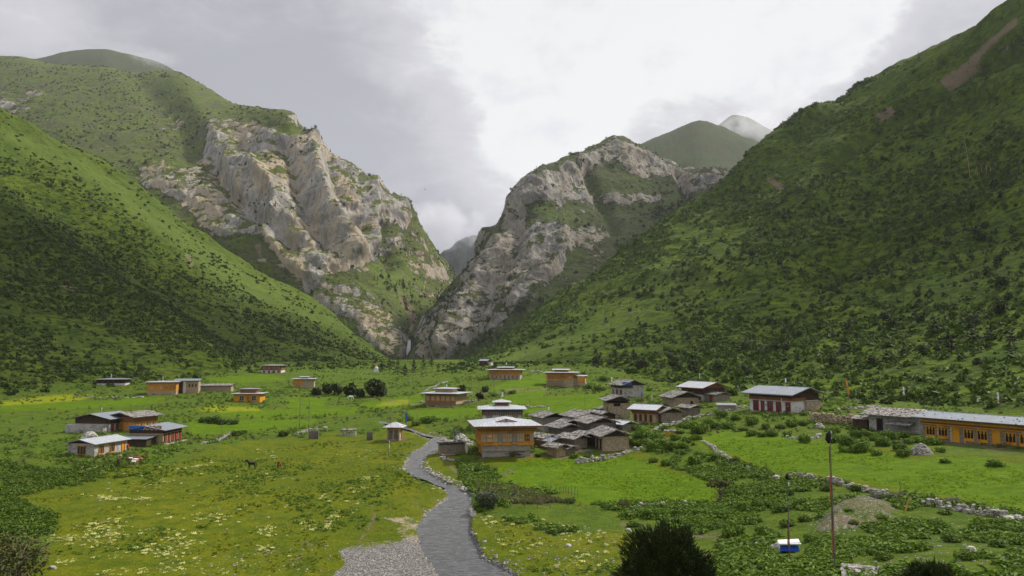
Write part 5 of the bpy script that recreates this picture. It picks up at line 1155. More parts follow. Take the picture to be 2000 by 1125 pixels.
house('house with blue and diamond-patterned gable and red doors under a tin roof', 318, 868, 86, 8.5, 8.2, 3.3, at='l', wall=M_PALEWOOD, upper=M_DKWOOD, uz=2.5, roof='gable', rise=1.0, oh=1.0, rmat=M_METALD, wins=row('f', -3.3, 3.3, 5, .3, .95, 1.9, 'doorr'), extra=patterned)
house('large old house with dark gable and tin roof behind the diamond-patterned house', 213, 844, 78, 9.0, 10.5, 3.4, at='l', wall=M_STONEW, upper=M_DKWOOD, uz=2.1, roof='gable', rise=1.3, oh=1.0, rmat=M_METALD, gable=M_DKWOOD, wins=row('f', -3.4, 3.4, 5, .2, .8, 1.7, 'doorr'),
      extra=lambda r, w, d, h: MB().box(-w/2-1.6, -w/2-.03, -d/2+.5, d/2+1.5, -1.2, 1.9).build('low_wall', M_STONEW, r))
house('rust-walled house with broad plank roof joined behind the large old house', 262, 838, 70, 8.0, 8, 3.6, at='c', wall=M_OCHRE, upper=M_RUST, uz=2.2, roof='gable', shingle=True, stones=60, rise=1.1, oh=1.1, gable=M_DKWOOD, wins=row('f', -3, 3, 4, .5, 1.0, 1.5, 'lat'))

# shrine on the meadow
def shrine():
    w = d = 2.7; loc, t = place(768, 862, -6, w, d); r = empty('shrine', loc, t, 'small timber prayer-wheel shrine with pyramid tin roof on the meadow', 'shrine')
    MB().box(-w/2-.25, w/2+.25, -d/2-.25, d/2+.25, -.8, .28).build('base', M_STONE, r); m = MB()
    for s in (-1, 1):
        m.box(s*w/2-.12, s*w/2+.12, -d/2-.12, -d/2+.12, .281, 3.2); m.box(s*w/2-.12, s*w/2+.12, d/2-.12, d/2+.12, .281, 3.2)
    m.box(-.14, .14, -d/2-.06, -d/2+.06, .281, 2.7); m.build('post', M_PALEWOOD, r)
    MB().box(-w/2+.13, w/2-.13, -d/2+.13, d/2-.1, .281, 3.1).build('wall', M_PALEWOOD, r)
    for x in (-.62, .62): MB().box(x-.42, x+.42, -d/2+.04, -d/2+.12, .5, 2.5).build('door', M_GREYWOOD, r)
    MB().box(-w/2-.2, w/2+.2, -d/2-.2, d/2+.2, 2.75, 2.95).build('beam', M_OCHRE, r)
    rf = roof_part(r, 'hip', w, d, 3.25, 1.0, .95, M_METAL, t=.07); MB().tube([(0, 0, 4.2), (0, 0, 4.45), (0, 0, 4.6)], [.14, .1, .02], 8).build('finial', M_OCHRE, rf)
shrine()
def stone_shelter(px, py, yaw, w, d, h, label, roofm, legm):
    loc, t = place(px, py, yaw, w, d); r = empty('stone_shelter', loc, t, label, 'shelter')
    m = MB(); m.box(-w/2, w/2, -d/2, d/2, -.5, .35); m.build('base', legm, r)
    for x in (-w/2+.15, -w/6, w/6, w/2-.15):
        MB().box(x-.12, x+.12, -d/2+.05, d/2-.05, .353, h).build('upright', legm, r)
    roof_part(r, 'lean', w, d, h+.12, .15, .2, roofm, t=.10, shingle=True, stones=14)
stone_shelter(681, 851, 8, 3.4, 1.6, 1.25, 'low whitish stone shelter on short uprights, standing on the meadow', M_SHINGLE, M_STONEW)
stone_shelter(1309, 851, -10, 1.9, 1.2, .75, 'small slab-roofed hutch with yellow front among green bushes', M_SHINGLE, M_YELLOW)
def crate(px, py, w, label):
    loc, t = place(px, py, 12, w, w*.7); r = empty('plank_pen', loc, t, label, 'pen', 'plank pens on the meadow')
    for k in range(7):
        z = .12+k*.24
        MB().box(-w/2, w/2, -w*.35-.03, -w*.35+.03, z, z+.17).box(-w/2, w/2, w*.35-.03, w*.35+.03, z, z+.17).box(-w/2-.05, -w/2-.003, -w*.35, w*.35, z, z+.17).box(w/2+.003, w/2+.05, -w*.35, w*.35, z, z+.17).build('plank', M_GREYWOOD, r)
    for sx in (-1, 1):
        for sy in (-1, 1): MB().box(sx*(w/2-.08)-.06, sx*(w/2-.08)+.06, sy*(w*.35-.10)-.06, sy*(w*.35-.10)+.06, -.3, 1.9).build('post', M_GREYWOOD, r)
crate(612, 858, 2.2, 'grey plank pen beside the tall paired poles')
crate(722, 860, 1.3, 'small grey plank pen left of the shrine')
# white stupa far away
def stupa():
    p = hit(735, 727); r = empty('stupa', p, .2, 'tiny white stupa below the dark trees at the valley head', 'stupa')
    MB().box(-1.6, 1.6, -1.6, 1.6, -.6, 1.0).box(-1.2, 1.2, -1.2, 1.2, 1.002, 1.7).build('base', M_WHITE, r)
    MB().tube([(0, 0, 1.7), (0, 0, 2.3), (0, 0, 3.1), (0, 0, 3.4)], [.95, 1.2, 1.1, .5], 12).build('dome', M_WHITE, r); MB().tube([(0, 0, 3.4), (0, 0, 5.2)], [.35, .06], 8).build('spire', M_OCHRE, r)
stupa()
# slate roof of the hut below the viewpoint
loc, t = place(1715, 1122, -24, 5.0, 3.0, 'c'); r_ = empty('slab_roofed_hut', loc+Vector((0, -.8, -1.55)), t, 'stone hut with rough slate slab roof at the bottom edge', 'hut')
wall_part(r_, 4.2, 2.4, 1.15, M_STONE); o_ = MB()
for j in range(5):
    for i in range(11):
        x = -2.5+i*.46+rr.uniform(-.08, .08); y = -1.5+j*.62+rr.uniform(-.06, .06); z = 1.3+j*.13+rr.uniform(0, .05); a = rr.uniform(-.15, .15); wv, hv = rr.uniform(.26, .36), rr.uniform(.38, .5)
        q = [(x+math.cos(a+k)*wv, y+math.sin(a+k)*hv, z+(math.sin(a+k)*hv)*.16) for k in (.7, 2.3, 3.8, 5.4)]; o_.hexa(q, [(p[0], p[1], p[2]+.06) for p in q])
slab(o_, [(-2.5, -1.5, 1.24), (2.5, -1.5, 1.24), (2.5, 1.5, 1.84), (-2.5, 1.5, 1.84)], .08); o_.build('roof', M_SHINGLE, r_)

# trodden bare earth round the buildings
def trodden():
    a = ground.data.attributes['dirt']; v = np.empty(len(ground.data.vertices), np.float32); a.data.foreach_get('value', v); co = np.empty(len(v)*3, np.float32); ground.data.vertices.foreach_get('co', co); co = co.reshape(-1, 3)
    lu = ground.data.attributes['lush']
    for o in bpy.data.objects:
        if o.parent is None and o.get('category') in ('house', 'barn', 'shed', 'hut', 'temple', 'shrine', 'shelter'):
            bs = [c for c in o.children if c.name.startswith(('wall', 'base'))]
            if not bs: continue
            b = np.array(bs[0].bound_box); x0, x1, y0, y1 = b[:, 0].min(), b[:, 0].max(), b[:, 1].min(), b[:, 1].max(); m = np.where((np.abs(co[:, 0]-o.location.x) < 22) & (np.abs(co[:, 1]-o.location.y) < 22))[0]
            c, s_ = math.cos(o.rotation_euler.z), math.sin(o.rotation_euler.z); dx = co[m, 0]-o.location.x; dy = co[m, 1]-o.location.y; lx = dx*c+dy*s_; ly = -dx*s_+dy*c
            d = np.hypot(np.maximum(np.maximum(x0-lx, lx-x1), 0), np.maximum(np.maximum(y0-ly, ly-y1), 0)); v[m] = np.maximum(v[m], .66*(1-sstep(d, .2, 2.6)))
    a.data.foreach_set('value', v)
trodden()
# ---------------------------------------------------------------- ground plants
def spot(px, py):
    h = hit(px, py); return h, h.y/FPX            # point and metres per photo pixel there
rs = np.random.default_rng(31)
bush_geo = [leafcloud(dome_lumps(1.0, 200+s_, 9, .85), 620, .085, 200+s_, shell=.62) for s_ in range(5)]; bush_me = []
for g in bush_geo:
    o = obj_from('bush_mesh', *g, M_SHRUB); bush_me.append(o.data); bpy.data.objects.remove(o)
def stem_into(me): pass
def bushes(L, label, group, **k):
    for i, b_ in enumerate(sorted(L)): bush(*b_, label+', '+ORD[i]+' from the left', group, **k)
def bush(px, py, wpx, label, group, name='bush', mat=None, hk=1.0, k=None):
    h, m = spot(px, py); r = wpx*m/2; me = bush_me[rs.integers(5) if k is None else k]
    if mat: me = me.copy(); me.materials.clear(); me.materials.append(mat)
    o = bpy.data.objects.new(name, me); COL.objects.link(o); o.location = (h.x, h.y+r*.6, gz(h.x, h.y+r*.6)-.08*r); o.scale = (r, r, r*hk*(.85+.3*rs.random())); o.rotation_euler = (0, 0, rs.random()*6.28)
    return tag(o, label, 'bush', group)
B1 = [(1424,838,34),(1368,848,48),(1452,842,26),(1412,816,30),(1472,830,32),(1470,852,26),(1490,854,22),(1512,853,30),(1550,834,28),(1573,832,26),(1540,853,22),(1572,812,18),(1400,838,26),(1340,838,30),(1385,828,24),(1440,822,24),(1498,838,22),(1528,838,22)]
bushes(B1, 'green bush in the hedge below the long whitewashed house', 'bushes below the long whitewashed house')
bush(1576, 866, 32, 'rounded green bush standing alone at the upper edge of the right field', 'bushes of the right field')
bush(1852, 905, 26, 'small low bush alone in the right field below the rubble heap', 'bushes of the right field', hk=.8)
bush(1950, 912, 38, 'dark round bush alone in the field beneath the yellow-windowed building', 'bushes of the right field', hk=.8)
B2 = [(1636,846,26),(1636,866,36),(1660,872,40),(1690,884,46),(1654,884,26),(1718,890,28),(1680,856,36),(1700,854,30),(1742,860,44),(1730,872,38),(1768,856,28),(1800,866,36),(1828,870,40),(1764,880,28),(1768,892,34),(1842,884,26),(1668,820,22),(1715,862,26),(1780,868,26),(1756,870,20)]
bushes(B2, 'leafy green bush in the thicket before the rubble cottage', 'bushes before the rubble cottage')
B3 = [(1258,862,46),(1286,858,26),(1252,872,34),(1290,872,36),(1236,868,26),(1344,866,24),(1312,880,36),(1338,876,26),(1275,880,30),(1320,860,26),(1262,850,26),(1245,842,22),(1300,842,24),(1328,848,26),(1362,860,24)]
bushes(B3, 'green bush on the bank right of the buff barn', 'bushes right of the buff stone barn')
B4 = [(1360,908,36),(1392,920,16),(1300,910,24),(1278,904,20),(1412,900,22),(1440,905,26),(1330,890,24),(1462,915,22),(1398,898,26),(1480,925,20)]
bushes(B4, 'dark green bush on the bank between the two fields', 'bushes between the two fields')
B5 = [(1275,1012,44),(1475,1020,46),(1490,995,44),(1457,1000,42),(1437,1048,52),(1385,1036,44),(1367,1008,42),(1330,1010,40),(1230,1012,34),(1410,1012,36),(1500,1045,44),(1530,1000,40),(1540,1030,36),(1505,970,40),(1240,1030,30),(1320,1030,40),(1540,968,34),(1570,990,36),(1450,968,34),(1350,1035,30),(1480,1060,30)]
bushes(B5, 'green bush in the growth above the dark juniper', 'bushes above the dark juniper', hk=.85)
B6 = [(1728,1018,30),(1760,1060,44),(1700,1075,46),(1650,1075,34),(1800,1040,44),(1840,1030,40),(1870,1060,46),(1810,1075,50),(1730,1095,44),(1920,1040,42),(1960,1070,44),(1900,1095,50),(1780,1020,34),(1590,1060,34),(1610,1085,40),(1960,1030,36),(1985,1100,48),(1575,1020,30),(1620,960,30),(1680,960,34),(1660,1000,18),(1725,975,26)]
bushes(B6, 'green bush on the rough slope at the lower right', 'bushes on the lower right slope', hk=.8)
bush(1672, 1026, 24, 'little green bush growing on the gravel mound', 'bushes on the lower right slope', hk=.8)
bush(1430, 1078, 17, 'small green bush beside the bare dirt path', None); bush(1458, 1118, 50, 'flat spreading bush on bare earth at the bottom edge', None, hk=.45)
B7 = [(905,905,28),(915,918,26),(925,945,26),(945,958,26),(965,952,30),(990,965,30),(930,930,24),(975,975,26),(895,890,18)]
bushes(B7, 'low green bush below the slab-roofed shed', 'bushes on the right bank of the stream', hk=.7)
bush(938, 925, 28, 'round dark bush below the large ochre house, right of the slab heap', None, k=1)
bush(1115, 984, 26, 'dark green bush beside the stick fence', None); bush(1220, 995, 28, 'greyish upright bush at the lower edge of the middle field', None, mat=M_OLIVE, hk=1.3)
bush(1172, 764, 32, 'green bush left of the whitewashed gabled house', 'bushes by the whitewashed gabled house'); bush(1150, 760, 24, 'smaller green bush farther left of the whitewashed gabled house', 'bushes by the whitewashed gabled house'); bush(1268, 764, 16, 'dark bush right of the whitewashed gabled house', None)
bushes([(460,852,28),(452,830,26),(412,828,34),(396,826,26),(550,853,26),(430,830,24),(475,848,16)], 'dull green bush in the left fields', 'bushes of the left fields', mat=M_SHRUB2)
bushes([(830,828,30),(812,832,24),(845,822,22),(800,822,20),(1000,770,18),(965,775,18),(1180,745,22),(1250,785,18),(1205,790,18),(1120,896,22),(1052,893,18),(1150,895,22)], 'small green bush beside the village houses', 'bushes among the village houses')

# trees and special shrubs
def tree(px, py, wpx, hpx, label, n=900, size=.4, kind='con', group=None, mat=None, seed=1, name='tree', cat='tree'):
    h, m = spot(px, py); r, H = wpx*m/2, hpx*m; root = empty(name, (h.x, h.y+r*.5, gz(h.x, h.y+r*.5)-.1), 0, label, cat, group); mb = MB(); q = random.Random(seed)
    mb.tube([(0, 0, -.4), (.05*r, 0, H*.25), (0, .04*r, H*.5), (0, 0, H*(.92 if kind == 'con' else .66))], [r*.09, r*.07, r*.04, r*.012], 7)
    for k in range(9 if kind != 'con' else 5):
        a = k*2.4; z = H*q.uniform(.12, .42); mb.tube([(0, 0, z), (math.cos(a)*r*.35, math.sin(a)*r*.35, z+H*.12), (math.cos(a)*r*.6, math.sin(a)*r*.6, z+H*.2)], [r*.035, r*.02, r*.008], 5)
    mb.build('trunk', M_BARK, root)
    if kind == 'con': V, F_ = conifer_geo(H, r, n, seed, size)
    elif kind == 'round': V, F_ = leafcloud([(x*1.0, y, z*H/r*.62+H*.08, a_, b_, c_*H/r*.75) for x, y, z, a_, b_, c_ in dome_lumps(r, seed, 14, 1.0)], n, size, seed, shell=.45)
    else: V, F_ = leafcloud([(x, y, z*.6+H*.55, a_*.7, b_*.7, c_*.6) for x, y, z, a_, b_, c_ in dome_lumps(r, seed, 12, .8)], n, size, seed, shell=.3)
    obj_from('crown', V, F_, mat or M_DARK, root); return root
D_ = 'dark trees at the valley head'
for i, (a, b_, c, e, l) in enumerate([(637,770,22,26,'round'),(617,772,20,16,'round'),(658,772,24,28,'round'),(681,774,28,30,'round'),(702,776,20,18,'round')]): tree(a, b_, c, e, 'dark rounded tree in the row at the valley head, '+ORD[[1,0,2,3,4][i]]+' from the left', 420, .5, l, D_, seed=i+1, name='dark_tree')
tree(731, 776, 46, 42, 'broadest dark tree of the row at the valley head', 800, .6, 'round', D_, seed=9, name='dark_tree')
for i, (a, b_, c, e) in enumerate([(760,728,22,34),(776,731,24,28),(790,735,20,24),(745,726,16,20),(808,728,18,26),(826,722,16,30),(842,716,14,22)]): tree(a, b_, c, e, 'dark conifer at the gorge mouth, '+ORD[[1,2,3,0,4,5,6][i]]+' from the left', 240, .7, 'con', 'dark conifers at the gorge mouth', seed=i+20, name='conifer_tree')
for i, (a, b_, c, e) in enumerate([(902,770,16,22),(937,781,16,16),(948,766,14,14),(1128,742,12,12),(1140,738,12,14)]): tree(a, b_, c, e, 'small dark tree between the timber houses, '+ORD[i]+' from the left', 160, .45, 'round', 'small dark trees between the timber houses', seed=i+30, name='dark_tree')
# big juniper in the foreground: dense upswept sprays
def big_juniper(px, py, wpx, hpx, label, n, seed):
    h, m = spot(px, py); r, H = wpx*m/2, hpx*m; root = empty('juniper_bush', (h.x, h.y, h.z-.3), 0, label, 'bush'); q = np.random.default_rng(seed)
    mb = MB(); mb.tube([(0, 0, -.4), (0, .1, H*.4), (.1, 0, H*.75)], [.22, .15, .05], 7)
    for k in range(16): a = k*2.4; mb.tube([(0, 0, H*.08+k*.03), (math.cos(a)*r*.4, math.sin(a)*r*.4, H*.3), (math.cos(a)*r*.7, math.sin(a)*r*.7, H*.62)], [.09, .05, .02], 5)
    mb.build('trunk', M_BARK, root); Vs = []; ns = n//22
    a = q.random(ns)*2*np.pi; el = np.arcsin(q.random(ns)**.8); rad = (.62+.38*q.random(ns)**.5)*(1+.12*np.sin(a*4+seed)+.09*np.sin(a*9)+.11*np.sin(el*7+a*3)+.07*np.sin(el*13+a*11))
    c = np.stack([np.cos(a)*np.cos(el)*r*rad, np.sin(a)*np.cos(el)*r*rad, H*.12+np.sin(el)*H*.80*rad], 1)
    out = np.stack([np.cos(a)*np.cos(el)*.8, np.sin(a)*np.cos(el)*.8, .35+.7*np.sin(el)], 1)+q.normal(size=(ns, 3))*.22; out /= np.linalg.norm(out, axis=1)[:, None]
    for k in range(22):        # needles along each spray
        L = .50; s = (k/22.)*L; d = out+q.normal(size=(ns, 3))*.45; d /= np.linalg.norm(d, axis=1)[:, None]; b0 = c+out*(s-.15); sd_ = np.cross(d, q.normal(size=(ns, 3))); sd_ /= np.linalg.norm(sd_, axis=1)[:, None]
        ln = .15*(1.2-.6*k/22)*(.7+.6*q.random(ns))[:, None]; wd = .020
        Vs.append(np.stack([b0-sd_*wd, b0+sd_*wd, b0+d*ln+sd_*wd*.5, b0+d*ln-sd_*wd*.5], 1))
    V = np.concatenate(Vs, 0).reshape(-1, 3); V[:, 2] = np.maximum(V[:, 2], .0); obj_from('crown', V, np.arange(len(V)).reshape(-1, 4), M_DARK, root)
    # dense inner foliage
    V, F_ = leafcloud([(0, 0, H*.40, r*.76, r*.76, H*.40)]+[(math.cos(k)*r*.4, math.sin(k)*r*.4, H*.32, r*.45, r*.45, H*.36) for k in range(6)], 5200, .085, seed, shell=.35); obj_from('inner_crown', V, F_, M_DARK, root)
big_juniper(1300, 1148, 158, 120, 'very large dark juniper bush at the bottom centre of the view', 120000, 3)
big_juniper(1825, 1152, 95, 52, 'dark low juniper bush at the bottom edge right of the slate roof', 40000, 5)
tree(10, 1150, 140, 120, 'tall loose leafy shrub at the lower left corner', 1500, .13, 'round', mat=M_OLIVE, seed=51, name='leafy_shrub', cat='shrub')
tree(-20, 1120, 120, 120, 'darker shrub half outside the left edge', 1400, .15, 'round', mat=M_SHRUB2, seed=52, name='leafy_shrub', cat='shrub')
tree(951, 997, 52, 46, 'greyish willow shrub on the right bank of the stream', 1500, .13, 'round', mat=M_GREY, seed=53, name='willow_shrub', cat='shrub')
tree(1410, 980, 56, 48, 'small thin-crowned thorn tree at the edge of the middle field', 480, .14, 'open', mat=M_OLIVE, seed=54, name='thorn_tree')
tree(1005, 972, 20, 14, 'low grey-green shrub among the dry grass by the stick fence', 200, .12, 'round', mat=M_GREY, seed=55, name='grey_shrub', cat='shrub')

# small plants too many to count
plant = [leafcloud([(0, 0, .24, .42, .42, .28), (.2, .1, .16, .28, .28, .2)], 26, .115, 300+s_, shell=.3, up=.8) for s_ in range(5)]
LUSHP = [LUSH[0], LUSH[1], LUSH[2]]
def scatter_ground(n, polys, seed, power=.0, fmin=-1, smin=.7, smax=1.5, ex=FIELDS, tm=plant, noise=14):
    q = np.random.default_rng(seed)
    def mk(px, py, P):
        m = np.zeros(px.shape)
        for p in polys:
            p_ = np.array(p); b = np.where((px > p_[:, 0].min()) & (px < p_[:, 0].max()) & (py > p_[:, 1].min()) & (py < p_[:, 1].max()))[0]; m[b] = np.maximum(m[b], (polydist(px[b], py[b], p) > 0)*1.0)
        b = np.where(m > 0)[0]; f = m[b]
        for p in list(ex)+([MOUND, [(1505,1050),(1580,1050),(1580,1096),(1505,1096)]] if ex else []): f = f*(polydist(px[b], py[b], p) < 1)
        f = f*(polydist(px[b], py[b], STREAM) < -3)
        if fmin > -1: f = f*(fbm(P[b], noise, 4, seed=seed) > fmin)
        if f.sum() == 0: f = np.ones(len(b))
        m[b] = f; return m
    P_ = sample('ground', n, mk, q, power); S = smin+(smax-smin)*q.random(n)**1.7
    return replicate(tm, P_-np.array([0, 0, .04]), S, q.random(n)*6.28)
def stuff(name, VF, mat, label, cat): return tag(obj_from(name, *VF, mat), label, cat, kind='stuff')
stuff('ground_plants', scatter_ground(16000, [LUSH[0]], 81, 1.3, .02, .6, 1.7), M_SHRUB, 'leafy undergrowth around the village houses and terraces', 'undergrowth')
stuff('ground_plants', scatter_ground(6000, [LUSH[0]], 88, 1.2, .10, .6, 1.5, noise=9), M_OLIVE, 'dull olive weeds around the village houses and terraces', 'undergrowth')
stuff('ground_plants', scatter_ground(13000, [LUSH[1]], 82, .3, -.05, .45, 1.35, noise=7), M_SHRUB, 'leafy undergrowth on the right-hand slopes below the fields', 'undergrowth')
stuff('ground_plants', scatter_ground(2600, [LUSH[2], [(0,905),(120,920),(160,905),(330,905),(330,925),(220,935),(90,960),(0,975)]], 83, .2, -.05), M_SHRUB, 'leafy undergrowth along the left edge of the meadow', 'undergrowth')
MEAD = [[(-100,900),(330,905),(640,860),(830,870),(790,915),(860,960),(820,1010),(760,1040),(680,1060),(640,1125),(-100,1125)],[(925,1000),(1080,1045),(1220,1040),(1210,1125),(1010,1125)]]
stuff('ground_plants', scatter_ground(1500, MEAD, 84, .4, .16, .4, 1.0, noise=10), M_SHRUB, 'scattered green tufts on the open meadow', 'tufts')
# dry pale grass beside the stick fence, grass of the fields
blade = [leafcloud([(0, 0, .16, .3, .3, .22)], 14, .16, 350+s_, shell=.1, up=-.4, elong=2.2) for s_ in range(3)]
M_FIELD = foliage_mat('barley_blades', (.060, .150, .004), (.085, .185, .006), (.105, .200, .008), .35)
M_DRY = foliage_mat('dry_grass', (.14, .14, .05), (.20, .19, .09), (.17, .17, .07), .2)
M_TUFT = foliage_mat('short_turf', (.105, .140, .005), (.150, .175, .007), (.180, .185, .010), .4)
M_TURF2 = foliage_mat('young_barley', (.100, .180, .003), (.145, .225, .005), (.165, .235, .007), .4)
turf = [leafcloud([(0, 0, .10, .32, .32, .14)], 12, .085, 370+s_, shell=.1, up=-.2, elong=2.4) for s_ in range(4)]
stuff('meadow_turf', scatter_ground(4500, MEAD, 87, .7, .0, .3, .9, tm=turf, noise=6), M_TUFT, 'short grass tufts of the open meadow', 'grass')
stuff('field_grass', scatter_ground(4500, [FIELD_L, FIELD_R], 85, .7, .0, .3, .9, ex=[], tm=turf, noise=8), M_TURF2, 'young barley in the two nearest fields', 'grass')
stuff('dry_grass', scatter_ground(1500, [[(925,945),(1000,952),(1040,965),(1110,985),(1000,985),(940,975)]], 86, 0, -1, .6, 1.2, ex=[], tm=blade), M_DRY, 'pale dry grass between the stream and the stick fence', 'grass')
# cream flowers
fl = []
for s_ in range(5):
    q = np.random.default_rng(400+s_); n = 13; c = q.normal(size=(n, 3))*np.array([.22, .22, .06])+np.array([0, 0, .34]); sz = .045+.045*q.random(n)
    V = np.stack([c+np.stack([sz*a, sz*b_, 0*sz+(.03 if a > 0 else -.03)], 1) for a, b_ in ((-1, -.3), (.3, -1), (1, .3), (-.3, 1))], 1).reshape(-1, 3)
    V2 = np.stack([c-np.array([0, 0, .02]), c-np.array([.02, 0, .02]), c*np.array([.3, .3, 0])+np.array([0, 0, -.05]), c*np.array([.3, .3, 0])+np.array([.03, 0, -.05])], 1).reshape(-1, 3)
    V = np.vstack([V, V+np.array([.03, .02, .035])]); fl.append((V, np.arange(len(V)).reshape(-1, 4)))
FLP = [([(165,968),(230,972),(292,975),(285,990),(210,985)],170),([(80,1055),(150,1030),(230,1012),(260,1030),(340,1035),(420,1048),(380,1075),(360,1090),(210,1082),(130,1065),(95,1075)],560),([(330,1002),(380,998),(450,1010),(430,1022),(350,1020)],70),([(150,908),(220,915),(215,928),(160,922)],60),
 ([(300,916),(380,905),(420,892),(410,915),(340,920)],90),([(500,878),(540,880),(538,905),(500,903)],70),([(700,930),(738,932),(735,950),(700,945)],45),([(680,950),(715,952),(710,968),(685,965)],35),([(618,955),(642,955),(645,985),(620,980)],35),([(640,985),(700,975),(715,1000),(660,1015),(645,1030),(630,1025)],60),
 ([(580,1020),(655,1022),(650,1040),(590,1040)],55),([(500,1025),(560,1035),(520,1055),(500,1050)],40),([(500,1065),(535,1070),(530,1095),(500,1095)],35),([(285,935),(340,940),(330,955),(290,950)],30),([(835,945),(875,950),(875,965),(845,965)],22),([(930,1010),(1060,1015),(1200,1050),(1200,1120),(1020,1110),(960,1050)],240),([(100,1080),(440,1095),(440,1125),(100,1125)],120),
 ([(650,880),(730,880),(735,905),(660,910)],40),([(150,960),(500,900),(640,1000),(600,1100),(300,1100)],160),([(520,930),(620,930),(600,960),(520,955)],25),([(810,895),(790,900),(788,915),(812,932),(800,925),(783,912)],20)]
Vs = []; Fs = []; n = 0
for i, (p, k) in enumerate(FLP):
    V, F_ = scatter_ground(int(k*1.05), [p], 500+i, 0, -.04, .25, .72, ex=[], tm=fl, noise=3); Vs.append(V); Fs.append(F_+n); n += len(V)
stuff('meadow_flowers', (np.vstack(Vs), np.vstack(Fs)), M_FLOWER, 'cream yellow flowers in drifts over the meadow', 'flowers')
# pebbles: gravel bar, banks, scattered stones
def pebble(seed):
    mb = MB(); mb.rock((0, 0, .2), 1, random.Random(seed), .6); V = np.array(mb.V); F4 = [f for f in mb.F if len(f) == 4]; return V, np.array(F4)
pb = [pebble(s_) for s_ in range(5)]
V, F_ = scatter_ground(3600, [GRAV[0]], 91, 0, -1, .03, .11, ex=[], tm=pb); stuff('pebbles', (V, F_), M_ROCK, 'loose pebbles of the gravel bar beside the stream', 'pebbles')
V, F_ = scatter_ground(1500, [[(925,1000),(1215,1040),(1215,1125),(1010,1125)],[(300,1100),(640,1060),(640,1125),(300,1125)],[(1380,1040),(1500,1060),(1500,1125),(1390,1125)],[(1560,1000),(2000,1020),(2000,1125),(1560,1125)]], 92, 0, -1, .04, .16, ex=[], tm=pb); stuff('pebbles', (V, F_), M_ROCK, 'small pale stones scattered over the near slopes', 'pebbles')
V, F_ = scatter_ground(1500, [MOUND], 93, 0, -1, .04, .13, ex=[], tm=pb); stuff('pebbles', (V, F_), M_ROCK, 'loose stones on the gravel mound', 'pebbles')
V, F_ = scatter_ground(300, MEAD, 94, .5, -1, .06, .20, ex=[], tm=pb); stuff('pebbles', (V, F_), M_ROCK, 'stray stones lying on the meadow', 'pebbles')

BANKP = [[(855,853),(825,873),(800,889),(784,912),(808,934),(850,950),(872,972),(828,1005),(812,1030),(818,1060),(828,1088),(840,1125),(870,1125),(845,1085),(835,1060),(830,1030),(845,1005),(888,970),(885,955),(850,938),(820,930),(798,912),(810,893),(835,877),(862,857)]]
def bank_scatter(n, seed, smin, smax):
    q = np.random.default_rng(seed); d0 = None
    def mk(px, py, P):
        m = np.zeros(len(px)); b = np.where((px > 760) & (px < 1040) & (py > 845) & (py < 1180))[0]; d = polydist(px[b], py[b], STREAM); m[b] = np.exp(-((d+2)/(2.5+(py[b]-840)/50))**2); return m
    P_ = sample('ground', n, mk, q, 0); return replicate(pb, P_-np.array([0, 0, .03]), smin+(smax-smin)*q.random(n)**3, q.random(n)*6.28)
V, F_ = bank_scatter(1100, 95, .05, .30); stuff('pebbles', (V, F_), M_ROCK, 'stones and cobbles along both banks of the stream', 'pebbles')

# ---------------------------------------------------------------- dry stone walls, heaps, boulders
def wall_run(pts, hgt, wid, size, label, seed=1, name='stone_wall', cat='wall', gaps=.0, mat=None, group=None):
    q = random.Random(seed); W_ = [hit(*p) for p in pts]; mb = MB(); o = W_[0]
    for a, b_ in zip(W_[:-1], W_[1:]):
        L = (b_-a).length; n = max(2, int(L/(size*1.1))); side = (b_-a).cross(Vector((0, 0, 1))).normalized()
        for i in range(n):
            if q.random() < gaps: continue
            p = a+(b_-a)*((i+q.random()*.6)/n)+side*q.uniform(-.25, .25)*wid; g = gz(p.x, p.y); lay = max(1, int(hgt/(size*.62)*(q.uniform(.45, 1.3) if hgt < 1 else q.uniform(.85, 1.1))))
            for j in range(lay):
                for s in (-1, 1):
                    mb.rock(Vector((p.x, p.y, g+size*.25+j*size*.62))+side*(s*wid*.3*q.uniform(.6, 1.2)*(1-.35*j/lay))-o, size*q.choice((.3, .4, .5, .6, .6, .95)), q, .55)
    ob = mb.build(name, mat or M_ROCK); ob.location = o; return tag(ob, label, cat, group, 'stuff' if name == 'stone_edging' else None)
wall_run([(1545,930),(1575,936),(1620,943),(1660,952),(1700,962),(1735,972)], .8, .7, .30, 'dry stone wall along the lower edge of the right field, left stretch', 1)
wall_run([(1800,985),(1850,993),(1900,1003),(1960,1012),(2030,1030),(2150,1050)], .8, .7, .32, 'dry stone wall along the lower edge of the right field, right stretch', 2)
wall_run([(1125,905),(1150,901),(1190,897)], .9, .9, .32, 'tumbled stone wall below the buff stone barn', 3)
wall_run([(1190,896),(1215,888),(1232,882),(1255,876)], .6, .7, .34, 'low stone wall curving up to the right of the buff stone barn', 4)
wall_run([(824,905),(833,915),(848,925),(870,935),(890,944),(915,956),(918,962)], .25, 1.5, .30, 'pale stones edging the right bank of the stream', 5, 'stone_edging', 'edging', .3)
wall_run([(920,975),(918,990),(925,1010)], .25, .7, .28, 'pale stones below the willow on the stream bank', 15, 'stone_edging', 'edging', .2)
wall_run([(1372,862),(1390,872),(1405,885),(1420,890)], .4, .8, .34, 'low heap of wall stones at the corner of the right field', 6, gaps=.25)
wall_run([(1405,890),(1430,902),(1450,912),(1470,918)], .5, .8, .38, 'mossy stone wall between the two fields', 7, gaps=.2)
wall_run([(1580,822),(1610,824),(1645,828),(1672,826)], 1.9, 1.1, .34, 'tall rough stone wall right of the long whitewashed house', 8, mat=M_STONEY)
wall_run([(1535,855),(1560,858),(1590,856),(1600,850)], .5, .9, .34, 'tumbled stone wall under the bushes below the long whitewashed house', 9, gaps=.15)
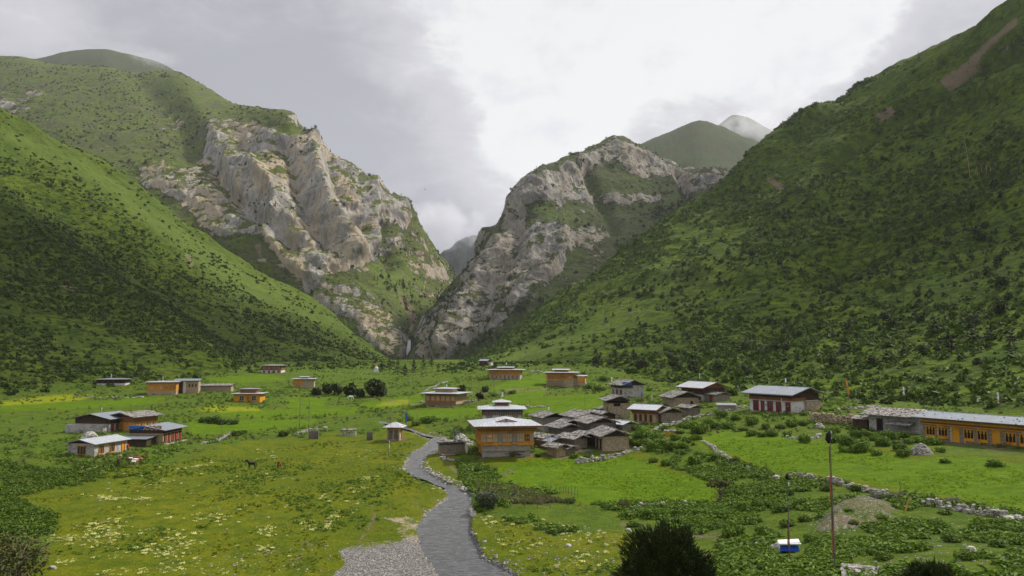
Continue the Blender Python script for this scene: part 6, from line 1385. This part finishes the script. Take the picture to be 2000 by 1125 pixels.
wall_run([(1278,842),(1310,832),(1345,818),(1390,812)], .7, .7, .34, 'sloping stone wall climbing behind the bushes right of the tin-roofed small house', 10, gaps=.1)
wall_run([(1230,994),(1260,990),(1300,988)], .5, .6, .3, 'stone wall at the lower edge of the middle field', 11); wall_run([(1325,988),(1350,985)], .5, .6, .3, 'short stone wall stub right of the middle field gate', 12)
wall_run([(1455,1060),(1475,1064),(1510,1070)], .45, .6, .30, 'low pale stone wall left of the blue bundle', 13)
wall_run([(862,896),(885,900),(905,905)], .5, .7, .34, 'stone edging below the open stone shed', 14)
wall_run([(862,858),(880,866),(905,862),(915,870)], .6, 1.4, .42, 'pale boulder wall left of the large ochre house', 16, gaps=.1)
wall_run([(820,786),(860,787),(930,784)], .9, .8, .42, 'rough stone wall before the two-tiered timber house', 17, gaps=.1)
wall_run([(828,765),(850,755),(872,746)], .5, .6, .45, 'dark field wall climbing the slope behind the two-tiered house', 18)
wall_run([(1034,728),(1060,727)], .9, .7, .5, 'dark stone wall between the two highest ochre houses', 19)
wall_run([(1020,798),(1045,796),(1075,793)], .6, .6, .4, 'overgrown wall along the top of the terraced field', 20, gaps=.15)
wall_run([(392,868),(412,864),(424,862)], .35, .6, .32, 'low pale wall right of the diamond-patterned house', 21, mat=M_STONEW); wall_run([(425,862),(440,852),(452,846)], .5, .6, .32, 'low wall of mixed stones and sticks in the left field', 22, gaps=.2)
wall_run([(575,850),(600,842),(620,838),(640,836)], .6, .8, .36, 'dark stone wall left of the plank pen', 23, gaps=.15)
wall_run([(145,776),(200,777),(280,776)], .5, .7, .4, 'grey wall before the boxy ochre house', 24, gaps=.3)
wall_run([(905,915),(930,922),(935,918)], .3, 1.2, .4, 'slabs of slate lying on the bank below the large ochre house', 25)
wall_run([(1395,812),(1430,800),(1460,795)], .6, .8, .36, 'rough wall of dark stones left of the long whitewashed house', 26, gaps=.15)
wall_run([(1635,800),(1680,798),(1720,797)], .6, .8, .40, 'stone wall at the slope foot behind the rubble cottage', 27, gaps=.2)
def heap(px, py, wpx, hpx, size, label, seed, mat=None, flat=.6):
    h, m = spot(px, py); rx = wpx*m/2; H = hpx*m; q = random.Random(seed); mb = MB(); n = int(60*(rx/size)**1.3/4)+40
    for k in range(min(n, 620)):
        a = q.uniform(0, 6.28); r = math.sqrt(q.random()); x = math.cos(a)*r*rx; y = math.sin(a)*r*rx*.8; z = H*.9*(1-r**1.6); mb.rock((x, y, max(0, z)+size*.1), size*q.uniform(.4, .8), q, flat)
    n_ = 12; V = [(math.cos(i*6.283/n_)*rx*.9, math.sin(i*6.283/n_)*rx*.72, -.3) for i in range(n_)]+[(math.cos(i*6.283/n_)*rx*.5, math.sin(i*6.283/n_)*rx*.4, H*.55) for i in range(n_)]+[(0, 0, H*.8)]
    mb.add(V, [(i, (i+1) % n_, n_+(i+1) % n_, n_+i) for i in range(n_)]+[(n_+i, n_+(i+1) % n_, 2*n_) for i in range(n_)])
    o = mb.build('stone_heap', mat or M_ROCK); y = h.y+rx*.6; o.location = (h.x, y, gz(h.x, y)-.05); return tag(o, label, 'heap')
heap(1806, 888, 42, 22, .26, 'large heap of pale rubble in the right field before the bushes', 1)
heap(1520, 1072, 14, 10, .3, 'small pile of white stones left of the blue bundle', 2); heap(900, 862, 26, 14, .6, 'pile of big pale rocks beside the stream bend', 3)
heap(170, 857, 28, 13, .7, 'pale boulder heap behind the nearest lower left cottage', 4); heap(1602, 838, 20, 12, .4, 'heap of white stones right of the bushes below the whitewashed house', 5)
def boulder(px, py, r, label, seed, sq=.6):
    h, m = spot(px, py); mb = MB(); q = random.Random(seed); mb.rock((0, 0, 0), r, q, sq); o = mb.build('boulder', M_ROCK); o.location = (h.x, h.y+r*.5, h.z+r*.15); md_ = o.modifiers.new('bevel', 'BEVEL'); md_.width = r*.12; md_.segments = 2; return tag(o, label, 'boulder')
for i, (a, b_, r, l) in enumerate([(1900,1076,.42,'grey angular boulder among plants at the lower right'),(1970,1098,.5,'pale boulder near the lower right corner'),(1978,1020,.75,'flat white boulder at the right end of the field wall'),(20,1120,.55,'grey boulder at the lower left corner under the leafy shrub'),
    (232,893,.6,'flat pale boulder by the nearest lower left cottage'),(250,889,.4,'smaller pale boulder behind the pack horses'),(275,931,.3,'small grey boulder on the meadow below the pack horses'),(100,1112,.4,'long flat boulder near the lower left corner'),(1467,916,.4,'grey boulder at the lower end of the mossy wall'),(1518,935,.6,'upright grey stone at the left end of the field wall'),
    (1110,1068,.35,'pinkish boulder in the grass left of the big juniper'),(1765,866,.5,'white boulder in the bushes left of the rubble heap'),(968,944,.4,'grey boulder among the plants right of the stream'),(1228,1038,.4,'grey boulder left of the big juniper top')]): boulder(a, b_, r, l, i+1)

# ---------------------------------------------------------------- poles and flags
def pole(px, yb, yt, rad, label, flags=(), mat=None, lean=0, name='flag_pole', cat='pole', group=None):
    """flags: (from, to, width, material, side) fractions of the height"""
    h, m = spot(px, yb); H = (yb-yt)*m; root = empty(name, h, 0, label, cat, group); x1 = lean*m
    MB().tube([(0, 0, -.4), (x1*.5, 0, H*.5), (x1, 0, H)], [rad, rad*.85, rad*.5], 7).build('shaft', mat or M_GREYWOOD, root)
    for a, b_, w, mt, s in flags:
        mb = MB(); n = 9; V = []; F_ = []
        for i in range(n+1):
            z = H*(a+(b_-a)*i/n); xo = x1*z/H; wv = w*(.75+.25*math.sin(i*1.9+px)); dy = .10*math.sin(i*1.3+px)
            V += [(xo+s*rad, 0, z), (xo+s*(rad+wv*.5), dy, z-.02), (xo+s*(rad+wv), -dy*.6, z-.05)]
        for i in range(n):
            for j in range(2): k = i*3+j; F_.append((k, k+1, k+4, k+3))
        V2 = [(x, y+.015, z) for x, y, z in V]; N_ = len(V); mb.add(V+V2, F_+[tuple(v+N_ for v in f[::-1]) for f in F_])
        mb.build('flag', mt, root)
    return root
FG = 'flag poles about the village'
pole(1631, 1118, 850, .06, 'tall weathered flagpole with faded red strip of cloth at the lower right', [(.10, .88, .085, M_CLOTHR, -1), (.93, .99, .08, M_CLOTHW, 1)])
_r = pole(1543, 1106, 932, .05, 'thinner flagpole with short red cloth, left of the tallest pole', [(.22, .45, .12, M_CLOTHR, -1), (.86, .90, .12, M_CLOTHW, 1)])
for nm, a in (('prayer_bundle', .86),):
    for o_ in [o for o in bpy.data.objects if o.name.startswith('flag_pole') and o['label'].startswith('tall weathered')]:
        _z = 268*spot(1631, 1118)[1]*.90; MB().tube([(-.12, 0, _z), (-.16, 0, _z+.3), (-.10, 0, _z+.7), (0, 0, _z+.9)], [.05, .22, .18, .05], 7).build('black_tassel', M_BLACK, o_)
_z = (1106-932)*spot(1543, 1106)[1]*.93; MB().tube([(0, 0, _z), (0, 0, _z+.2), (0, 0, _z+.45)], [.05, .2, .05], 7).build('black_tassel', M_BLACK, _r)
for a, b_, c, l, fl_, ln in [
 (757,862,790,'thin bare pole just left of the shrine',(),0),(762,862,803,'shorter thin pole close beside the shrine post',(),0),(759,893,860,'short pole standing on the meadow below the shrine',[(.3,.95,.12,M_CLOTHW,1)],0),
 (786,840,785,'thin pole right of the shrine, first of the slender group',(),0),(793,845,768,'tall thin pole behind the shrine with dark blue flag',[(.25,.5,.5,M_BLUE,-1)],5),(798,832,765,'tallest of the slender poles behind the shrine',(),2),(824,856,797,'leaning thin pole beside the stream bend',(),-14),
 (797,752,712,'tall grey pole at the valley head, left one of the pair',(),-2),(806,748,722,'shorter grey pole at the valley head, right one of the pair',(),0),(1143,820,754,'white-footed pole in the terraced field',[(.05,.22,.22,M_CLOTHW,1)],0),
 (1197,778,735,'pole with white streamer and red base before the whitewashed gabled house',[(.02,.6,.22,M_CLOTHR,1),(.72,.95,.5,M_CLOTHW,-1)],0),(1253,790,765,'red and blue flag on a short pole left of the stone houses',[(.1,.6,.3,M_CLOTHR,1),(.6,.95,.3,M_BLUE,1)],0),(1272,786,768,'short pole with white flag beside the red and blue one',[(.1,.8,.3,M_CLOTHW,1)],0),(1287,790,768,'thin bare pole left of the sagging stone house',(),0),
 (1528,856,778,'grey steel pole in front of the long whitewashed house',[(.86,.97,.10,M_CLOTHW,1)],0),(1661,802,740,'pole with orange prayer flags right of the whitewashed house',[(.5,.95,.42,M_CLOTHO,1),(.42,.5,.3,M_CLOTHR,1)],-8),(1768,786,755,'pole with white flag behind the rubble cottage roof',[(.45,.95,.5,M_CLOTHW,-1)],0),
 (1953,800,765,'pole with white and red flag behind the yellow-windowed building',[(.35,.95,.5,M_CLOTHW,-1),(.4,.5,.9,M_CLOTHR,-1)],0),(887,884,838,'pole with dark prayer cloth before the stream stones',[(.3,.7,.22,M_CLOTHR,1),(.7,.95,.25,M_BLUE,1)],0),(897,872,806,'thin pole with white rag beside the boulders by the stream',[(.2,.4,.3,M_CLOTHW,1)],0),
 (338,818,795,'thin pole above the left houses',(),0),(302,822,805,'little white flag above the diamond-patterned house',[(.2,.95,.3,M_CLOTHW,1)],0),(432,850,818,'thin post at the corner of the left field wall',(),0),(425,868,846,'pale gatepost at the low wall',(),0),(197,808,793,'white flag above the large old house',[(.1,.8,.35,M_CLOTHW,1)],0),(216,744,729,'short white pole above the farthest left house',[(.4,.9,.4,M_CLOTHW,1)],0),
 (317,748,730,'short white pole behind the boxy ochre house',[(.1,.7,.5,M_CLOTHW,1)],0),(920,765,725,'bare pole left of the highest ochre house',(),0),(965,765,716,'tall thin pole in front of the highest ochre house',(),0),(963,735,698,'thin pole on the slope above the hut',(),0),(1366,748,728,'white-topped pole behind the brown and white house',[(.4,.95,.35,M_CLOTHW,1)],0),(1327,770,750,'white-topped post left of the brown and white house',[(.3,.95,.3,M_CLOTHW,1)],0)]:
    pole(a, b_, c, .05 if b_ > 800 else .07, l, fl_, M_GREYWOOD, ln, group=FG)
# flag on the temple roof and on house roofs
def roof_pole(label_start, x, y, z, H, label, mt, w=.3):
    h = [o for o in bpy.data.objects if 'label' in o and o['label'].startswith(label_start)][0]; p = Matrix.Rotation(h.rotation_euler.z, 4, 'Z') @ Vector((x, y, z))+h.location
    root = empty('roof_flag', p, 0, label, 'flag'); MB().tube([(0, 0, -.3), (0, 0, H)], [.04, .03], 6).build('shaft', M_WHITE, root); MB().box(-.02, w, -.012, .012, H*.45, H*.95).build('cloth', mt, root)
roof_pole('small temple', .0, -1, 5.9, 2.2, 'white banner on the temple roof', M_CLOTHW, .35)
roof_pole('long whitewashed house', .6, 0, 5.8, 1.8, 'white flag on the wide slate-blue roof', M_CLOTHW)
roof_pole('ochre house with white', 0, 0, 5.2, 1.8, 'short white flag on the highest ochre house', M_CLOTHW); roof_pole('two-tiered timber house', 0, 0, 5.2, 1.6, 'short white flag on the two-tiered timber house', M_CLOTHW)
roof_pole('plank-roofed barn with pale', 0, 0, 3.8, 1.2, 'little white flag above the plank-roofed barn by the temple', M_CLOTHW)
# paired frame poles (goal-like) on the left meadow
h1, m1 = spot(585, 838); h2, m2 = spot(603, 842); g_ = empty('pole_frame', h1, 0, 'pair of tall grey poles joined by cross rails on the left meadow', 'frame'); dv = h2-h1; Hh = 60*m1
for nm, o_ in (('pole', Vector((0, 0, 0))), ('pole', dv)): MB().tube([o_-Vector((0, 0, .4)), o_+Vector((0, 0, Hh))], [.09, .06], 7).build(nm, M_GREYWOOD, g_)
for k in (.45, .78): MB().bar(Vector((0, 0, Hh*k)), dv+Vector((0, 0, Hh*k)), .07, .07).build('rail', M_GREYWOOD, g_)
# pylons and dead trunks on the hillside
def dead_tree(px, yb, yt, lean, label, rad=.28, group=None):
    h, m = spot(px, yb); H = (yb-yt)*m; root = empty('dead_tree', h, 0, label, 'dead tree', group); MB().tube([(0, 0, -1), (lean*m*.4, 0, H*.5), (lean*m, 0, H)], [rad, rad*.7, rad*.2], 7).build('trunk', M_PALEWOOD, root)
    mb = MB()
    for k in range(4): z = H*(.45+.12*k); s = (-1)**k; mb.tube([(lean*m*z/H, 0, z), (lean*m*z/H+s*H*.05, .1, z+H*.03)], [rad*.3, rad*.1], 5)
    mb.build('branch_stubs', M_PALEWOOD, root)
dead_tree(1895, 346, 262, -8, 'tall bleached dead trunk high on the right hillside', .22)
for k, (a, b_, c) in enumerate([(1910,343,318,),(1918,341,316),(1926,340,312),(1936,338,314),(1945,334,316),(1905,340,322)]): dead_tree(a, b_, c, (k % 3-1)*4, 'short bleached dead trunk right of the tallest one, '+ORD[[1,2,3,4,5,0][k]]+' from the left', .13, 'bleached trunks on the right hillside')
for k, (a, b_, c) in enumerate([(1207,606,588),(1215,604,590),(1228,603,583),(1178,612,598)]): dead_tree(a, b_, c, 0, 'thin bare trunk on the lower hillside ridge, '+ORD[[1,2,3,0][k]]+' from the left', .18, 'bare trunks on the lower ridge')

# ---------------------------------------------------------------- stick fences
def stick_fence(pts, n, hgt, label, seed, rails=True, jit_=.15):
    q = random.Random(seed); W_ = [hit(*p) for p in pts]; root = empty('stick_fence', W_[0], 0, label, 'fence'); o = W_[0]; tops = []
    for k in range(n):
        t_ = k/(n-1)*(len(W_)-1); i = min(int(t_), len(W_)-2); p = W_[i]+(W_[i+1]-W_[i])*(t_-i); p.z = gz(p.x, p.y); p = p-o; H = hgt*q.uniform(.65, 1.25)
        top = p+Vector((q.uniform(-jit_, jit_), q.uniform(-jit_, jit_), H)); MB().tube([p-Vector((0, 0, .3)), (p+top)/2+Vector((q.uniform(-.05, .05), 0, 0)), top], [.05, .045, .03], 6).build('stake', M_GREYWOOD, root); tops.append(p+(top-p)*.6)
    if rails:
        for a, b_ in zip(tops[:-1], tops[1:]):
            if q.random() < .75: MB().bar(a, b_, .05, .05).build('rail', M_GREYWOOD, root)
stick_fence([(1060,955),(1075,958),(1098,962),(1112,966),(1128,975)], 12, 1.3, 'rough stake fence at the left corner of the middle field', 1, False)
stick_fence([(1000,992),(1040,992),(1080,993),(1140,993),(1190,996),(1212,994)], 9, .8, 'low pole fence along the lower edge of the middle field', 2)
stick_fence([(1512,936),(1534,938),(1558,938)], 4, 1.2, 'weathered posts at the left end of the field wall', 3, False); stick_fence([(1585,942),(1655,955)], 3, .9, 'thin posts sticking up from the left field wall', 4, False)
stick_fence([(1818,985),(1830,990),(1870,995),(1922,1005),(1948,1010)], 5, 1.3, 'leaning bare posts along the right field wall', 5, False)
stick_fence([(405,866),(420,862),(432,856),(446,850)], 8, 1.1, 'picket of grey stakes beside the left field', 6, False); stick_fence([(568,842),(577,836),(584,838)], 4, 2.0, 'few tall stakes left of the paired poles', 7, False)
stick_fence([(1388,982),(1402,980),(1430,970)], 3, 1.0, 'two or three stakes by the thin-crowned thorn tree', 8, False); stick_fence([(1472,948),(1488,945),(1495,940)], 3, 1.4, 'bare stakes at the corner above the dense growth', 9, False)
# pile of dead branches on the wall
def branch_pile(px, py, wpx, label, seed, n=26, len_=1.8, mat=None):
    h, m = spot(px, py); q = random.Random(seed); w = wpx*m; mb = MB()
    for k in range(n):
        x = q.uniform(-w/2, w/2); z = q.uniform(.1, .8)*(1-abs(x)/w); a = q.uniform(-.35, .35)+(.2 if x < 0 else -.3); L = len_*q.uniform(.5, 1); d = Vector((math.cos(a), q.uniform(-.3, .3), math.sin(a)*.6)); c = Vector((x, q.uniform(-.4, .4), z+.1)); mb.tube([c-d*L/2, c+Vector((0, 0, q.uniform(-.06, .06))), c+d*L/2], [.05, .045, .02], 5)
    o = mb.build('branch_pile', mat or M_GREYWOOD); o.location = h; return tag(o, label, 'branch pile')
branch_pile(1742, 976, 70, 'pile of grey dead branches lying on the field wall', 1, 30); branch_pile(1000, 891, 30, 'dark heap of firewood against the large ochre house', 2, 30, 1.4, M_DKWOOD); branch_pile(1145, 886, 26, 'heap of broken planks before the barn cluster', 3, 22, 1.6); branch_pile(1860, 985, 30, 'fallen grey branch on the right field wall', 4, 8)
h, m = spot(1768, 1000); o = MB().tube([(-.1, 0, -.2), (.15, 0, .5), (.3, 0, 1.0), (.55, 0, 1.5)], [.09, .08, .07, .05], 7).build('orange_log', M_OCHRE); o.location = h; tag(o, 'bent orange-brown log leaning on the field wall', 'log')
h, m = spot(1758, 972); o = MB().tube([(0, 0, -.2), (-.05, 0, .6), (.12, 0, 1.2), (.0, 0, 1.7), (-.15, 0, 2.0)], [.07, .06, .05, .04, .02], 7).build('crooked_branch', M_GREYWOOD); o.location = h; tag(o, 'crooked pale branch sticking up above the branch pile', 'branch')
# tarpaulin bundle
h, m = spot(1542, 1078); t_ = empty('covered_bundle', h+Vector((0, 0, .12)), R(-8), 'blue tarpaulin bundle with white plastic cover among plants', 'bundle'); mb = MB(); V = []; q = random.Random(4)
for i in range(7):
    for j in range(5): V.append((-.75+i*.25+q.uniform(-.05, .05), -.42+j*.21, .02 if j in (0,) else .62+.10*math.sin(i*1.7+j)+q.uniform(-.04, .04)))
F_ = [(i*5+j, (i+1)*5+j, (i+1)*5+j+1, i*5+j+1) for i in range(6) for j in range(4)]; mb.add(V+[(x, y, -.2) for x, y, z in V], F_+[tuple(k+35 for k in f[::-1]) for f in F_]+[(i*5+4, (i+1)*5+4, (i+1)*5+39, i*5+39) for i in range(6)]+[(j, j+1, j+36, j+35) for j in range(4)]+[(30+j+1, 30+j, 65+j, 66+j) for j in range(4)]); mb.build('tarpaulin', M_TARP, t_)
MB().hexa([(-1.05, -.5, .62), (.85, -.55, .70), (.95, .45, .74), (-.95, .5, .66)], [(-1.0, -.45, .76), (.8, -.5, .90), (.9, .4, .96), (-.9, .45, .80)]).build('cover', M_CLOTHW, t_); MB().tube([(-1.0, -.52, .66), (.9, -.56, .74)], .09, 8).build('rolled_edge', M_CLOTHW, t_)
# ---------------------------------------------------------------- animals and people (grown as one skin)
def skin_mesh(name, pts, edges, rad, mat, parent=None, sub=2, root=0):
    me = bpy.data.meshes.new(name); me.from_pydata(pts, edges, []); o = bpy.data.objects.new('tmp_skin', me); COL.objects.link(o)
    o.modifiers.new('skin', 'SKIN'); 
    for i, r in enumerate(rad):
        v = me.skin_vertices[0].data[i]; v.radius = (r, r) if not isinstance(r, tuple) else r; v.use_root = (i == root)
    s = o.modifiers.new('sub', 'SUBSURF'); s.levels = sub; s.render_levels = sub
    bpy.context.view_layer.update(); dg = bpy.context.evaluated_depsgraph_get(); m2 = bpy.data.meshes.new_from_object(o.evaluated_get(dg)); bpy.data.objects.remove(o)
    m2.name = name; m2.materials.clear(); m2.materials.append(mat); m2.polygons.foreach_set('use_smooth', np.ones(len(m2.polygons), bool)); n = bpy.data.objects.new(name, m2); COL.objects.link(n); n.parent = parent; return n
def horse(px, py, yaw, label, coat, mane, graze=False, load=False, name='horse', scale=1.0):
    h, m = spot(px, py); root = empty(name, h, yaw, label, 'horse'); root.scale = (scale,)*3
    hd = [(.80, 0, 1.30), (1.02, 0, 1.52), (1.14, 0, 1.60), (1.30, 0, 1.50), (1.48, 0, 1.36)] if not graze else [(.82, 0, 1.05), (1.02, 0, .72), (1.12, 0, .46), (1.20, 0, .30), (1.28, 0, .12)]
    P_ = [(0, 0, 1.02), (-.42, 0, 1.06), (-.62, 0, 1.05), (.36, 0, 1.04), (.58, 0, 1.10)]+hd; E = [(0, 1), (1, 2), (0, 3), (3, 4), (4, 5), (5, 6), (6, 7), (7, 8), (8, 9)]; Rd = [.29, .29, .22, .28, .23, .16, .12, .13, .10, .075]
    for s in (-1, 1):
        b0 = len(P_); P_ += [(.50, s*.15, .85), (.52, s*.15, .55), (.50, s*.15, .47), (.51, s*.15, .16), (.56, s*.15, .03)]; E += [(4, b0), (b0, b0+1), (b0+1, b0+2), (b0+2, b0+3), (b0+3, b0+4)]; Rd += [.12, .065, .055, .045, .055]
        b0 = len(P_); P_ += [(-.56, s*.16, .84), (-.48, s*.16, .66), (-.66, s*.16, .46), (-.62, s*.16, .16), (-.57, s*.16, .03)]; E += [(2, b0), (b0, b0+1), (b0+1, b0+2), (b0+2, b0+3), (b0+3, b0+4)]; Rd += [.15, .10, .06, .045, .055]
    b0 = len(P_); P_ += [(hd[2][0]-.02, -.06, hd[2][2]+.14), (hd[2][0]-.02, .06, hd[2][2]+.14)]; E += [(7, b0), (7, b0+1)]; Rd += [.025, .025]
    skin_mesh('body', P_, E, Rd, coat, root)
    MB().tube([(-.80, 0, 1.12), (-.92, 0, .95), (-.93, 0, .60), (-.90, 0, .38)], [.05, .08, .08, .02], 7).build('tail', mane, root)
    mb = MB(); a, b_, c = [Vector(p) for p in hd[:3]]; mb.tube([Vector((.58, 0, 1.32)) if not graze else Vector((.6, 0, 1.26)), a+Vector((-.08, .05, .12)), b_+Vector((-.08, .05, .08)), c+Vector((.0, 0, .12))], [.05, .09, .08, .03], 6); mb.build('mane', mane, root)
    if load:
        mb = MB(); mb.tube([(-.35, .34, 1.05), (.30, .34, 1.05)], [.17, .16], 9).tube([(-.35, -.34, 1.05), (.30, -.34, 1.05)], [.16, .17], 9); mb.build('pack', M_CLOTHW, root); MB().tube([(-.38, 0, 1.42), (.0, .0, 1.48), (.34, 0, 1.40)], [.11, .15, .11], 9).build('pack_top', load, root)
        MB().box(-.03, .03, -.57, .57, .85, .88).build('strap', M_DKWOOD, root)
    return root
M_BAY = simple('bay_coat', (.16, .055, .02), (.24, .09, .035), 6); M_DUN = simple('dun_coat', (.36, .24, .13), (.48, .34, .20), 6); M_DKCOAT = simple('dark_coat', (.018, .014, .013), (.04, .032, .028), 6); M_SKIN = simple('skin', (.34, .18, .11), (.42, .24, .15), 6)
horse(262, 912, R(12), 'pale dun pack horse carrying white bundles, nearest of the small caravan', M_DUN, M_DKCOAT, load=M_CLOTHW); horse(268, 907, R(5), 'bay pack horse with dark load behind the pale dun one', M_BAY, M_DKCOAT, load=M_CLOTHR); horse(256, 905, R(15), 'dark brown pack horse mostly hidden at the back of the caravan', M_BAY, M_DKCOAT, load=M_GREYWOOD)
horse(492, 916, R(172), 'dark pony standing side-on facing left on the open meadow', M_DKCOAT, M_DKCOAT); horse(545, 916, R(95), 'reddish brown horse seen from behind, grazing on the open meadow', M_BAY, M_DKCOAT, graze=True)
def person(px, py, yaw, label, coat, trouser, hat, stride=.12):
    h, m = spot(px, py); root = empty('person', h, yaw, label, 'person')
    P_ = [(0, 0, .92), (0, 0, 1.12), (0, 0, 1.38), (0, 0, 1.50), (.02, 0, 1.60), (.02, 0, 1.70)]; E = [(0, 1), (1, 2), (2, 3), (3, 4), (4, 5)]; Rd = [.15, .14, .15, .055, .095, .085]
    for s in (-1, 1):
        b0 = len(P_); P_ += [(0, s*.19, 1.40), (-.03*s, s*.25, 1.12), (.08*s+.05, s*.25, .88), (.10*s+.07, s*.25, .80)]; E += [(2, b0), (b0, b0+1), (b0+1, b0+2), (b0+2, b0+3)]; Rd += [.06, .05, .038, .035]
        b0 = len(P_); P_ += [(stride*s*.3, s*.10, .82), (stride*s+.02, s*.10, .48), (stride*s*1.4-.03, s*.10, .09), (stride*s*1.4+.12, s*.10, .04)]; E += [(0, b0), (b0, b0+1), (b0+1, b0+2), (b0+2, b0+3)]; Rd += [.10, .07, .05, .04]
    skin_mesh('body', P_, E, Rd, M_SKIN, root)
    MB().tube([(0, 0, .74), (0, 0, .95), (0, 0, 1.2), (0, 0, 1.42), (0, 0, 1.49)], [.215, .20, .185, .19, .08], 12).build('coat', coat, root)
    for s in (-1, 1):
        MB().tube([(0, s*.19, 1.42), (-.03*s, s*.25, 1.12), (.07*s+.05, s*.25, .90)], [.085, .07, .055], 8).build('sleeve', coat, root)
        MB().tube([(stride*s*.3, s*.10, .86), (stride*s+.02, s*.10, .48), (stride*s*1.4-.02, s*.10, .10)], [.125, .09, .07], 8).build('trouser_leg', trouser, root)
    MB().tube([(.02, 0, 1.66), (.01, 0, 1.74), (.0, 0, 1.80)], [.10, .095, .04], 10).build('hat', hat, root)
    for s in (-1, 1): MB().tube([(.095, s*.035, 1.645), (.105, s*.035, 1.645)], .012, 6).build('eye', M_BLACK, root)
    MB().tube([(.09, 0, 1.63), (.125, 0, 1.605)], [.012, .018], 6).build('nose', M_SKIN, root)
person(231, 911, R(20), 'person in dark clothes and red hat walking behind the pack horses', M_DKCOAT, M_DKWOOD, M_RED); person(249, 882, R(-40), 'person in red jacket beside the nearest lower left cottage', M_RED, M_DKWOOD, M_DKCOAT)
person(895, 866, R(-60), 'person in white shirt standing among rocks by the stream bend', M_CLOTHW, M_BLUE, M_DKCOAT, .05)
horse(684, 780, R(0), 'tiny white horse grazing below the dark trees', M_CLOTHW, M_CLOTHW, graze=True)
# waterfall at the gorge mouth
BVc = bvh_of(['left_cliff_mountain', 'right_cliff_mountain', 'ground', 'right_hillside', 'left_hillside'])
def hitc(px, py):
    dx, dz = ray(px, py); hh = BVc.ray_cast(Vector(CAM), Vector((float(dx), 1, float(dz))).normalized())[0]; return hh
pts = [(800,664),(799,672),(798,682),(796,688),(792,696),(791,703),(790,708)]; wid = [1.2, 2.4, 3.0, 2.4, 1.4, 1.8, 1.4]; WV = [hitc(*p) for p in pts]
yy = min(p.y for p in WV[:4] if p)-3; print('FALL', [round(p.y) if p else None for p in WV]); V = []; F_ = []
for (a, b_), w_ in zip(pts, wid):
    c = W(a, b_, yy)
    for k in range(4): V.append((c[0]+(k-1.5)*w_*.6, c[1]+.4*((k % 2)), c[2]+.3*math.sin(k*3+a)))
for i in range(len(pts)-1):
    for k in range(3): q = i*4+k; F_.append((q, q+1, q+5, q+4))
def m_fall(nb, b): P = pos(nb); n = nb.noise(nb.vmath('MULTIPLY', P, (1, 1, .15)), 1.5, 4, .7); nb.put(b.inputs['Base Color'], nb.mix(n, (.55, .58, .60), (.85, .86, .87))); nb.put(b.inputs['Roughness'], .5)
mb = MB(); mb.add(V, F_); N_ = len(mb.V); mb.add([(x, y+1.5, z) for x, y, z in V], [f[::-1] for f in F_]); tag(mb.build('waterfall', material('white_water', m_fall), None, True), kind='structure')
# a soaring bird
c = W(830, 370, 420); b_ = empty('bird', c, R(20), 'large dark bird gliding in front of the grey cloud', 'bird')
skin_mesh('body', [(0, 0, 0), (.35, 0, .03), (.5, 0, .05), (-.3, 0, 0), (-.6, 0, 0), (.05, .5, .10), (.0, 1.15, .06), (.05, -.5, .10), (.0, -1.15, .06)], [(0, 1), (1, 2), (0, 3), (3, 4), (0, 5), (5, 6), (0, 7), (7, 8)], [.14, .09, .05, .10, (.05, .14), (.10, .05), (.06, .03), (.10, .05), (.06, .03)], M_DKCOAT, b_, 1)
